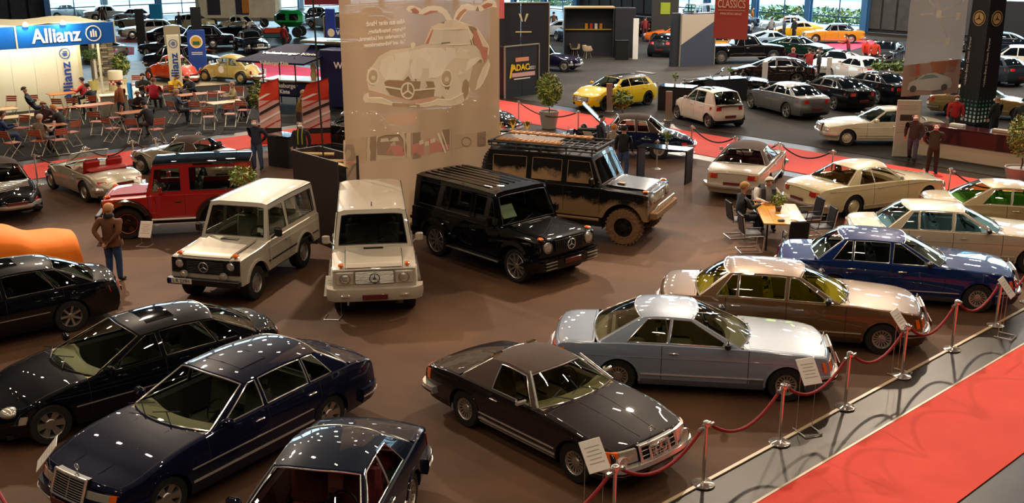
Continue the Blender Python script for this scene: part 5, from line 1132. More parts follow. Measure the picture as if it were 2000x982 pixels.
art([(0.6932, 5.487), (0.7193, 5.701), (0.7538, 5.855), (0.788, 5.88), (0.831, 5.821), (0.8659, 5.829), (0.8969, 5.921), (0.928, 5.948), (0.9771, 5.887), (0.986, 5.734), (0.9545, 5.758), (0.9098, 5.719), (0.8743, 5.662), (0.822, 5.691), (0.7875, 5.7), (0.7613, 5.559), (0.7395, 5.408)], '#f4e8d2', 1)
art([(0.8747, 5.811), (0.919, 5.877), (0.9591, 5.841), (0.95, 5.776), (0.8965, 5.716)], '#c98a70', 2)
art([(0.7101, 5.492), (0.7404, 5.663), (0.7705, 5.753), (0.7876, 5.723), (0.7572, 5.593), (0.7337, 5.453)], '#d0a080', 2)
art([(0.4937, 4.964), (0.5401, 5.349), (0.5853, 5.431), (0.6431, 5.479), (0.7016, 5.478), (0.7608, 5.412), (0.8209, 5.295), (0.8556, 5.167), (0.9259, 4.738), (0.9255, 4.5), (0.8891, 4.276), (0.6638, 4.474), (0.4922, 4.708)], '#e4d4ba', 1)
art([(0.5297, 4.935), (0.56, 5.278), (0.7903, 5.215), (0.8039, 4.817), (0.6653, 4.836)], '#e2d6c2', 3)
art([(0.8162, 5.18), (0.8381, 5.173), (0.8811, 4.721), (0.9213, 4.672), (0.9118, 4.369), (0.8891, 4.276), (0.8587, 4.628), (0.8239, 4.81)], '#c98a70', 3)
art([(0.4935, 4.932), (0.5357, 5.27), (0.5535, 5.271), (0.5192, 4.923)], '#c98a70', 3)
art([(0.1449, 4.416), (0.1677, 4.499), (0.2141, 4.727), (0.2827, 4.854), (0.3903, 4.86), (0.4934, 4.916), (0.6655, 4.869), (0.8239, 4.776), (0.8809, 4.62), (0.8893, 4.378), (0.8182, 4.307), (0.7567, 4.199), (0.7302, 4.01), (0.7817, 3.849), (0.7985, 3.567), (0.7713, 3.308), (0.7101, 3.24), (0.5755, 3.52), (0.2733, 3.69), (0.2062, 3.822), (0.1476, 3.917), (0.1367, 4.172)], '#e4d4ba', 2)
art([(0.2111, 4.385), (0.2281, 4.627), (0.297, 4.755), (0.5009, 4.833), (0.6483, 4.777), (0.8016, 4.651), (0.6891, 4.463), (0.6292, 4.257), (0.5781, 4.017), (0.2464, 4.117)], '#f4e8d2', 3)
art([(0.7259, 4.029), (0.7395, 4.207), (0.7834, 4.389), (0.8362, 4.451), (0.8716, 4.413), (0.818, 4.239), (0.765, 4.06)], '#f2e6cc', 5)
art([(0.8294, 3.55), (0.8434, 3.818), (0.8799, 4.143), (0.9253, 4.363), (0.9386, 4.185), (0.9154, 3.92), (0.8608, 3.603)], '#e4d4ba', 2)
art([(0.2385, 4.074), (0.2615, 4.11), (0.5446, 3.935), (0.5563, 3.797), (0.5466, 3.537), (0.381, 3.532), (0.2736, 3.722), (0.2483, 3.895)], '#a98c6c', 4)
line([(0.2413, 3.955), (0.3362, 3.841)], 0.022, '#f2e6cc', 6)
line([(0.4065, 3.784), (0.556, 3.747)], 0.022, '#f2e6cc', 6)
line([(0.4032, 3.773), (0.4014, 3.717), (0.3967, 3.668), (0.3897, 3.628), (0.3808, 3.602), (0.3708, 3.592), (0.3606, 3.598), (0.3509, 3.619), (0.3425, 3.655), (0.3362, 3.701), (0.3324, 3.755), (0.3313, 3.812), (0.3332, 3.867), (0.3378, 3.916), (0.3447, 3.955), (0.3535, 3.981), (0.3634, 3.992), (0.3736, 3.987), (0.3833, 3.966), (0.3918, 3.931), (0.3982, 3.884), (0.4021, 3.83)], 0.022, '#f2e6cc', 7, True)
line([(0.3671, 3.793), (0.3685, 3.985)], 0.022, '#f2e6cc', 7)
line([(0.3671, 3.793), (0.3963, 3.679)], 0.022, '#f2e6cc', 7)
line([(0.3671, 3.793), (0.3367, 3.712)], 0.022, '#f2e6cc', 7)
line([(0.2023, 4.233), (0.2006, 4.179), (0.1965, 4.131), (0.1903, 4.093), (0.1826, 4.067), (0.174, 4.055), (0.1652, 4.06), (0.1569, 4.08), (0.1498, 4.113), (0.1444, 4.157), (0.1413, 4.209), (0.1405, 4.263), (0.1423, 4.317), (0.1463, 4.365), (0.1524, 4.403), (0.1601, 4.429), (0.1686, 4.44), (0.1774, 4.436), (0.1857, 4.417), (0.1929, 4.384), (0.1983, 4.34), (0.2015, 4.288)], 0.022, '#f2e6cc', 7, True)
art([(0.1961, 4.236), (0.1941, 4.184), (0.1894, 4.14), (0.1825, 4.109), (0.1742, 4.094), (0.1656, 4.099), (0.1577, 4.121), (0.1515, 4.159), (0.1476, 4.207), (0.1466, 4.26), (0.1486, 4.312), (0.1533, 4.356), (0.1602, 4.387), (0.1684, 4.402), (0.1769, 4.398), (0.1849, 4.376), (0.1912, 4.338), (0.1951, 4.29)], '#c8b090', 6)
art([(0.1834, 4.211), (0.1815, 4.183), (0.1767, 4.164), (0.1705, 4.16), (0.1644, 4.17), (0.16, 4.194), (0.1587, 4.223), (0.1606, 4.251), (0.1653, 4.27), (0.1715, 4.275), (0.1776, 4.264), (0.182, 4.241)], '#eadcb8', 7)
line([(0.6769, 3.962), (0.6748, 3.9), (0.6694, 3.846), (0.661, 3.803), (0.6503, 3.774), (0.6382, 3.763), (0.6258, 3.769), (0.614, 3.793), (0.6037, 3.832), (0.5959, 3.883), (0.5911, 3.942), (0.5896, 4.005), (0.5917, 4.065), (0.597, 4.119), (0.6053, 4.162), (0.6158, 4.191), (0.6278, 4.203), (0.6402, 4.197), (0.652, 4.174), (0.6624, 4.135), (0.6704, 4.084), (0.6753, 4.025)], 0.022, '#f2e6cc', 7, True)
art([(0.6681, 3.966), (0.6657, 3.907), (0.6593, 3.857), (0.6498, 3.822), (0.6383, 3.807), (0.6261, 3.813), (0.6149, 3.84), (0.6058, 3.884), (0.6, 3.94), (0.5983, 4.001), (0.6006, 4.059), (0.6069, 4.109), (0.6163, 4.143), (0.6277, 4.159), (0.6398, 4.153), (0.6511, 4.127), (0.6603, 4.083), (0.6662, 4.027)], '#c8b090', 6)
art([(0.6503, 3.941), (0.6478, 3.91), (0.6413, 3.889), (0.6325, 3.884), (0.6239, 3.898), (0.6176, 3.925), (0.6154, 3.959), (0.6179, 3.99), (0.6244, 4.011), (0.6331, 4.016), (0.6418, 4.003), (0.6481, 3.976)], '#eadcb8', 7)
line([(0.6422, 3.601), (0.6407, 3.572), (0.6366, 3.551), (0.6308, 3.541), (0.6244, 3.545), (0.6188, 3.561), (0.6149, 3.586), (0.6136, 3.616), (0.6152, 3.644), (0.6192, 3.666), (0.625, 3.675), (0.6314, 3.672), (0.6371, 3.656), (0.6409, 3.63)], 0.012, '#f2e6cc', 7, True)
art([(0.1127, 3.717), (0.1188, 3.823), (0.1433, 3.857), (0.146, 3.746), (0.2051, 3.69), (0.2797, 3.526), (0.4439, 3.391), (0.5293, 3.387), (0.5668, 3.442), (0.6591, 3.372), (0.7454, 3.425), (0.7811, 3.645), (0.7893, 3.435), (0.7447, 3.22), (0.6584, 3.203), (0.5578, 3.297), (0.4918, 3.286), (0.2791, 3.446), (0.2039, 3.554), (0.1227, 3.618)], '#e6d6b8', 5)
line([(0.1385, 3.734), (0.2126, 3.692), (0.2797, 3.532), (0.4439, 3.397), (0.5253, 3.399), (0.5669, 3.458), (0.6591, 3.379), (0.7544, 3.505)], 0.014, '#fbf0da', 8)
art([(0.2797, 3.532), (0.4439, 3.397), (0.4433, 3.305), (0.2791, 3.446)], '#b89c7a', 7)
art([(0.746, 3.595), (0.7555, 3.828), (0.7731, 3.887), (0.7903, 3.776), (0.785, 3.471), (0.7625, 3.313)], '#b09474', 6)
art([(0.3964, 4.842), (0.3926, 4.97), (0.4054, 5.012), (0.4224, 4.99), (0.4235, 4.911), (0.4075, 4.869), (0.4057, 4.832)], '#f2e6cc', 4)
line([(0.5362, 5.366), (0.5601, 5.288), (0.7903, 5.221), (0.8151, 4.78)], 0.012, '#f6ecd4', 6)
line([(0.4935, 4.932), (0.5397, 5.275)], 0.012, '#f6ecd4', 6)
line([(0.5297, 4.935), (0.6653, 4.842), (0.8039, 4.817)], 0.012, '#f6ecd4', 6)
line([(0.8382, 5.223), (0.9259, 4.704), (0.9209, 4.467)], 0.012, '#f6ecd4', 6)
line([(0.5991, 4.909), (0.6656, 4.908)], 0.014, '#8a7a60', 6)
line([(0.825, 3.57), (0.879, 3.731), (0.9296, 4.258)], 0.014, '#f6ecd4', 6)
line([(0.1179, 6.122), (0.1185, 6.119)], 0.001, '#e4d4ba', 1)
art([(-0.0118, 2.761), (0.1208, 2.748), (0.1146, 2.089), (-0.0186, 2.131)], '#c0a484', 1)
art([(0.1323, 2.74), (0.3766, 2.694), (0.3722, 2.055), (0.1265, 2.113)], '#cdb69a', 1)
art([(0.3824, 2.69), (0.6649, 2.591), (0.6625, 2.009), (0.3775, 1.981)], '#c4a68c', 1)
art([(0.6712, 2.382), (0.9917, 2.361), (0.9912, 1.91), (0.6698, 2.021)], '#bca284', 1)
art([(0.181, 2.51), (0.1905, 2.689), (0.2343, 2.708), (0.3147, 2.669), (0.3301, 2.538), (0.3281, 2.263), (0.3025, 2.145), (0.2301, 2.201), (0.1826, 2.238)], '#a88c70', 2)
art([(0.2013, 2.563), (0.2059, 2.644), (0.3062, 2.623), (0.3135, 2.515)], '#e0d0b4', 3)
art([(0.2304, 2.235), (0.264, 2.415), (0.3128, 2.413), (0.3404, 2.254), (0.3393, 2.116), (0.262, 2.159)], '#d08878', 3)
line([(0.1809, 2.493), (0.1905, 2.689), (0.2344, 2.715), (0.3147, 2.675), (0.3317, 2.536), (0.3319, 2.226)], 0.012, '#8f7458', 5)
art([(0.3801, 2.363), (0.4802, 2.429), (0.5319, 2.427), (0.6008, 2.199), (0.6541, 2.16), (0.6535, 2.016), (0.4437, 2.034), (0.3784, 2.12)], '#cf8a78', 2)
line([(0.5673, 2.544), (0.6175, 1.971)], 0.03, '#ecdcc0', 5)
line([(0.5936, 2.543), (0.6356, 2.029)], 0.02, '#ecdcc0', 5)
art([(0.4292, 2.431), (0.4632, 2.449), (0.4643, 2.336), (0.4319, 2.324)], '#e2ceb0', 4)
art([(0.4713, 2.366), (0.5057, 2.383), (0.5068, 2.269), (0.474, 2.258)], '#e2ceb0', 4)
art([(0.5144, 2.405), (0.5492, 2.422), (0.5504, 2.308), (0.5173, 2.296)], '#e2ceb0', 4)
art([(-0.007, 2.518), (0.0018, 2.643), (0.0467, 2.61), (0.0677, 2.428), (0.0616, 2.199), (-0.0027, 2.217)], '#a88c70', 2)
art([(-0.0032, 2.168), (0.0501, 2.191), (0.0568, 2.102), (0.0034, 2.079)], '#cf8a78', 3)
line([(0.8004, 2.125), (0.7975, 2.073), (0.7896, 2.035), (0.7784, 2.019), (0.7661, 2.029), (0.755, 2.061), (0.7475, 2.11), (0.745, 2.165), (0.7479, 2.217), (0.7557, 2.255), (0.7668, 2.271), (0.7791, 2.262), (0.7902, 2.23), (0.7978, 2.181)], 0.012, '#8f7458', 5, True)
line([(0.8909, 2.096), (0.8884, 2.043), (0.8814, 2.004), (0.8714, 1.987), (0.8605, 1.995), (0.8507, 2.027), (0.844, 2.075), (0.8417, 2.132), (0.8442, 2.184), (0.8511, 2.223), (0.861, 2.24), (0.872, 2.232), (0.8818, 2.201), (0.8886, 2.152)], 0.012, '#8f7458', 5, True)
line([(0.1247, 2.752), (0.1191, 2.153)], 0.008, '#9a8062', 5)
line([(0.3791, 2.692), (0.3749, 2.088)], 0.008, '#9a8062', 5)
line([(0.6681, 2.492), (0.6655, 1.861)], 0.008, '#9a8062', 5)
for i, (s_, z, sz) in enumerate((('Alles aus einer Hand:', 5.55, .17), ('Wartung, Instandhaltung,', 5.36, .14), ('Karosseriebau und Lackiererei,', 5.20, .14), ('Teil- und Vollrestaurationen', 5.04, .14))):
    t = text_mesh(s_, sz, pmat('#fff8ea'), 'lettering', BAN, (1.93, -.12, z), (pi/2, 0, pi), .002, 'LEFT', bold=.003, sx=.84 if i else .86); t.rotation_euler = (pi/2, 0, 0); t.scale.x = -t.scale.x
# dark clad truss box beside it
def truss_box():
    o = empty('truss_box', (-5.70, 26.75, 0), HV); tag(o, 'tall dark-clad box open at the top with pale timber struts, left of the beige banner', 'partition'); dk = mat('brown_cladding', '#2b211e', .75)
    for c_, s_ in (((1.05, 0, 1.15), (2.1, .05, 2.3)), ((0, .4, 1.15), (.05, .8, 2.3)), ((.9, .8, 1.15), (1.8, .05, 2.3))):
        MB().box(c_, s_).build('panel', dk, o)
    tm = mat('pale_timber', '#b89a68', .6)
    for a, b_ in (((.1, .1, 2.2), (.8, .75, 2.2)), ((.1, .4, 2.1), (1.95, .4, 2.1)), ((1.0, .1, 2.15), (1.7, .75, 2.15))): MB().tube([a, b_], .045, 4).build('timber_strut', tm, o)
    MB().tube([(1.15, .2, 2.2), (.98, .2, 9.0)], .025, 6).build('truss_pole', mat('truss_black', '#151312', .5), o)
truss_box()
# grey route banner on the right
RB0, RB1 = Vector(((15.87, 42.68))+(0,)), Vector(((18.66, 43.78))+(0,)); RBN = empty('route_banner', RB0, atan2(RB1.y-RB0.y, RB1.x-RB0.x)); tag(RBN, 'sheer grey hanging banner with a white route map and a white car picture', 'banner'); RW = (RB1-RB0).length
gm_ = mat('grey_cloth', '#8b8078', .9); translucent(gm_, .4, .1); wr_ = lambda u, z: .04*sin(u*7)+.02*sin(z*3)
MB().grid([[(u*RW*(1-.0*z), wr_(u, z), z) for z in [1.35+.5*i for i in range(14)]] for u in [i/16 for i in range(17)]]).build('cloth', gm_, RBN)
A2 = dict(par=RBN, W=RW, wv=wr_)
art([(0, 1.35), (1, 1.35), (1, 2.75), (0, 2.6)], '#b08a78', 1, **A2); art([(.1, 2.62), (.3, 2.65), (.34, 2.2), (.12, 2.1)], '#c8684a', 2, **A2); art([(.45, 2.7), (.95, 2.75), (.9, 2.25), (.5, 2.2)], '#c07858', 2, **A2)
art([(.1, 1.62), (.13, 1.9), (.26, 2.02), (.38, 2.22), (.55, 2.25), (.68, 2.08), (.82, 2.02), (.86, 1.82), (.84, 1.6), (.5, 1.52)], '#d8cfc4', 3, **A2); art([(.28, 2.0), (.4, 2.18), (.52, 2.19), (.62, 2.06)], '#8f9a98', 4, **A2)
for cx_ in (.2, .72): art([(cx_+.06*cos(k*pi/5), 1.64+.14*sin(k*pi/5)) for k in range(10)], '#6a625c', 5, **A2)
pts = [(.62+.42*cos(a), 6.0+1.25*sin(a)) for a in [pi*1.02+i*pi*.9/14 for i in range(15)]]; art([p for p in pts]+[(.62+.40*cos(a), 6.0+1.20*sin(a)) for a in [pi*1.92-i*pi*.9/14 for i in range(15)]], '#d8cfc0', 2, **A2)
for a, b_ in (((.42, 6.1), (.50, 4.6)), ((.50, 4.6), (.68, 3.55))): art([a, (a[0]+.015, a[1]), (b_[0]+.015, b_[1]), b_], '#d0c4ae', 2, **A2)
for u_, z_, s_ in ((.42, 5.9, .1), (.82, 5.35, .1), (.50, 4.6, .12), (.84, 4.5, .1), (.68, 3.5, .12)): art([(u_-.04, z_-.15), (u_+.04, z_-.15), (u_+.04, z_+.15), (u_-.04, z_+.15)], '#e8dfc8', 3, **A2); art([(u_-.3, z_-.03), (u_-.08, z_), (u_-.08, z_+.06), (u_-.3, z_+.03)], '#d8cfc0', 3, **A2)
# dark advertising pillar
def pillar():
    x, y = (18.74, 42.07); o = empty('advertising_pillar', (x, y, 0), R(25)); tag(o, 'tall dark four-sided advertising pillar with star emblems and a green-white square pattern', 'pillar'); b = MB(); dk = mat('pillar_navy', '#15171d', .45)
    w0, w1 = .50, .42; H_ = 5.9
    b.add([(sx*w, sy*w, z) for z, w in ((0, w0*.95), (.35, w0*.95), (.4, w0), (H_, w1)) for sx, sy in ((-1, -1), (1, -1), (1, 1), (-1, 1))], [(i*4+k, i*4+(k+1) % 4, i*4+4+(k+1) % 4, i*4+4+k) for i in range(3) for k in range(4)]+[(12, 13, 14, 15)]); b.build('pillar_body', dk, o, smooth=False)
    c1 = ['#0f3a34', '#2f8a7a', '#8fd0bc', '#d8efe4']
    for f_, (rz) in enumerate((0, pi/2, -pi/2)):
        M = Matrix.Rotation(rz, 4, 'Z')
        for r_ in range(8):
            for k in range(5):
                zz = .55+r_*.155; w = lerp(w0, w1, zz/H_); q = MB(); p = M @ Vector((lerp(-.8, .8, k/4)*w, -w-.006, zz)); q.box(p, (.10-.006*r_, .008, .105-.008*r_), 0, rz=rz); q.build('pattern_square', mat('sq_%d' % max(0, 3-r_//2), c1[max(0, 3-r_//2)], .5), o)
        zz = 4.55; w = lerp(w0, w1, zz/H_); p = M @ Vector((.0, -w-.01, zz)); gold = mat('emblem_gold', '#c9a86a', .4, .3)
        q = MB(); q.lathe([(.30, 0), (.30, -.01), (.001, -.012)], 28, axis='Y'); e = q.build('emblem', gold, o, loc=p); e.rotation_euler.z = rz
        q = MB(); q.lathe([(.27, -.014), (.22, -.014)], 28, axis='Y'); q.build('emblem_ring', dk, e)
        s3 = star_mb(.2, .012, ring=False).build('emblem_star', dk, e, loc=(0, -.02, 0)); s3.rotation_euler.z = -pi/2
        t = text_mesh('Mercedes-Benz Classic Partner', .17, mat('pillar_text', '#c8c4bc', .5), 'lettering', o, M @ Vector((-.28, -.475, 2.75)), (0, 0, 0), .003); t.rotation_euler = (Matrix.Rotation(rz, 4, 'Z') @ Matrix.Rotation(pi/2, 4, 'X') @ Matrix.Rotation(pi/2, 4, 'Z')).to_euler()
pillar()
# red hanging banner
p0, p1 = Vector(((7.03, 37.11))+(0,)), Vector(((8.09, 36.54))+(0,)); o = empty('hanging_banner', p0, atan2(p1.y-p0.y, p1.x-p0.x)); tag(o, 'hanging red banner with cream CLASSICS lettering', 'banner'); w = (p1-p0).length; zb_ = 4.2
MB().grid([[(u*w, .02*sin(u*9), z) for z in [zb_+.4*i for i in range(14)]] for u in [i/8 for i in range(9)]]).build('cloth', mat('red_cloth', '#b84a42', .85), o)
CRT = mat('cream_text', '#f0d0b0', .7); text_mesh('CLASSICS', .38, CRT, 'lettering', o, (w/2, -.06, zb_+1.18), (pi/2, 0, 0), .003, sx=.62); text_mesh('MERCEDES-BENZ', .10, CRT, 'lettering', o, (w/2, -.06, zb_+.86), (pi/2, 0, 0), .003); MB().box((w/2, -.03, zb_+.98), (w*.8, .004, .015)).build('print_line', CRT, o)
# second red banner at the booth top
p = (-0.34, 58.40); o = empty('hanging_banner', (p[0]-.6, p[1], 0), HU); tag(o, 'narrow dark red banner hanging at the right edge of the beige banner', 'banner'); MB().grid([[(u*.7, 0, z) for z in (3.3, 4.5, 6)] for u in (0, .5, 1)]).build('cloth', mat('red_cloth', '#b84a42', .85), o)
p = (-8.81, 51.22); o = empty('hanging_banner', (p[0], p[1], 0), HU*.3); tag(o, 'dark red banner hanging in front of the far glass, left of the beige banner', 'banner'); MB().grid([[(u*2.2-1.1, 0, z) for z in (4.5, 5.5, 7)] for u in (0, .5, 1)]).build('cloth', mat('red_cloth2', '#7a2430', .85), o)
# ---- blue fascia insurance stand
WB = mat('stand_white', '#d9d0b2', .5); BLU = mat('stand_blue', '#0a5cb0', .4); LB = mat('logo_blue', '#1a3f8c', .5); WT = mat('letter_white', '#f6f2e6', .4)
def logo(parent, c, r, mt, rx=(pi/2, 0, 0), nm='logo'):
    b = MB(); n = 28; b.grid([[(r*q*cos(2*pi*k/n), r*q*sin(2*pi*k/n), z) for k in range(n)] for q, z in ((.86, 0), (.86, .01), (1, .01), (1, 0))], cyc=True)
    for x, h0, h1 in ((-.3, -.45, .3), (0, -.45, .5), (.3, -.45, .3)): b.box((x*r, (h0+h1)/2*r, .006), (r*.2, (h1-h0)*r, .012))
    o = b.build(nm, mt, parent, smooth=False, loc=c); o.rotation_euler = rx; return o
def stand():
    a0 = Vector(((-22.56, 46.04))+(0,)); a1 = Vector(((-17.53, 46.33))+(0,)); a1 = Vector((-18.3, 48.9, 0)); d = Vector((cos(HU), sin(HU), 0)); a0 = a1-d*6.2; o = empty('exhibition_stand', a0, HU); tag(o, 'white exhibition stand with a blue illuminated fascia sign and a cloth roof', 'stand'); L_ = 6.2
    f = MB(); f.bbox((L_-2.15, 0, 3.42), (4.3, .12, .95), .02); f.build('fascia', BLU, o)
    f = MB(); f.bbox((L_-4.3-.95, 0, 3.42), (1.75, .12, .95), .02); f.build('fascia', BLU, o); MB().box((L_-4.33, -.0, 3.42), (.06, .16, 1.0)).build('fascia_joint', WB, o); MB().box((L_-.0, 0, 3.42), (.05, .16, 1.0)).build('fascia_joint', WB, o)
    text_mesh('Allianz', .86, WT, 'lettering', o, (L_-2.62, -.075, 3.40), (pi/2, 0, 0), .008, bold=.018, sx=.92); logo(o, (L_-.98, -.075, 3.42), .36, WT)
    MB().grid([[(x, y, 3.95+.0*x-.12*sin(pi*y/4)+.05*sin(x*2+y)) for y in (0, 1, 2, 3, 4)] for x in [i*.6 for i in range(11)]]).build('cloth_roof', mat('sail_cloth', '#cfc49c', .8), o)
    w = [MB().box((.0+i*1.0+.5, 1.6, 1.4), (.99, .08, 2.8)).build('wall_panel', WB, o) for i in range(5)]
    MB().box((5.05, 1.56, 1.4), (.12, .14, 2.8)).build('post', mat('post_cream', '#cbbd8e', .4), o); MB().box((2.5, 1.6, 2.83), (5.1, .1, .06)).build('rail', mat('post_cream', '#cbbd8e', .4), o)
    logo(o, (4.4, 1.53, 2.45), .25, LB, (pi/2, 0, 0)).rotation_euler = (pi/2, -pi/2, 0); t = text_mesh('Allianz', .62, LB, 'lettering', o, (4.4, 1.53, 1.15), (0, 0, 0), .006, bold=.01, sx=1.1); t.rotation_euler = (Matrix.Rotation(pi/2, 4, 'X') @ Matrix.Rotation(pi/2, 4, 'Z')).to_euler()
    for x, z, w_ in ((.9, 2.3, .5), (.95, 2.1, .7), (1.0, 1.75, .8), (.8, 1.0, .9), (.85, .9, .7)): MB().box((x, 1.555, z), (w_, .004, .03)).build('text_line', mat('faint_text', '#a8a48c', .6), o)
    for x in (.9, 1.15): MB().box((x, 1.555, 1.3), (.1, .004, .1)).build('print_square', mat('print_dark', '#38362c', .6), o)
    MB().box((L_-.05, 2.0, 1.85), (.08, .1, 3.7)).build('post', WB, o)
    for x in (.6, 2.3, 3.9):
        b = MB(); b.lathe([(.02, 0), (.11, -.08), (.12, -.2)], 12, c=(x, -.12, 4.08)); l = b.build('spot_lamp', WB, o); MB().lathe([(.001, 0), (.1, 0)], 12, c=(x, -.12, 3.9)).build('lamp_glow', mat('lamp_glow', '#fff2cc', .5, emit=14), l)
        s_ = bpy.data.lights.new('stand_lamp', 'POINT'); s_.energy = 130; s_.color = (1, .93, .75); s_.shadow_soft_size = .08; q = bpy.data.objects.new('stand_lamp', s_); COL.objects.link(q); q.parent = o; q.location = (x, -.45, 4.1)
    for x, y in ((1, .2), (3, .2), (5, 1.2)):
        s_ = bpy.data.lights.new('stand_lamp', 'POINT'); s_.energy = 170; s_.color = (1, .93, .72); s_.shadow_soft_size = .15; q = bpy.data.objects.new('stand_lamp', s_); COL.objects.link(q); q.parent = o; q.location = (x, y, 3.5)
    # slate column
    x, y = (-22.89, 59.21); s = empty('slate_column', (x, y, 0), HU); tag(s, 'column of stacked slate pieces with a pale edge post', 'column'); rnd = random.Random(4); SL = [mat('slate_%d' % i, c_, .7, noise=.2, nscale=9) for i, c_ in enumerate(('#6f6450', '#8a7a5c', '#57503f', '#9a8b68'))]
    for r_ in range(22):
        for k in range(3):
            b = MB(); b.bbox((-.35+k*.33+rnd.uniform(-.04, .04), rnd.uniform(-.04, .02), .07+r_*.125), (.34, .5, .115), .012); b.build('stone', SL[rnd.randrange(4)], s)
    MB().box((-.62, 0, 1.4), (.14, .5, 2.8)).build('post', WB, s)
stand()
# vertical pull-up sign and blue club banner
def totem(nm, lab, p, w, h, rz, m, th=.08):
    o = empty(nm, p+(0,), rz); tag(o, lab, 'sign'); b = MB(); b.bbox((0, 0, h/2), (w, th, h), .015); b.build('board', m, o); return o
o = totem('pull_up_sign', 'narrow white pull-up sign with vertical blue lettering by the seated guests', (-17.60, 55.03), .62, 2.75, HU*.4, WB); t = text_mesh('Allianz', .55, LB, 'lettering', o, (0, -.05, 1.0), (0, 0, 0), .006, bold=.012, sx=1.1); t.rotation_euler = (Matrix.Rotation(pi/2, 4, 'X') @ Matrix.Rotation(pi/2, 4, 'Z')).to_euler(); logo(o, (0, -.05, 2.3), .22, LB).rotation_euler = (pi/2, -pi/2, 0)
o = totem('club_banner', 'blue standing banner with a round yellow and green emblem', (-17.83, 59.89), .98, 2.6, HU*.2, mat('club_blue', '#0c3f92', .5))
MB().lathe([(.36, 0), (.36, -.01), (.3, -.015), (.001, -.015)], 24, axis='Y').build('emblem', mat('emblem_white', '#e8e4d4', .5), o, loc=(0, -.045, 1.95)); MB().lathe([(.29, -.02), (.001, -.02)], 20, axis='Y').build('emblem_field', mat('emblem_yellow', '#c89a28', .5), o, loc=(0, -.045, 1.95)); MB().box((0, -.07, 1.87), (.38, .005, .2)).build('emblem_green', mat('emblem_green', '#1c5a34', .5), o)
for z in (1.35, 1.25): MB().box((0, -.045, z), (.6, .004, .035)).build('text_line', WT, o)
o = totem('wood_panel', 'tall beige wooden display panel behind the white pull-up sign', (-20.49, 64.05), .95, 2.5, HU*.4, mat('beige_veneer', '#a09270', .6)); o = totem('dark_column', 'slim black display column among the far cars', (-26.68, 76.44), .6, 2.7, .2, BLACK); o = totem('dark_column', 'black display panel above the blue club banner', (-21.80, 73.60), .7, 3.0, .2, BLACK); o = totem('light_blue_cabinet', 'light blue display cabinet by the far glass', (-29.10, 87.31), 1.0, 2.4, .1, mat('cabinet_blue', '#1f9ad0', .4))
# ---- feather flags
for i, (p, w, rz) in enumerate((((-8.77, 37.66), .75, .1), ((-7.09, 37.66), 1.0, .25))):
    o = empty('feather_flag', p+(0,), rz); tag(o, ['red feather flag with a car photo, left one beside the black table', 'wide red feather flag with a car photo, next to the beige banner'][i], 'flag', 'red feather flags'); H_ = 2.75
    def xx(z): return w*(.55+.45*min(1, (H_-z)/.8)**.5) if z < H_ else 0
    zz = [.35+(H_-.35)*k/12 for k in range(13)]; bands = [(0, 2, '#c8341f'), (2, 3, '#1a1414'), (3, 8, '#d8a8a0'), (8, 12, '#cf3a22')]
    for a, b_, c_ in bands: MB().grid([[(w/2-q*xx(zz[k]), .03*sin(q*5+k), zz[k]) for q in (0, .25, .5, .75, 1)] for k in range(a, b_+1)]).build('flag_cloth', mat('flag_'+c_[1:], c_, .8), o)
    for k in range(6):
        z0 = zz[3]+.28*k-.1; MB().grid([[(w/2-q*xx(1)*.98, -.05+.03*sin(q*5), min(2.2, max(.82, z0+.38*(1-q)+dz))) for q in (0, .2, .4, .6, .8, 1)] for dz in (0, .05+.03*(k % 3))]).build('flag_print', mat('flag_p%d' % (k % 3), ('#b8281a', '#f0e2dc', '#2a1c1e')[k % 3], .8), o)
    MB().tube([(w/2, 0, 0), (w/2, 0, H_)], .015, 6).build('pole', BLACK, o); MB().lathe([(.001, 0), (.25, 0), (.25, .03), (.001, .04)], 14, c=(w/2, 0, 0)).build('foot', BLACK, o)
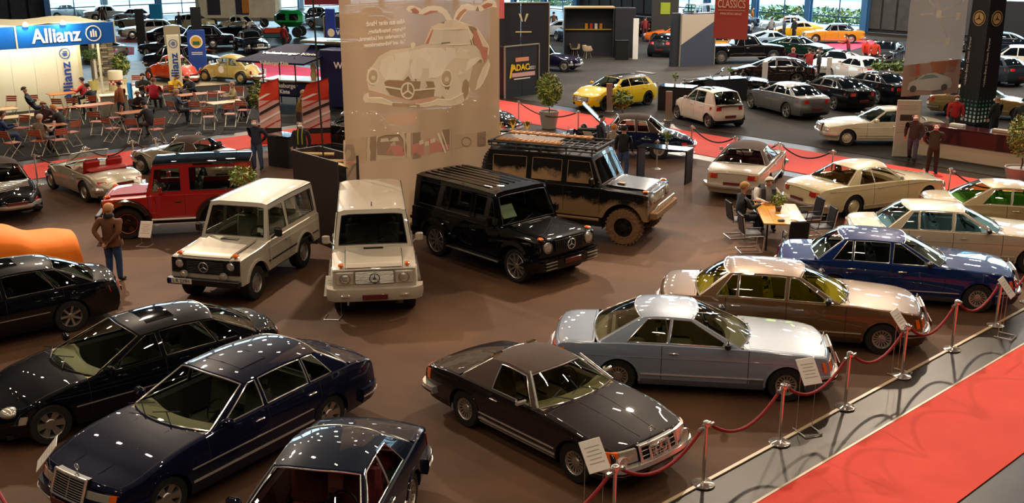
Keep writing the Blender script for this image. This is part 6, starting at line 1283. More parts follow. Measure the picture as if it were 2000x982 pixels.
# ---- kiosk trailer
def kiosk():
    p = (-10.01, 49.09); o = empty('snack_kiosk', p+(0,), -.32); tag(o, 'navy snack kiosk with fold-out roof, blue sign board and white lettering', 'kiosk'); NV = mat('kiosk_navy', '#1a1c48', .4); NT = mat('kiosk_roof', '#14163a', .75, spec=.2)
    b = MB(); b.bbox((0, 0, .85), (2.7, 1.3, .75), .08, taper=1) if 0 else b.bbox((0, 0, .85), (2.7, 1.3, .75), .08); b.build('counter', NV, o); b = MB(); b.bbox((0, -.1, 1.26), (2.9, 1.6, .07), .02); b.build('counter_top', mat('counter_light', '#c8bfae', .3), o)
    text_mesh('Volksburger', .28, WT, 'lettering', o, (-.35, -.67, 1.0), (pi/2, 0, 0), .004, bold=.008); text_mesh('Kiste', .26, WT, 'lettering', o, (-.35, -.67, .72), (pi/2, 0, 0), .004, bold=.008)
    for x, y in ((-1.3, -.9), (.4, -.9), (-1.3, .6), (1.3, .6)): MB().tube([(x, y, 0), (x, y, 2.35)], .03, 6).build('post', BLACK, o)
    b = MB(); b.add([(-2.3, -1.5, 2.2), (1.2, -1.5, 2.15), (2.2, .9, 2.75), (-1.0, .9, 2.75)]+[(-2.3, -1.5, 2.12), (1.2, -1.5, 2.07), (2.2, .9, 2.67), (-1.0, .9, 2.67)], [(0, 1, 2, 3), (7, 6, 5, 4), (0, 4, 5, 1), (1, 5, 6, 2), (2, 6, 7, 3), (3, 7, 4, 0)]); b.build('roof_flap', NT, o, smooth=False)
    t = text_mesh('Volksburger Kiste', .36, WT, 'lettering', o, (-.1, -.45, 2.46), (.24, 0, 0), .004, bold=.01, sx=1.1); text_mesh('Volksburger Kiste', .2, WT, 'lettering', o, (-.3, -1.52, 2.13), (pi/2, 0, 0), .004, bold=.006)
    MB().bbox((1.9, .9, 2.95), (3.6, 1.4, .14), .03).build('upper_roof', mat('roof_silver', '#8a8a7c', .25, .5), o); MB().bbox((2.6, 1.3, 3.3), (3.0, .1, .42), .02).build('sign_board', mat('sign_blue', '#1c3aa0', .4), o); text_mesh('Volksburger Kiste', .3, WT, 'lettering', o, (2.55, 1.24, 3.3), (pi/2, 0, 0), .004, bold=.01)
    MB().bbox((1.15, 1.3, 3.75), (.5, .1, 1.3), .03).build('sign_fin', mat('sign_blue', '#1c3aa0', .4), o)
    for x in (1.2, 3.95): MB().lathe([(.001, 0), (.19, 0)], 16, axis='Y', c=(x, 1.23, 3.3)).build('round_sign', mat('round_cream', '#e8dcc0', .5), o)
    MB().bbox((2.4, .3, 1.4), (1.9, 1.6, 2.6), .03).build('cabin_wall', NV, o); text_mesh('We', .42, WT, 'lettering', o, (2.5, -.52, 2.0), (pi/2, 0, 0), .004, bold=.01)
    b = MB(); b.lathe([(.12, 0), (.16, .2), (.10, .42), (.14, .5), (.12, .62), (.001, .78)], 12, c=(.95, -.2, 1.3)); b.build('figure_lamp', mat('lamp_cream', '#d8c890', .5), o)
kiosk()
# ---- booths in the middle distance
BB = mat('booth_black', '#17161c', .6); AL = mat('booth_alu', '#b8b0a0', .3, .6)
def booth(lab, p, rz, w, d, h, m, edge=AL, nm='booth_wall', n=2):
    o = empty(nm, p+(0,), rz); tag(o, lab, 'booth')
    for k in range(n): MB().box(((k+.5)*w/n, 0, h/2), (w/n-.02, .06, h)).build('panel', m, o)
    MB().box((0, d/2, h/2), (.06, d, h)).build('side_panel', m, o)
    for x in (0, w): MB().box((x, -.03, h/2), (.06, .08, h+.03)).build('edge_post', edge, o)
    MB().box((w/2, -.03, h), (w, .08, .06)).build('top_rail', edge, o); return o
o = booth('near-black booth wall with yellow and white automobile club lettering', (-0.38, 51.38), HU, 2.3, 2.0, 2.5, BB)
text_mesh('ADAC', .42, mat('adac_yellow', '#f0c818', .5), 'lettering', o, (1.05, -.06, 1.42), (pi/2, 0, 0), .004, bold=.014); text_mesh('2021', .24, WT, 'lettering', o, (1.83, -.06, 1.36), (pi/2, 0, 0), .004); MB().box((1.25, -.05, 1.08), (1.55, .006, .2)).build('print_strip', mat('strip_pink', '#d8a8a0', .5), o); MB().box((1.15, -.05, .88), (1.1, .006, .05)).build('text_line', WT, o); MB().box((1.15, -.05, 1.82), (.9, .006, .2)).build('print_strip', mat('strip_orange', '#d89870', .5), o)
MB().add([(.3, -.05, .95), (.42, -.05, .95), (.55, -.05, 1.62), (.43, -.05, 1.62)], [(0, 1, 2, 3)]).build('logo_slash', mat('adac_yellow', '#f0c818', .5), o)
o = booth('taller black booth block with a small golden crest behind the lettered wall', (-1.10, 59.66), HU*.1, 3.2, 2.0, 4.1, BB); b = MB()
for s in (-1, 1): b.add([(1.75+s*.1, -.05, 3.05), (1.75+s*.28, -.05, 3.5), (1.75+s*.15, -.05, 3.5), (1.75+s*.04, -.05, 3.1)], [(0, 1, 2, 3)])
b.build('crest', mat('crest_gold', '#c8b88a', .4), o); MB().box((1.75, -.05, 2.5), (.9, .006, .07)).build('text_line', mat('crest_gold', '#c8b88a', .4), o)
o = empty('cabinet_booth', (6.63, 69.41)+(0,), pi+HV*-.0+.05); tag(o, 'open black cabinet booth with a gold shelf and small exhibits', 'booth'); w = 3.2
o.rotation_euler.z = pi; 
for c_, s_ in (((1.6, 1.2*-1, 1.6), (3.2, .06, 3.2)), ((3.2, -.6, 1.6), (.06, 1.2, 3.2)), ((0, -.6, 1.6), (.06, 1.2, 3.2))): MB().box(c_, s_).build('panel', BB, o)
MB().box((1.6, -.6, 3.22), (3.3, 1.3, .08)).build('top_frame', mat('booth_gold', '#b8a070', .4, .3), o); MB().box((1.6, -1.1, 1.75), (3.1, .25, .06)).build('shelf', mat('shelf_gold', '#c8a840', .4, .4), o)
for k, c_ in enumerate(('#b87a20', '#c8c0b8', '#a83020', '#b87a20')):
    e = MB().bbox((.75+k*.32, -1.05, 1.96), (.2, .12, .36), .02).build('shelf_exhibit', mat('exh_'+c_[1:], c_, .5), None); e.parent = o; 
MB().bbox((-.75, -.5, 1.6), (1.35, .9, 3.2), .02).build('side_block', BB, o)
o = totem('plywood_panel', 'tall raw plywood panel right of the cabinet booth', (7.33, 69.71), .95, 2.9, .05, mat('plywood', '#a8956c', .7, noise=.15, nscale=4)); o = totem('white_post_sign', 'slim white post sign beside the plywood panel', (7.98, 68.51), .35, 2.6, .05, WHITE)
o = empty('partition', (10.23, 64.58)+(0,), HU*.55); tag(o, 'grey and cream partition wall with a diagonal colour split', 'partition'); MB().box((1.25, 0, 1.55), (2.5, .08, 3.1)).build('panel', mat('partition_grey', '#3c4250', .6), o); MB().add([(.05, -.05, 1.3), (2.45, -.05, 2.7), (2.45, -.05, 3.1), (.05, -.05, 3.1)], [(0, 1, 2, 3)]).build('cream_field', mat('partition_cream', '#c0ae98', .6), o); MB().box((-.25, .2, 1.6), (.5, .3, 3.2)).build('side_panel', mat('partition_dark', '#23242a', .6), o)
for x in (0, 2.5): MB().box((x, -.02, 1.55), (.05, .1, 3.12)).build('edge_post', AL, o)
o = totem('dark_sign', 'dark sign with a green crest in front of the curtain wall', (11.92, 83.22), 2.1, 3.2, .0, mat('sign_dark', '#26241f', .6)); MB().bbox((0, -.06, 2.3), (.75, .03, .9), .1).build('crest', mat('crest_green', '#8a9a20', .5), o)
o = totem('photo_wall', 'dark exhibition wall with a pale photo at the far right', (36.77, 76.44), 5.0, 3.2, -.5, BB); 
# trailer, tractor, van
o = empty('caravan_trailer', (-24.08, 94.51)+(0,), .12); tag(o, 'big beige exhibition trailer with a porch roof at the far left', 'trailer'); TB = mat('trailer_beige', '#dccbaa', .6, noise=.08, nscale=2); b = MB(); b.bbox((0, 0, 2.6), (7.2, 2.4, 4.2), .35); b.build('trailer_body', TB, o); b = MB(); b.bbox((0, -1.5, 3.4), (7.4, 1.0, .5), .12); b.build('canopy', mat('canopy_grey', '#8f8676', .5), o)
for x in (-2, .4): MB().box((x, -1.22, 1.9), (1.1, .03, 1.6)).build('opening', mat('opening_dark', '#2a2430', .6), o)
MB().box((.7, -1.25, 2.0), (.6, .03, 1.5)).build('poster', mat('poster_orange', '#c87820', .6), o)
for x in (-2.2, 2.2): q = MB(); q.lathe([(.001, -.1), (.38, -.1), (.4, 0), (.38, .1), (.001, .1)], 18, axis='Y', c=(x, -1.1, .4)); q.build('wheel', RUBBER, o)
o = empty('tractor', (-18.17, 78.71)+(0,), R(8)); tag(o, 'orange-red vintage tractor with big red-rimmed rear wheels', 'tractor'); OR = paint('#b83814')
b = MB(); b.bbox((.6, 0, .95), (1.7, .5, .45), .12); b.build('engine_cover', OR, o); b = MB(); b.bbox((.4, 0, .62), (2.2, .4, .35), .06); b.build('chassis', mat('tractor_teal', '#1f4a50', .5), o); b = MB(); b.tube([(-.1, 0, 1.4), (-.35, 0, 1.75)], .03, 6); b.tube([(-.35+.0, .25*cos(a), 1.75+.2*sin(a)) for a in [i*pi/6 for i in range(12)]], .02, 5, closed=True); b.build('steering_wheel', BLACK, o); MB().bbox((-.9, 0, 1.25), (.45, .5, .35), .08).build('seat', BLACK, o)
for x, r_, w_ in ((-.9, .62, .35), (1.4, .38, .2)):
    for s in (-1, 1): t = MB().lathe([(r_*.6, -w_/2), (r_*.95, -w_/2), (r_, 0), (r_*.95, w_/2), (r_*.6, w_/2)], 24, axis='Y').build('wheel', RUBBER, o, loc=(x, s*.7, r_)); MB().lathe([(r_*.62, 0), (.001, s*.05)], 20, axis='Y').build('rim', mat('tractor_rim', '#a8281c', .5), t)
for s in (-1, 1): MB().grid([[(-.9+.72*cos(a), s*y, .66+.72*sin(a)) for a in [lerp(.3, pi*.9, k/8) for k in range(9)]] for y in (.5, .9)]).build('mudguard', OR, o)
o = empty('delivery_van', (-17.61, 84.54)+(0,), R(175)); tag(o, 'green rounded vintage van body behind the tractor', 'van'); GR = paint('#0f8a3a'); b = MB(); b.bbox((0, 0, 1.45), (2.3, 1.5, 1.3), .4); b.build('van_body', GR, o)
for x in (-.55, .45): MB().box((x, .76, 1.6), (.7, .03, .5)).build('side_window', FARGLASS, o); 
for x in (-1.2, 1.2):
    for s in (-1, 1): MB().lathe([(.001, -.1), (.4, -.1), (.42, 0), (.4, .1), (.001, .1)], 18, axis='Y', c=(x*.6, s*.65, .42)).build('wheel', RUBBER, o)
for i, (p, w_) in enumerate((((-13.49, 76.44), 2.6), ((-12.80, 77.93), 2.4))): booth(['dark low booth wall with aluminium frame behind the kiosk', 'second dark low booth wall nearer the beige banner'][i], p, -.1, w_, 1.5, 2.2, BB, nm='booth_wall')
# ------------------------------------------------------------------ people
def skin_mesh(J, E, name='body'):
    me = bpy.data.meshes.new(name); me.from_pydata([j[0] for j in J], E, []); o = bpy.data.objects.new(name, me); COL.objects.link(o)
    md = o.modifiers.new('skin', 'SKIN'); md.use_smooth_shade = True; md.branch_smoothing = .6
    for i, j in enumerate(J): me.skin_vertices[0].data[i].radius = j[1] if isinstance(j[1], tuple) else (j[1], j[1]); me.skin_vertices[0].data[i].use_root = (i == 0)
    sb = o.modifiers.new('sub', 'SUBSURF'); sb.levels = 1; sb.render_levels = 1
    bpy.context.view_layer.update(); r = bpy.data.meshes.new_from_object(o.evaluated_get(bpy.context.evaluated_depsgraph_get())); bpy.data.objects.remove(o); return r
def V3(*a): return Vector(a)
def figure(kind, fingers=True):
    """joints of a 1.75 m person facing +x: returns mesh with slots skin, top, trousers, shoes"""
    sit = kind.startswith('sit'); ph = .50 if sit else .93; lean = {'sit': .04, 'sitback': -.16, 'sitfwd': .16, 'stoop': .12}.get(kind, .0)
    P = V3(0, 0, ph); sp = P+V3(lean*.4, 0, .20); ch = P+V3(lean, 0, .42); nk = P+V3(lean*1.15+.0, 0, .565); hl = nk+V3(.02+lean*.3, 0, .08); hm = nk+V3(.035+lean*.4, 0, .15); ht = nk+V3(.025+lean*.45, 0, .215)
    if kind == 'sitfwd': hl += V3(.03, 0, -.01); hm += V3(.06, 0, -.02); ht += V3(.08, 0, -.02)
    J = [(P, (.165, .14), 't'), (sp, (.185, .145), 't'), (ch, (.205, .15), 't'), (nk, (.055, .055), 's'), (hl, (.074, .078), 's'), (hm, (.088, .104), 's'), (ht, (.064, .080), 's')]; E = [(0, 1), (1, 2), (2, 3), (3, 4), (4, 5), (5, 6)]
    J.append((hm+V3(.108, 0, -.012), (.014, .014), 's')); E.append((5, 7))                                            # nose
    def limb(start, pts, tags):
        k = start
        for (p, r), t in zip(pts, tags): J.append((p, r, t)); E.append((k, len(J)-1)); k = len(J)-1
        return k
    arm = {'stand': ((.02, .235, -.27), (.07, .24, -.50)), 'walk': ((.05, .235, -.26), (.16, .23, -.46)), 'behind': ((-.13, .26, -.24), (-.20, .06, -.47)), 'sit': ((.10, .25, -.22), (.34, .15, -.16)), 'sitback': ((.10, .24, -.24), (.30, .08, -.20)), 'sitfwd': ((.14, .25, -.22), (.36, .10, -.22)), 'stoop': ((.16, .22, -.22), (.38, .12, -.16)), 'carry': ((.06, .25, -.24), (.28, .12, -.20))}.get(kind, ((.02, .235, -.27), (.07, .24, -.50)))
    for sd in (1, -1):
        sh = ch+V3(0, sd*.19, .055); e_, w_ = arm
        if kind == 'walk' and sd < 0: e_, w_ = (-.06, e_[1], e_[2]), (-.05, w_[1], -.49)
        el = sh+V3(e_[0], sd*(e_[1]-.175), e_[2]); wr = sh+V3(w_[0], sd*(w_[1]-.175), w_[2]-.0)
        d = (wr-el).normalized(); k = limb(2, [(sh, (.085, .085)), (sh.lerp(el, .55), (.070, .070)), (el, (.060, .060)), (el.lerp(wr, .55), (.052, .052)), (wr, (.036, .032))], 'ttttt')
        up = V3(0, 0, 1) if abs(d.z) < .8 else V3(1, 0, 0); q = d.cross(up).normalized()*sd; pm = wr+d*.075; k2 = limb(k, [(wr+d*.035, (.030, .018)), (pm, (.036, .016))], 'ss')
        if fingers:
            nrm = q.cross(d).normalized()
            for i, (off, ln) in enumerate(((-.030, .062), (-.010, .075), (.010, .070), (.029, .055))):
                b0 = pm+q*off+d*.012; limb(k2, [(b0, (.0095, .0095)), (b0+d*ln*.55-nrm*.008, (.009, .009)), (b0+d*ln*.85-nrm*.028, (.008, .008))], 'sss')
            t0 = wr+d*.03-q*.028; limb(k, [(t0, (.012, .012)), (t0-q*.022+d*.03, (.0105, .0105)), (t0-q*.026+d*.056, (.009, .009))], 'sss')
        hp = P+V3(0, sd*.085, -.05)
        if sit: kn = V3(.43, sd*.12, .50); an = V3(.40+(.05 if sd > 0 else -.06), sd*.11, .09); toe = an+V3(.15, 0, -.04)
        elif kind == 'walk': kn = V3(.14 if sd > 0 else -.04, sd*.09, .50); an = V3(.20 if sd > 0 else -.30, sd*.09, .09 if sd > 0 else .14); toe = an+V3(.15, 0, -.03 if sd > 0 else -.09)
        else: kn = V3(.02, sd*.105, .50); an = V3(-.01, sd*.115, .09); toe = an+V3(.16, sd*.02, -.045)
        limb(0, [(hp+V3(.02, sd*.01, -.03) if not sit else hp+V3(.08, sd*.015, .03), (.11, .11)), (hp.lerp(kn, .5), (.095, .095)), (kn, (.074, .074)), (kn.lerp(an, .4), (.070, .070)), (an, (.056, .056)), (an+V3(.01, 0, -.045), (.048, .045)), (toe, (.044, .034))], 'llllfff')
    me = skin_mesh([(tuple(j[0]), j[1]) for j in J], E); segs = [(J[a][0], J[b][0], J[b][2] if J[b][2] != 't' or b > 2 else 't', J[b][1][0]) for a, b in E]; idx = {'s': 0, 't': 1, 'l': 2, 'f': 3}
    for f in me.polygons:
        c_ = f.center; best = None
        for a, b, t, r in segs:
            ab_ = b-a; q = max(0, min(1, (c_-a).dot(ab_)/max(1e-9, ab_.length_squared))); dd = (c_-a-ab_*q).length-r*.6
            if best is None or dd < best[0]: best = (dd, t)
        if best[1] == 'f' and c_.z > (.12 if kind != 'walk' else .2): best = (0, 'l')
        f.material_index = idx[best[1]]
        if best[1] == 's' and c_.z < nk.z-.005 and (V3(c_.x, c_.y, 0)-V3(nk.x, nk.y, 0)).length < .14: f.material_index = 1
        if best[1] == 't' and not sit and c_.z < ph-.10 and abs(c_.y) < .16 and kind != 'behind': f.material_index = 2
    for _ in range(4): me.materials.append(BLACK)
    me.shade_smooth(); return me, hm, ht, nk
_F = {}; _H = {}
def person(kind, label, pos, deg, top, leg, shoe='#1a1614', hair='#4a3c30', skin='#b98468', mask=True, sc=1.0, group=None, bald=False, extra=None, z=0):
    if kind not in _F: _F[kind] = figure(kind)
    me, hm, ht, nk = _F[kind]; o = empty('person', (pos[0], pos[1], z), R(deg)); tag(o, label, 'person', group); o.scale = (sc*1.12*(1.08 if kind[:3] == 'sit' else 1), sc*1.16*(1.08 if kind[:3] == 'sit' else 1), sc*(1.08 if kind[:3] == 'sit' else 1))
    b = bpy.data.objects.new('body', me); COL.objects.link(b); b.parent = o
    for i, (n, c_) in enumerate((('skin', skin), ('top', top), ('leg', leg), ('shoe', shoe))): b.material_slots[i].link = 'OBJECT'; b.material_slots[i].material = mat(n+'_'+c_.lstrip('#'), c_, .85 if n != 'skin' else .55, noise=.12 if n != 'skin' else 0, nscale=14)
    if kind not in _H:
        h = MB(); n = 16
        def shell(t0, arc):                                      # cap of hair: low at the nape, high over the forehead
            rows = []
            for i in range(7):
                r_ = []
                for k in arc:
                    q = 2*pi*k/n; th = lerp(t0, 1, i/6)*pi*(.49-.16*cos(q)); r_.append((hm.x-.010+.110*sin(th)*cos(q), hm.y+.099*sin(th)*sin(q), hm.z+.020+.112*cos(th)))
                rows.append(r_)
            return rows
        h.grid(shell(0, range(n)), cyc=True); bk = MB(); bk.grid(shell(.62, range(4, 13)))
        e = MB()
        for s in (-1, 1): e.ball((hm.x+.088, s*.033, hm.z+.008), (.010, .013, .009), 8, 5)
        er = MB()
        for s in (-1, 1): er.ball((hm.x-.005, s*.096, hm.z-.005), (.02, .012, .032), 8, 5)
        mth = MB(); mth.ball((hm.x+.090, 0, hm.z-.048), (.010, .024, .006), 8, 5)
        mk = MB(); mk.ball((hm.x+.05, 0, hm.z-.045), (.070, .072, .055), 12, 8)
        _H[kind] = dict(hair=h.mesh('hair', BLACK), rim=bk.mesh('hair', BLACK), eyes=e.mesh('eye', mat('eye_dark', '#1a120e', .2)), ears=er.mesh('ear', BLACK), mouth=mth.mesh('mouth', mat('lips', '#8a4a40', .5)), mask=mk.mesh('face_mask', mat('mask_white', '#e8e6e0', .8)))
    H_ = _H[kind]
    def add(nm, m_=None):
        q = lk({'rim': 'hair', 'eyes': 'eyes', 'ears': 'ears'}.get(nm, nm) if nm != 'mask' else 'face_mask', H_[nm], o)
        if m_: q.material_slots[0].link = 'OBJECT'; q.material_slots[0].material = m_
        return q
    add('rim' if bald else 'hair', mat('hair_'+hair.lstrip('#'), hair, .9, bump=.3, nscale=60)); add('eyes'); add('ears', mat('skin_'+skin.lstrip('#'), skin, .55)); add('mask') if mask else add('mouth')
    if extra: extra(o, hm, nk)
    return o
def vest(o, hm, nk):
    for s in (1, -1):
        b = MB(); b.grid([[(nk.x+dx, s*y, nk.z+dz) for y in (.06, .11, .16)] for dx, dz in ((-.17, -.10), (-.02, .045), (.14, -.06), (.175, -.22), (.18, -.42))]); b.build('vest', mat('vest_grey', '#2b2d33', .8), o)
def scarf(o, hm, nk):
    for s in (1, -1): b = MB(); b.tube([(nk.x-.02, s*.05, nk.z+.02), (nk.x+.08, s*.06, nk.z-.04), (nk.x+.165, s*.06, nk.z-.2), (nk.x+.17, s*.06, nk.z-.5)], .018, 6); b.build('scarf', mat('scarf_olive', '#8a8a30', .8), o)
def collar(o, hm, nk):
    b = MB(); b.lathe([(.10, -.04), (.098, .02), (.08, .045)], 14, c=(nk.x-.005, 0, nk.z+.01)); b.build('collar', mat('collar_dark', '#1c120c', .8), o)
    b = MB(); b.lathe([(.23, 0), (.235, .06), (.22, .14)], 16, c=(0, 0, 0)); b.v = [(x*.78, y*1.0, z+.83) for x, y, z in b.v]; b.build('jacket_hem', mat('top_6b4226', '#6b4226', .8), o)
person('behind', 'man in a brown jacket and jeans walking away with hands clasped behind', (-9.15, 22.92), 75, '#6b4226', '#2c4166', '#2a2622', '#c08a5c', '#b98468', False, 1.03, extra=collar)
person('behind', 'masked bald man in a navy jumper and jeans beside the black table', (-8.65, 34.92), -105, '#1c1f30', '#34425c', hair='#8a8278', bald=True)
person('stand', 'masked man in a black coat with an olive scarf behind the dark box', (-7.03, 34.44), -92, '#1a1918', '#8a8474', hair='#a8a098', bald=True, extra=scarf)
person('stoop', 'person in a mustard patterned top behind the wide red flag', (-8.55, 41.61), 20, '#6a5a20', '#2a2a2a', hair='#b09060')
person('stand', 'dark-haired man in a dark suit at the black display table', (3.06, 35.68), -20, '#15141c', '#15141c', hair='#20140e', mask=False)
person('stand', 'blond woman in a beige coat beside the black display table', (3.37, 34.36), 40, '#8a7a68', '#7a6a5c', hair='#c07830', mask=False, sc=.94)
person('stand', 'person in a black coat seen from behind at the black display table', (3.65, 33.73), 60, '#141318', '#3a4a6a', hair='#1a1210', mask=False, sc=.97)
person('walk', 'masked man in a brown leather jacket walking past the counter', (14.01, 36.02), -115, '#3a2a20', '#4a4656', hair='#a89078', bald=True)
person('behind', 'masked man in a quilted olive jacket in front of the counter', (14.07, 34.36), -100, '#3c3628', '#2a2620', hair='#b0a090', bald=True, sc=.97)
person('stand', 'masked person in a red top behind the dark counter', (17.44, 40.93), -100, '#a81c1c', '#2a2a2a', hair='#b08868', sc=.95)
person('stand', 'bald man in black seen from behind at the dark counter', (18.64, 40.06), 120, '#121214', '#1a1a1c', hair='#a88868', bald=True)
person('stand', 'masked man in dark grey behind the right end of the counter', (19.48, 39.64), -130, '#28262a', '#222', hair='#2a2420') if 0 else person('stand', 'masked man in dark grey behind the right end of the counter', (19.39, 39.44), -130, '#28262a', '#222222', hair='#2a2420')
person('sit', 'blond man in a dark suit sitting at the left of the yellow wooden table', (5.98, 26.62), 10, '#1c1a20', '#1a181e', hair='#a87a40', mask=False, sc=1.02)
person('sitfwd', 'white-haired man in a white shirt and grey vest behind the yellow table', (6.88, 27.72), -88, '#d8d0c8', '#2a2826', hair='#d8d0c4', mask=False, sc=1.02, extra=vest)
for args in (('stand', 'visitor in a dark red top by the car with the raised bonnet', (15.51, 58.33), 70, '#5a1418', '#1c1a20', '#1a1614', '#a05838'), ('stoop', 'visitor in a bright red sweater bending by the white coupé', (16.33, 57.90), 80, '#8f1c1c', '#1a1a1c', '#1a1614', '#1c1410'), ('stand', 'visitor in a grey-black coat right of the one in red', (16.99, 58.33), 170, '#2c2c30', '#1c1c20', '#1a1614', '#2a201a'),
             ('stoop', 'visitor in dark red behind the white compact car', (21.26, 66.77), 150, '#8a1f1a', '#2c3a50', '#1a1614', '#2a1c14'), ('stand', 'visitor in an orange-red jacket near the black corner table', (21.42, 64.05), -60, '#d02c14', '#20242c', '#1a1614', '#6a3a28'), ('stand', 'visitor with an orange coat and dark vest right beside the orange-red jacket', (21.75, 63.53), -100, '#c83a1c', '#1a1a20', '#1a1614', '#2a2018'),
             ('stand', 'distant visitor in dark red beside the orange sports car', (10.24, 81.94), 90, '#6a1c1c', '#3a1418', '#1a1614', '#2a1c14'), ('stand', 'distant visitor in brown by the pale sports car', (3.41, 87.31), 90, '#5a3a2c', '#2a2420', '#1a1614', '#2a1c14'), ('stand', 'distant visitor in black behind the cabinet booth, its left side', (7.39, 89.26), -90, '#141418', '#141418', '#1a1614', '#c8a088'), ('stand', 'distant visitor in violet behind the plywood panel', (8.91, 86.37), -90, '#2c2450', '#141418', '#1a1614', '#b89078'),
             ('stand', 'distant visitor in amber by the far glass right of the red banner', (20.98, 93.41), 0, '#a86a20', '#3a2a1c', '#1a1614', '#2a1c14'), ('stand', 'distant visitor in grey and white by the dark blue car row', (19.87, 81.52), 40, '#8a8a88', '#2c2c34', '#1a1614', '#2a2420'), ('stand', 'distant visitor in slate near the pale grey classic', (20.85, 81.52), 160, '#3a4452', '#2a2c34', '#1a1614', '#a8785c'), ('stand', 'distant visitor in black right of the pale grey classic', (21.53, 81.11), 200, '#1c1c24', '#1c1c24', '#1a1614', '#1c1410'),
             ('stand', 'distant visitor at the far right dark photo wall', (35.77, 77.93), -90, '#1c1c24', '#1c1c24', '#1a1614', '#c8a088'), ('stand', 'distant visitor near the tractor in a black and white outfit', (-19.07, 76.44), 30, '#16161c', '#16161c', '#1a1614', '#2a1c14'), ('stand', 'distant visitor in red beside the tractor', (-15.96, 74.29), 60, '#7a1418', '#1c1a20', '#1a1614', '#2a1c14'), ('stand', 'distant visitor near the pale cars with the blue cabinet', (-27.25, 87.31), -60, '#1a1a24', '#2a2a34', '#1a1614', '#8a5a40'), ('stand', 'distant visitor in brown left of the far black coupé', (-36.21, 94.51), -60, '#5a3a24', '#2a2a34', '#1a1614', '#8a5a40')):
    person(*args)
# ------------------------------------------------------------------ beer-garden tables and folding chairs
WOOD = mat('chair_slat', '#a04a26', .55, noise=.15, nscale=12); FR = mat('chair_frame', '#c8c0a8', .35, .5); TW = mat('table_wood', '#a5602c', .5, noise=.15, nscale=8)
def folding_chair():
    o = empty('folding_chair'); b = MB()
    for i in range(5): b.box((-.16+i*.08, 0, .46), (.068, .40, .018))
    b.build('seat', WOOD, o); b = MB()
    for i in range(3): b.box((-.235-.012*i, 0, .68+i*.075), (.016, .40, .062))
    b.build('backrest', WOOD, o)
    for s in (1, -1):
        b = MB(); b.tube([(.22, s*.2, .0), (-.12, s*.2, .40), (-.26, s*.2, .88)], .013, 5); b.tube([(-.26, s*.18, 0), (.18, s*.18, .45)], .013, 5); b.build('side_frame', FR, o)
    MB().tube([(-.24, -.18, .02), (-.24, .18, .02)], .011, 5).build('cross_bar', FR, o); return o
fc0 = folding_chair(); fc_used = False
def chair(p, deg, label):
    global fc_used
    o = fc0 if not fc_used else copy_tree(fc0); fc_used = True; o.location = (p[0], p[1], 0); o.rotation_euler.z = R(deg); o.scale = (1.16, 1.16, 1.12); tag(o, label, 'chair', 'folding chairs of the guest area')
def beer_table(p, deg, label, col=TW, L_=1.2, w=.75):
    o = empty('bistro_table', (p[0], p[1], 0), R(deg)); tag(o, label, 'table', 'slatted wooden tables of the guest area'); n = 6
    for i in range(n): MB().box((0, -w/2+(i+.5)*w/n, .74), (L_, w/n-.008, .025)).build('slat', col, o)
    for s in (1, -1): b = MB(); b.tube([(s*L_*.4, -w*.42, 0), (s*L_*.4, w*.42, .72)], .016, 5); b.tube([(s*L_*.4, w*.42, 0), (s*L_*.4, -w*.42, .72)], .016, 5); b.build('trestle', FR, o)
def T(lab, p, deg=42, **k): beer_table(p, deg, lab, **k)
PTW = mat('pale_table', '#c8a878', .5)
T('wooden table near the stand wall with two men leaning back', (-20.60, 47.87)); T('wooden table at the left picture edge by the stand wall', (-21.21, 43.27), col=PTW); T('long pale table in front of the stand wall, left side', (-19.61, 41.61), 42, col=PTW, L_=1.9)
T('table with a paper cup beside the grey-haired man', (-17.62, 39.44)); T('wooden table in the middle of the guest area', (-17.84, 44.53), L_=1.6); T('wooden table by the man with his back turned', (-15.53, 42.54), L_=1.2); T('wooden table of the woman in black', (-14.63, 47.58), L_=1.2); T('pale table of the man in the patterned shirt', (-12.40, 45.32), col=PTW, L_=1.6); T('small wooden table behind the guests in red', (-13.74, 48.17), L_=.9)
chs = [((28,306), 60, 'front left, empty, nearest the left picture edge'), ((80,302), 85, 'in front of the grey-haired man, backrest to the viewer'), ((118,300), 140, 'right of the grey-haired man, seat turned left'), ((143,284), 150, 'behind the front right one, angled'), ((192,262), 95, 'middle, empty, facing the central table'), ((222,276), 60, 'middle, empty, front of the central group'), ((228,254), 210, 'middle, beside the brown table'), ((265,278), 88, 'front, empty, left of the man with his back turned'), ((308,278), 140, 'front right of the man with his back turned'), ((180,232), -80, 'beyond the central table'),
       ((45,275), -100, 'beyond the pale table, left'), ((122,234), 80, 'near the wall table, backrest to viewer'), ((95,204), -90, 'behind the wall table'), ((148,232), 100, 'right of the wall table'), ((70,230), -60, 'left end of the wall table'), ((22,232), -90, 'beside the wall, far left'), ((345,240), 60, 'under the yellow-vest guest'), ((385,240), 95, 'empty, front of the woman in black'), ((410,252), 100, 'empty, right of centre, seat to viewer'), ((452,246), 95, 'empty, front of the pale table'), ((478,238), 80, 'under the black-clad guest at the right'), ((300,206), 85, 'under the guest in red'), ((268,186), -80, 'behind the guests in red'), ((330,205), 120, 'right of the guest in red'),
       ((415,222), -90, 'beyond the empty right-centre one'), ((440,210), -90, 'beyond the pale table'), ((395,222), 30, 'left of the pale table'), ((118,262), -140, 'behind the black-clad man at the front left'), ((465,212), -100, 'behind the man in the patterned shirt')]
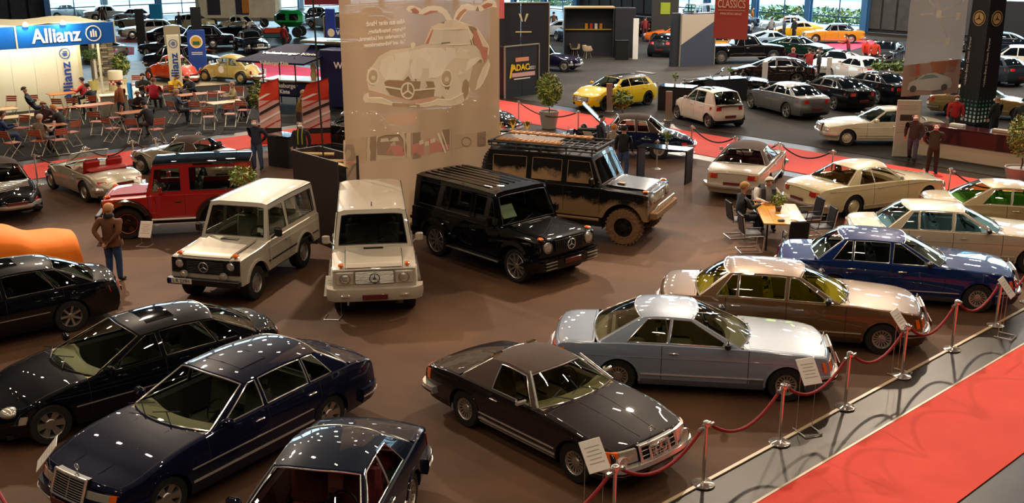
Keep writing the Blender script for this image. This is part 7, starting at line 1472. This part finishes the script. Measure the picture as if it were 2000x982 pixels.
CH = [(-17.97, 37.10), (-17.17, 37.47), (-16.54, 37.66), (-16.70, 39.23), (-16.65, 41.61), (-15.46, 40.06), (-16.24, 42.54), (-14.54, 39.85), (-13.69, 39.85), (-18.32, 45.32), (-19.03, 40.17), (-19.51, 45.06), (-21.96, 49.41), (-19.04, 45.32), (-20.90, 45.59), (-21.85, 45.32), (-14.31, 44.27), (-13.44, 44.27), (-12.48, 42.78), (-11.78, 43.51), (-11.47, 44.53), (-16.88, 49.09), (-18.80, 52.43), (-16.21, 49.25), (-13.45, 46.71), (-13.34, 48.48), (-13.91, 46.71), (-18.17, 41.61), (-12.67, 48.17)]
for (px, deg, lab), p in zip(chs, CH): chair(p, deg, 'orange-slatted folding chair '+lab)
for kind, lab, p, deg, top, leg, hair, sk in (('sitback', 'man in black leaning far back at the left of the wall table', (-20.71, 45.06), 15, '#131620', '#1c2434', '#2a2018', 0), ('sit', 'man in a dark blue jacket facing the viewer at the wall table', (-21.30, 49.41), -95, '#20242e', '#1c2430', '#3a2c24', 0), ('sit', 'guest in a red jacket at the right end of the wall table', (-19.66, 48.17), 170, '#a01c18', '#1c1a20', '#1c1410', 0), ('sitfwd', 'guest in black with folded arms right of the one in red jacket', (-18.41, 46.14), 160, '#14161c', '#14161c', '#2a1c14', 0),
                                         ('stand', 'waiter in a rust-brown shirt standing in the guest area', (-16.59, 44.27), 165, '#8a4a20', '#1c2438', '#2a1c14', 0), ('sit', 'guest in dark clothes in the back by the flowers', (-17.51, 49.73), -60, '#1a1614', '#1a1a20', '#20140e', 0), ('sit', 'guest in a red plaid shirt seen from behind', (-16.41, 47.87), 90, '#a8182c', '#1a1a20', '#6a4028', 0), ('sitfwd', 'guest in a bright yellow top near the white pull-up sign', (-16.16, 49.73), -30, '#d8a808', '#1a1a28', '#3a2418', 0),
                                         ('sit', 'guest with yellow sleeves and a dark vest, front of the yellow top', (-14.31, 44.27), 40, '#3a4052', '#1c1e2a', '#a89078', 0), ('sitfwd', 'dark-haired woman in black facing the viewer', (-14.95, 49.25), -120, '#14141a', '#14141a', '#20120c', 0), ('sit', 'man in a patterned shirt at the pale table', (-12.37, 46.71), -150, '#a89a70', '#2a2a30', '#b08868', 0), ('sit', 'guest in black at the right end of the pale table', (-11.26, 45.32), 170, '#121216', '#1c1c22', '#1c1410', 0),
                                         ('sitfwd', 'man in a dark jacket and red shirt at the brown table', (-15.93, 44.27), -60, '#2a1c22', '#20222c', '#b09880', 0), ('sitfwd', 'broad-backed guest in dark grey leaning over the brown table', (-14.20, 40.93), 150, '#1f2026', '#4a443c', '#1c1a1a', 0), ('sit', 'grey-haired guest in a beige-grey pullover seen from behind', (-17.21, 37.66), 70, '#857868', '#4a4648', '#c0b0a0', 0), ('sitfwd', 'guest in black with orange hair at the front left table', (-17.29, 40.06), 170, '#14141c', '#1c2024', '#c08048', 0), ('sit', 'guest in navy at the left picture edge', (-18.96, 38.43), 30, '#1c2a52', '#2c3a5a', '#3a2a20', 0), ('sit', 'guest in red and black behind the grey-haired guest', (-18.42, 40.93), -60, '#3a1c1c', '#1c1c22', '#b08868', 0)):
    person(kind, lab, p, deg, top, leg, hair=hair, mask=False)
# conference table and cantilever chairs on the right
YT = mat('yellow_wood', '#c88a14', .35, 0, .3, noise=.12, nscale=5)
TX, TY, TA = 6.92, 26.1, R(-6); o = empty('conference_table', (TX, TY, 0), TA); tag(o, 'rectangular yellow wooden table with papers and a flower pot', 'table')
for k in range(4): MB().box((-.54+.27*k+.135, 0, .745), (.266, 2.1, .035)).build('plank', YT, o)
for sx_ in (-.42, .42):
    for sy_ in (-.85, .85): MB().tube([(sx_, sy_, 0), (sx_, sy_, .73)], .025, 6).build('leg', mat('table_leg', '#3a3634', .3, .8), o)
LEA = mat('black_leather', '#151417', .45)
def cant():
    o = empty('cantilever_chair'); MB().bbox((0, 0, .46), (.5, .48, .07), .03).build('seat', LEA, o); b = MB(); b.bbox((-.27, 0, .74), (.05, .48, .5), .02, ry=-.15); b.build('backrest', LEA, o)
    for s in (1, -1): b = MB(); b.tube([(-.3, s*.26, .92), (-.22, s*.26, .44), (.24, s*.26, .44), (.26, s*.26, .40), (.24, s*.26, .03), (.2, s*.26, .015), (-.3, s*.26, .015)], .013, 6); b.build('frame', CHROME, o); b = MB(); b.bbox((-.02, s*.27, .66), (.36, .04, .03), .01); b.tube([(.15, s*.26, .65), (.2, s*.26, .44)], .012, 5); b.build('armrest', LEA, o)
    MB().tube([(-.3, -.26, .015), (-.3, .26, .015)], .013, 6).build('floor_bar', CHROME, o); return o
c0 = cant()
for i, (x, y, d_, lab) in enumerate(((5.98, 26.62, 10, 'under the man in the dark suit'), (6.88, 27.72, -88, 'under the white-haired man'), (7.9, 26.9, 190, 'empty, at the far right corner of the yellow table'), (7.95, 25.9, 185, 'empty, at the right side of the yellow table'), (6.98, 24.75, 92, 'empty, at the near end of the yellow table'), (6.02, 25.3, 5, 'empty, at the near left side of the yellow table'))):
    q = c0 if i == 0 else copy_tree(c0); q.location = (x, y, 0); q.rotation_euler.z = R(d_); tag(q, 'black leather cantilever chair '+lab, 'chair', 'cantilever chairs at the yellow table')
for x, y, r_, nm in ((6.9, 25.85, .4, 0), (7.15, 25.55, -.3, 1), (7.25, 25.4, .2, 2)): q = empty('paper_sheet', (x, y, .765), r_); q2 = MB().box((0, 0, 0), (.21, .30, .004)).build('paper_sheet', WHITE, loc=(x, y, .767+.005*nm), rz=r_); bpy.data.objects.remove(q); tag(q2, 'loose white paper sheet on the yellow table, %s' % ('beside the flowers', 'right of the middle', 'topmost near the right edge')[nm], 'paper', 'papers on the yellow table')
q = MB().bbox((0, 0, 0), (.18, .1, .05), .02).build('black_pouch', BLACK, loc=(6.75, 25.3, .79)); tag(q, 'small black pouch on the near end of the yellow table', 'pouch')
def potplant(lab, p, z, pr, ph, r, n, ls, m, mats=(0, 1, 3), stem=0, nm='potted_plant', fz=None, seed=2):
    o = empty(nm, (p[0], p[1], z)); tag(o, lab, 'plant'); b = MB(); b.lathe([(.001, 0), (pr*.7, 0), (pr, ph), (pr*.92, ph), (pr*.85, ph*.9), (.001, ph*.9)], 16); b.build('pot', m, o)
    if stem: MB().tube([(0, 0, ph*.9), (.03, 0, ph+stem*.5), (0, 0, ph+stem)], .025, 6).build('stem', mat('bark', '#4a3a26', .8), o)
    foliage('foliage', (0, 0, ph+stem+(fz or r)), (r, r, fz or r), n, ls, o, mats, seed); return o
potplant('yellow-green bouquet in a small pot on the yellow table', (6.93, 26.35), .765, .09, .12, .2, 260, .05, mat('pot_brown', '#6a4a38', .5), (1, 3, 0))
potplant('tall bushy plant in a round grey pot behind the raised bonnet', (1.53, 43.02), 0, .42, .72, .55, 1500, .09, mat('pot_grey', '#8f867c', .5), (1, 3, 0), .15, fz=.72)
potplant('ball-shaped bay tree in a cream pot at the white stand', (-21.51, 53.89), .05, .28, .5, .5, 900, .06, mat('pot_cream', '#c8c07c', .4), (0, 2), 1.0, fz=.33)
potplant('leafy orange-flecked shrub by the slate column', (-20.87, 56.22), .05, .25, .3, .45, 700, .12, mat('pot_cream', '#c8c07c', .4), (0, 2, 3), .1, fz=.62)
potplant('dark green leafy plant in a pot in front of the yellow hatchback', (4.68, 44.27), 0, .25, .35, .45, 350, .12, mat('pot_brown', '#6a4a38', .5), (0, 2, 1), .2)
potplant('bushy plant among the guest tables near the red flag', (-10.12, 42.07), 0, .25, .35, .5, 500, .11, mat('pot_brown', '#6a4a38', .5), (0, 2, 3), .5, fz=.6)
potplant('flowering shrub on the bonnet side of the cream short off-roader', (-6.85, 25.95), 0, .25, .4, .36, 420, .06, mat('pot_brown', '#6a4a38', .5), (1, 3, 0), 1.1, fz=.28)
o = potplant('leafy hedge plant at the right end of the dark counter', (16.39, 32.98), 0, .5, .5, .55, 1300, .07, mat('pot_grey', '#8f867c', .5), (1, 0, 3), .3, fz=.75)
for px, lab in (((19.96, 54.26), 'low green grasses in the right planter by the modern cars'), ((19.00, 54.26), 'low green grasses in the left planter by the modern cars')): potplant(lab, px, 0, .5, .95, .45, 300, .12, mat('planter_beige', '#a8977c', .6), (0, 1, 2), 0, fz=.3)
# ------------------------------------------------------------------ rope posts
PR = mat('post_chrome', '#e4dcd4', .12, .8); RP = mat('red_rope', '#8a0c14', .75, bump=.6, nscale=70); RK = mat('black_rope', '#120f10', .7, bump=.6, nscale=70); DR = mat('dark_red_rope', '#4a0c14', .7, bump=.6, nscale=70)
def post_tree():
    o = empty('rope_post'); MB().lathe([(.001, 0), (.17, 0), (.17, .012), (.15, .025), (.06, .04), (.03, .06), (.001, .06)], 24).build('base_plate', PR, o); MB().lathe([(.026, .04), (.026, .93), (.001, .93)], 12).build('pole', PR, o)
    b = MB(); b.lathe([(.026, .9), (.05, .92), (.056, .96), (.05, .99), (.02, 1.01), (.001, 1.015)], 14); 
    b.build('head', PR, o)
    for s in (1, -1): b = MB(); b.tube([(s*.04, 0, .96), (s*.085, 0, .965), (s*.105, 0, .93), (s*.09, 0, .90)], .010, 6); b.build('hook', PR, o)
    return o
pt0 = post_tree(); pn = 0
def post(x, y, rz, lab, grp):
    global pn
    o = pt0 if pn == 0 else copy_tree(pt0); pn += 1; o.location = (x, y, 0); o.rotation_euler.z = rz; tag(o, lab, 'post', grp); return (x, y)
def rope(a, b, m, sag, lab, grp, col):
    A_, B_ = Vector((*a, .91)), Vector((*b, .91)); d = (B_-A_).normalized(); A_ += d*.10; B_ -= d*.10; n = 18
    bb = MB(); bb.tube([A_.lerp(B_, i/n)-Vector((0, 0, sag*4*(i/n)*(1-i/n))) for i in range(n+1)], .025, 8); 
    o = bb.build('barrier_rope', m); tag(o, lab, 'rope', grp); 
    for q, r_ in ((A_, 1), (B_, -1)): MB().tube([q-d*r_*.02, q+d*r_*.07], .031, 8).build('end_cap', PR, o)
ords = ['cut by the bottom edge left of the dark roadster sign', 'in front of the dark roadster nose', 'between the roadster and the silver-blue coupé', 'before the silver-blue coupé front wheel', 'right of the silver-blue coupé front', 'before the bronze brown saloon front wheel', 'between the brown and dark blue saloons', 'before the dark blue saloon front wheel', 'outside the right picture edge']
pts_ = []
for k in range(-2, 7):
    a_ = 11.15+1.92*k; x, y = ab(a_, -8.14)
    if k >= 6: x, y = ab(a_, -8.3)
    pts_.append(post(x, y, HU, 'chrome rope post '+ords[k+2], 'chrome posts of the front rope line'))
for k in range(len(pts_)-1): rope(pts_[k], pts_[k+1], RP, .33, 'red rope right of the post '+' '.join(ords[k].split()[:9]), 'red ropes of the front line', 0)
mid = [(6.59, 37.88), (7.73, 35.72), (8.98, 34.59), (10.39, 33.27), (13.09, 30.53), (14.34, 28.89)]; mlab = ['left of the beige convertible', 'behind the beige convertible', 'right of the beige convertible roof', 'above the cream coupé roof', 'beside the two masked men', 'at the right picture edge']
mp = [post(p[0], p[1], HV, 'chrome rope post of the middle aisle, '+l, 'chrome posts of the middle aisle') for p, l in zip(mid, mlab)]
for k in range(5):
    if k != 3: rope(mp[k], mp[k+1], RK if k == 0 else DR, .30, 'dark middle aisle rope starting '+mlab[k], 'dark ropes of the middle aisle', 0)
mid2 = [(0.28, 43.88), (2.64, 41.30), (4.09, 40.54)]; ml2 = ['left of the round grey plant pot', 'behind the raised bonnet', 'in front of the yellow hatchback']
mp2 = [post(p[0], p[1], HV, 'chrome rope post of the far aisle edge, '+l, 'chrome posts of the far aisle edge') for p, l in zip(mid2, ml2)]
rope(mp2[0], mp2[1], DR, .35, 'dark red rope behind the tall bushy plant', 'dark ropes of the far aisle edge', 0)
lp = [(-15.16, 32.61), (-12.87, 34.96), (-11.06, 36.52)]; ll = ['left behind the open silver roadster', 'between the two silver roadsters', 'behind the closed silver roadster']
lpp = [post(p[0], p[1], HU, 'chrome rope post of the left aisle, '+l, 'chrome posts of the left aisle') for p, l in zip(lp, ll)]
def ro2(p, s): return (p[0]+s*cos(HU)*1.6, p[1]+s*sin(HU)*1.6)
for k, s in ((0, 1), (1, -1), (1, 1), (2, -1)): 
    e_ = ro2(lpp[k], s); a_, b_ = (lpp[k], e_) if s > 0 else (e_, lpp[k]); post(e_[0], e_[1], HU, 'chrome left-aisle post %s of the one %s' % ('right' if s > 0 else 'left', ll[k]), 'chrome posts of the left aisle'); rope(a_, b_, DR, .33, 'dark red rope %s from the post %s' % ('rightwards' if s > 0 else 'leftwards', ll[k]), 'dark red ropes of the left aisle', 0)
post(*(4.94, 35.01), HV, 'single brass-toned rope post between the black display table legs', 'chrome posts of the middle aisle')
c_a = post(*(-7.59, 13.26), HU, 'chrome rope post outside the lower left picture corner', 'chrome posts of the front rope line'); c_b = post(*(-5.54, 10.54), HU, 'chrome rope post below the lower left picture corner', 'chrome posts of the front rope line'); rope(c_a, c_b, RP, .1, 'short red rope in the lower left picture corner', 'red ropes of the front line', 0)
# ------------------------------------------------------------------ car information boards
def info(p, deg, lab, tilt=.7, h=.95):
    o = empty('info_stand', (p[0], p[1], 0), R(deg)); tag(o, lab, 'sign', 'car information stands'); b = MB(); b.tube([(-.12, -.16, .012), (.22, -.16, .012)], .012, 5); b.tube([(-.12, .16, .012), (.22, .16, .012)], .012, 5); b.tube([(.22, -.16, .012), (.22, .16, .012)], .012, 5); b.build('foot_frame', CHROME, o)
    for s in (-1, 1): MB().tube([(-.05, s*.15, .02), (-.05, s*.15, h)], .005, 4).build('rod', TRIM, o)
    b = MB(); b.bbox((-.05, 0, h+.05), (.012, .34, .44), .004, ry=-tilt); pb = b.build('board', WHITE, o)
    for k in range(5): c_ = cos(tilt); t_ = .12-.055*k; MB().box((-.05-t_*sin(tilt)+.008*c_, 0, h+.05+t_*c_+.008*sin(tilt)), (.003, .24-.05*(k % 2), .012), ry=-tilt).build('text_line', mat('faint_text', '#a8a48c', .6), pb)
info((4.72, 15.25), -70, 'white information board in front of the silver-blue coupé front wheel'); info((1.12, 12.45), -60, 'white information board beside the dark roadster front wheel'); info((7.0, 17.55), -40, 'white information board at the bronze brown saloon nose'); info((9.75, 19.4), -40, 'white information board at the dark blue saloon nose')
info((-3.72, 20.50), -95, 'white information board at the cream long off-roader', .55, .6); info((-6.24, 12.53), 200, 'white information board beside the midnight blue saloon nose'); info((-9.42, 25.81), -100, 'dark information stand behind the man in the brown jacket', .5, .35)
info((2.68, 35.85), 60, 'information board on the raised bonnet side of the dark blue classic'); info((6.37, 37.66), 60, 'pale information sheet right of the dark blue classic convertible', 1.2, .15); info((14.83, 37.47), -90, 'red-tipped information post before the ivory coupé', .1, .75)
for p, lab in (((4.42, 47.28), 'slanted info pillar in front of the yellow hatchback'), ((6.74, 44.79), 'slanted info pillar beside the white city car'), ((13.42, 55.82), 'pale info pillar at the brown-black car with raised bonnet'), ((17.43, 57.90), 'pale info pillar beside the white sports coupé')):
    o = empty('info_pillar', (p[0], p[1], 0), -.3); tag(o, lab, 'sign'); MB().bbox((0, 0, .65), (.28, .05, 1.3), .01, rx=.15).build('board', mat('taupe_board', '#8a7c6c', .5) if p[0] < 9 else WHITE, o); MB().bbox((0, .02, .02), (.36, .3, .04), .01).build('foot', TRIM, o)
# ------------------------------------------------------------------ counters, tables, sign boards
BT = mat('black_panel', '#0c0c0f', .5); BTOP = mat('gloss_top', '#1a2028', .08, 0, 1)
def bar_table(p, q, w, lab, h=1.1, solid=False):
    d = Vector((q[0]-p[0], q[1]-p[1])); L_ = d.length; o = empty('display_table', (p[0], p[1], 0), atan2(d.y, d.x)); tag(o, lab, 'table'); MB().bbox((L_/2, w/2, h-.02), (L_, w, .045), .006).build('table_top', BTOP, o)
    if solid: MB().box((L_/2, w/2, h/2-.03), (L_-.02, w-.02, h-.07)).build('cabinet', BT, o)
    else:
        for x in (.03, L_-.03): MB().box((x, w/2, h/2-.02), (.05, w-.02, h-.05)).build('side_panel', BT, o)
bar_table((4.05, 33.4), (5.55, 32.6), .65, 'black glossy display table with two side panels among the visitors')
bar_table((6.65, 47.72), (8.10, 47.05), 1.0, 'black cabinet table with glossy top left of the white city car', solid=True); bar_table((9.68, 49.86), (11.40, 50.62), .9, 'second black cabinet table, with a flower, behind the grey saloon', solid=True); bar_table((19.89, 57.56), (21.75, 58.06), .9, 'black cabinet table left of the route banner', solid=True)
bar_table((-8.45, 35.57), (-7.60, 34.99), .7, 'black table with printed leaflets between the masked men', solid=True)
for i, (p, z) in enumerate((((5.0, 33.3), 1.11), ((7.52, 48.42), 1.1), ((10.56, 51.01), 1.1))): potplant(['dark red flower vase on the black display table', 'small green plant on the cabinet table left of the white city car', 'red and green flower vase on the second black cabinet table'][i], p, z, .06, .14, .16, 90, .06, mat('vase_white', '#d0ccc4', .3), (0, 1), .05)
o = empty('reception_counter', (14.74, 37.47)+(0,), HV); tag(o, 'long reception counter with dark maroon upper and cream lower front', 'counter'); CL = 4.3
MB().bbox((CL/2, .35, .82), (CL, .7, .56), .01).build('upper_front', mat('maroon_panel', '#2a0e14', .35, 0, .4), o); MB().bbox((CL/2, .37, .27), (CL, .66, .54), .01).build('lower_front', mat('cream_panel', '#cdb89a', .5), o); MB().bbox((CL/2, .38, 1.12), (CL+.04, .8, .04), .01).build('counter_top', mat('counter_gloss', '#5a2c30', .1, 0, 1), o); star_mb(.11, .01).build('counter_star', TRIM, o, loc=(.22, -.02, .95)).rotation_euler = (0, 0, -pi/2)
for i, (x, w_) in enumerate(((1.2, .5), (2.9, .9), (3.6, .4))): q = MB().bbox((0, 0, 0), (w_, .25, .1), .01).build('leaflet_tray', WHITE if i != 1 else mat('tray_tan', '#b89870', .5), loc=None); v = Vector((x, .4)); cx_, cy_ = (14.74, 37.47); q.location = (cx_+x*cos(HV)-.4*sin(HV), cy_+x*sin(HV)+.4*cos(HV), 1.19); q.rotation_euler.z = HV; tag(q, ['white leaflet tray on the left part of the reception counter', 'long tan leaflet tray on the right part of the reception counter', 'small white tray at the right end of the reception counter'][i], 'tray')
o = totem('sign_board', 'tall pale green-grey information board in front of the ivory coupé', (14.14, 37.10), .82, 2.05, -.12, mat('pale_board', '#b5b3a0', .6)); MB().box((.0, -.045, 1.42), (.56, .005, .22)).build('photo_print', mat('photo_dark', '#3a342e', .5), o)
for z in (1.85, 1.78, 1.72, 1.2, 1.1, 1.0, .9): MB().box((-.05, -.045, z), (.6, .004, .02)).build('text_line', mat('faint_text', '#a8a48c', .6), o)
o = empty('white_table', (0.18, 36.39)+(0,), .1); tag(o, 'white-clothed table with trophies behind the muddy off-roader', 'table'); MB().bbox((0, 0, .93), (1.9, .7, .05), .01).build('table_top', WHITE, o); MB().box((0, 0, .45), (1.8, .6, .9)).build('table_skirt', WHITE, o)
GOLD = mat('trophy_gold', '#c8a040', .2, 1.0); tx, ty = (0.18, 36.39)
for i, (dx, s) in enumerate(((-.62, .8), (-.15, 1.0), (.35, .85))):
    q = empty('trophy', (tx+dx, ty, .957)); q.scale = (s, s, s); tag(q, 'golden two-handled trophy cup, %s' % ('leftmost and half hidden by the banner', 'the tallest in the middle', 'right one of the three')[i], 'trophy', 'gold trophies on the white table'); b = MB(); b.lathe([(.001, 0), (.09, 0), (.08, .04), (.02, .07), (.02, .2), (.05, .25), (.1, .38), (.12, .52), (.11, .52), (.001, .3)], 18); b.build('cup', GOLD, q)
    for sd in (1, -1): MB().tube([(sd*.11, 0, .5), (sd*.17, 0, .52), (sd*.17, 0, .4), (sd*.08, 0, .32)], .01, 6).build('handle', GOLD, q)
o = empty('cup_table', (10.20, 65.65)+(0,)); tag(o, 'white waisted high table by the grey partition', 'table'); MB().lathe([(.001, 0), (.42, 0), (.3, .12), (.2, .5), (.25, .9), (.38, 1.08), (.4, 1.12), (.001, 1.12)], 20).build('table_body', WHITE, o)
for i, p in enumerate(((4.16, 70.33), (4.95, 69.41))):
    o = empty('shell_chair', p+(0,), -1.2+i*1.6); tag(o, ['cream shell armchair, left one before the cabinet booth', 'cream shell armchair, right one before the cabinet booth'][i], 'chair', 'cream shell armchairs'); b = MB(); b.grid([[(r_*cos(a), r_*sin(a), .45+h_*(1 if cos(a) < .3 else .3)) for a in [2*pi*k/14 for k in range(14)]] for r_, h_ in ((.02, 0), (.28, .0), (.34, .15), (.36, .36))], cyc=True); b.build('shell', mat('shell_beige', '#c8ae8c', .6), o)
    for k in range(4): MB().tube([(.15*cos(pi/4+k*pi/2), .15*sin(pi/4+k*pi/2), .44), (.28*cos(pi/4+k*pi/2), .28*sin(pi/4+k*pi/2), 0)], .012, 5).build('leg', FR, o)
o = empty('checker_bin', (-20.35, 53.89)+(0,)); o.location.z = .05; tag(o, 'round red, white and chequered drum table at the white stand', 'drum'); MB().lathe([(.001, 0), (.36, 0), (.36, .3)], 20).build('lower_band', mat('drum_cream', '#c8b890', .5), o); MB().lathe([(.36, .3), (.36, .55)], 20).build('red_band', mat('drum_red', '#a01c1c', .5), o); MB().lathe([(.36, .55), (.37, .95), (.34, 1.0), (.001, 1.0)], 20).build('upper_band', mat('drum_white', '#ddd0b0', .5), o)
for r_ in range(2):
    for k in range(10): a = 2*pi*(k+.5*r_)/10; MB().box((.362*cos(a), .362*sin(a), .36+.1*r_), (.02, .11, .1), rz=a).build('check_square', WHITE, o)
o = empty('fabric_cube', (-18.16, 49.73)+(0,), HU); tag(o, 'bright blue standing cloth behind the waiter', 'cloth'); MB().bbox((0, 0, .5), (.12, .35, 1.0), .03).build('cloth_panel', mat('cloth_cyan', '#1470b0', .7), o)
o = empty('service_counter', (-17.59, 46.14)+(0,), HU*.6); tag(o, 'grey-cream service counter beside the waiter', 'counter'); MB().bbox((0, 0, .45), (1.1, .5, .9), .02).build('counter_body', mat('grey_cream', '#98907c', .6), o); MB().bbox((0, 0, .92), (1.2, .6, .05), .01).build('counter_top', WB, o)
o = empty('bin', (7.11, 68.51)+(0,)); tag(o, 'black square bin before the plywood panel', 'bin'); MB().bbox((0, 0, .6), (.85, .7, 1.2), .03).build('bin_body', BLACK, o); MB().bbox((0, 0, 1.22), (.9, .75, .06), .02).build('lid', BLACK, o)
# orange dust cover over a parked car, cut by the left edge
def covered():
    o = empty('covered_car', (-12.35, 22.6, 0), R(-146)); tag(o, 'car under a bright orange cloth cover at the left picture edge', 'covered car'); rnd = random.Random(5); b = MB(); L_ = 4.6; prof = crv([(0, .5), (.12, .72), (1.2, .92), (1.8, 1.25), (2.5, 1.36), (3.2, 1.22), (3.7, 1.0), (4.45, .94), (4.6, .90)]); rows = []
    for i in range(47):
        s = i*L_/46; h = prof(s); w = .86*min(1, .78+.5*min(s, L_-s)); r_ = []
        for j in range(33):
            t = j/32*2-1; a = abs(t)
            if a < .55: y = w*.80*(a/.55); z = h*(1-.10*(a/.55)**3)
            elif a < .7: k = (a-.55)/.15; y = w*(.80+.20*k); z = h*.90-(.14*k)
            else: k = (a-.7)/.3; y = w*(1+.07*k)+.035*sin(s*9+a*2)*k; z = (h*.90-.14)*(1-k)+.02
            r_.append((L_/2-s, math.copysign(y, t)+.008*sin(s*13), max(.02, z+.01*sin(s*7+t*5))))
        rows.append(r_)
    b.grid(rows); n = 33
    for r_ in (rows[0], rows[-1]): b.grid([r_, [(p[0]*1.02+(.05 if p[0] > 0 else -.05), p[1]*1.0, .02) for p in r_]])
    b.build('cloth_cover', mat('orange_cover', '#ff8204', .75, bump=.3, nscale=3), o, ang=60)
covered()
for o in list(bpy.data.objects):
    if o.type == 'MESH' and o.parent is None and not o.get('label') and not o.get('kind'): o['kind'] = 'structure'
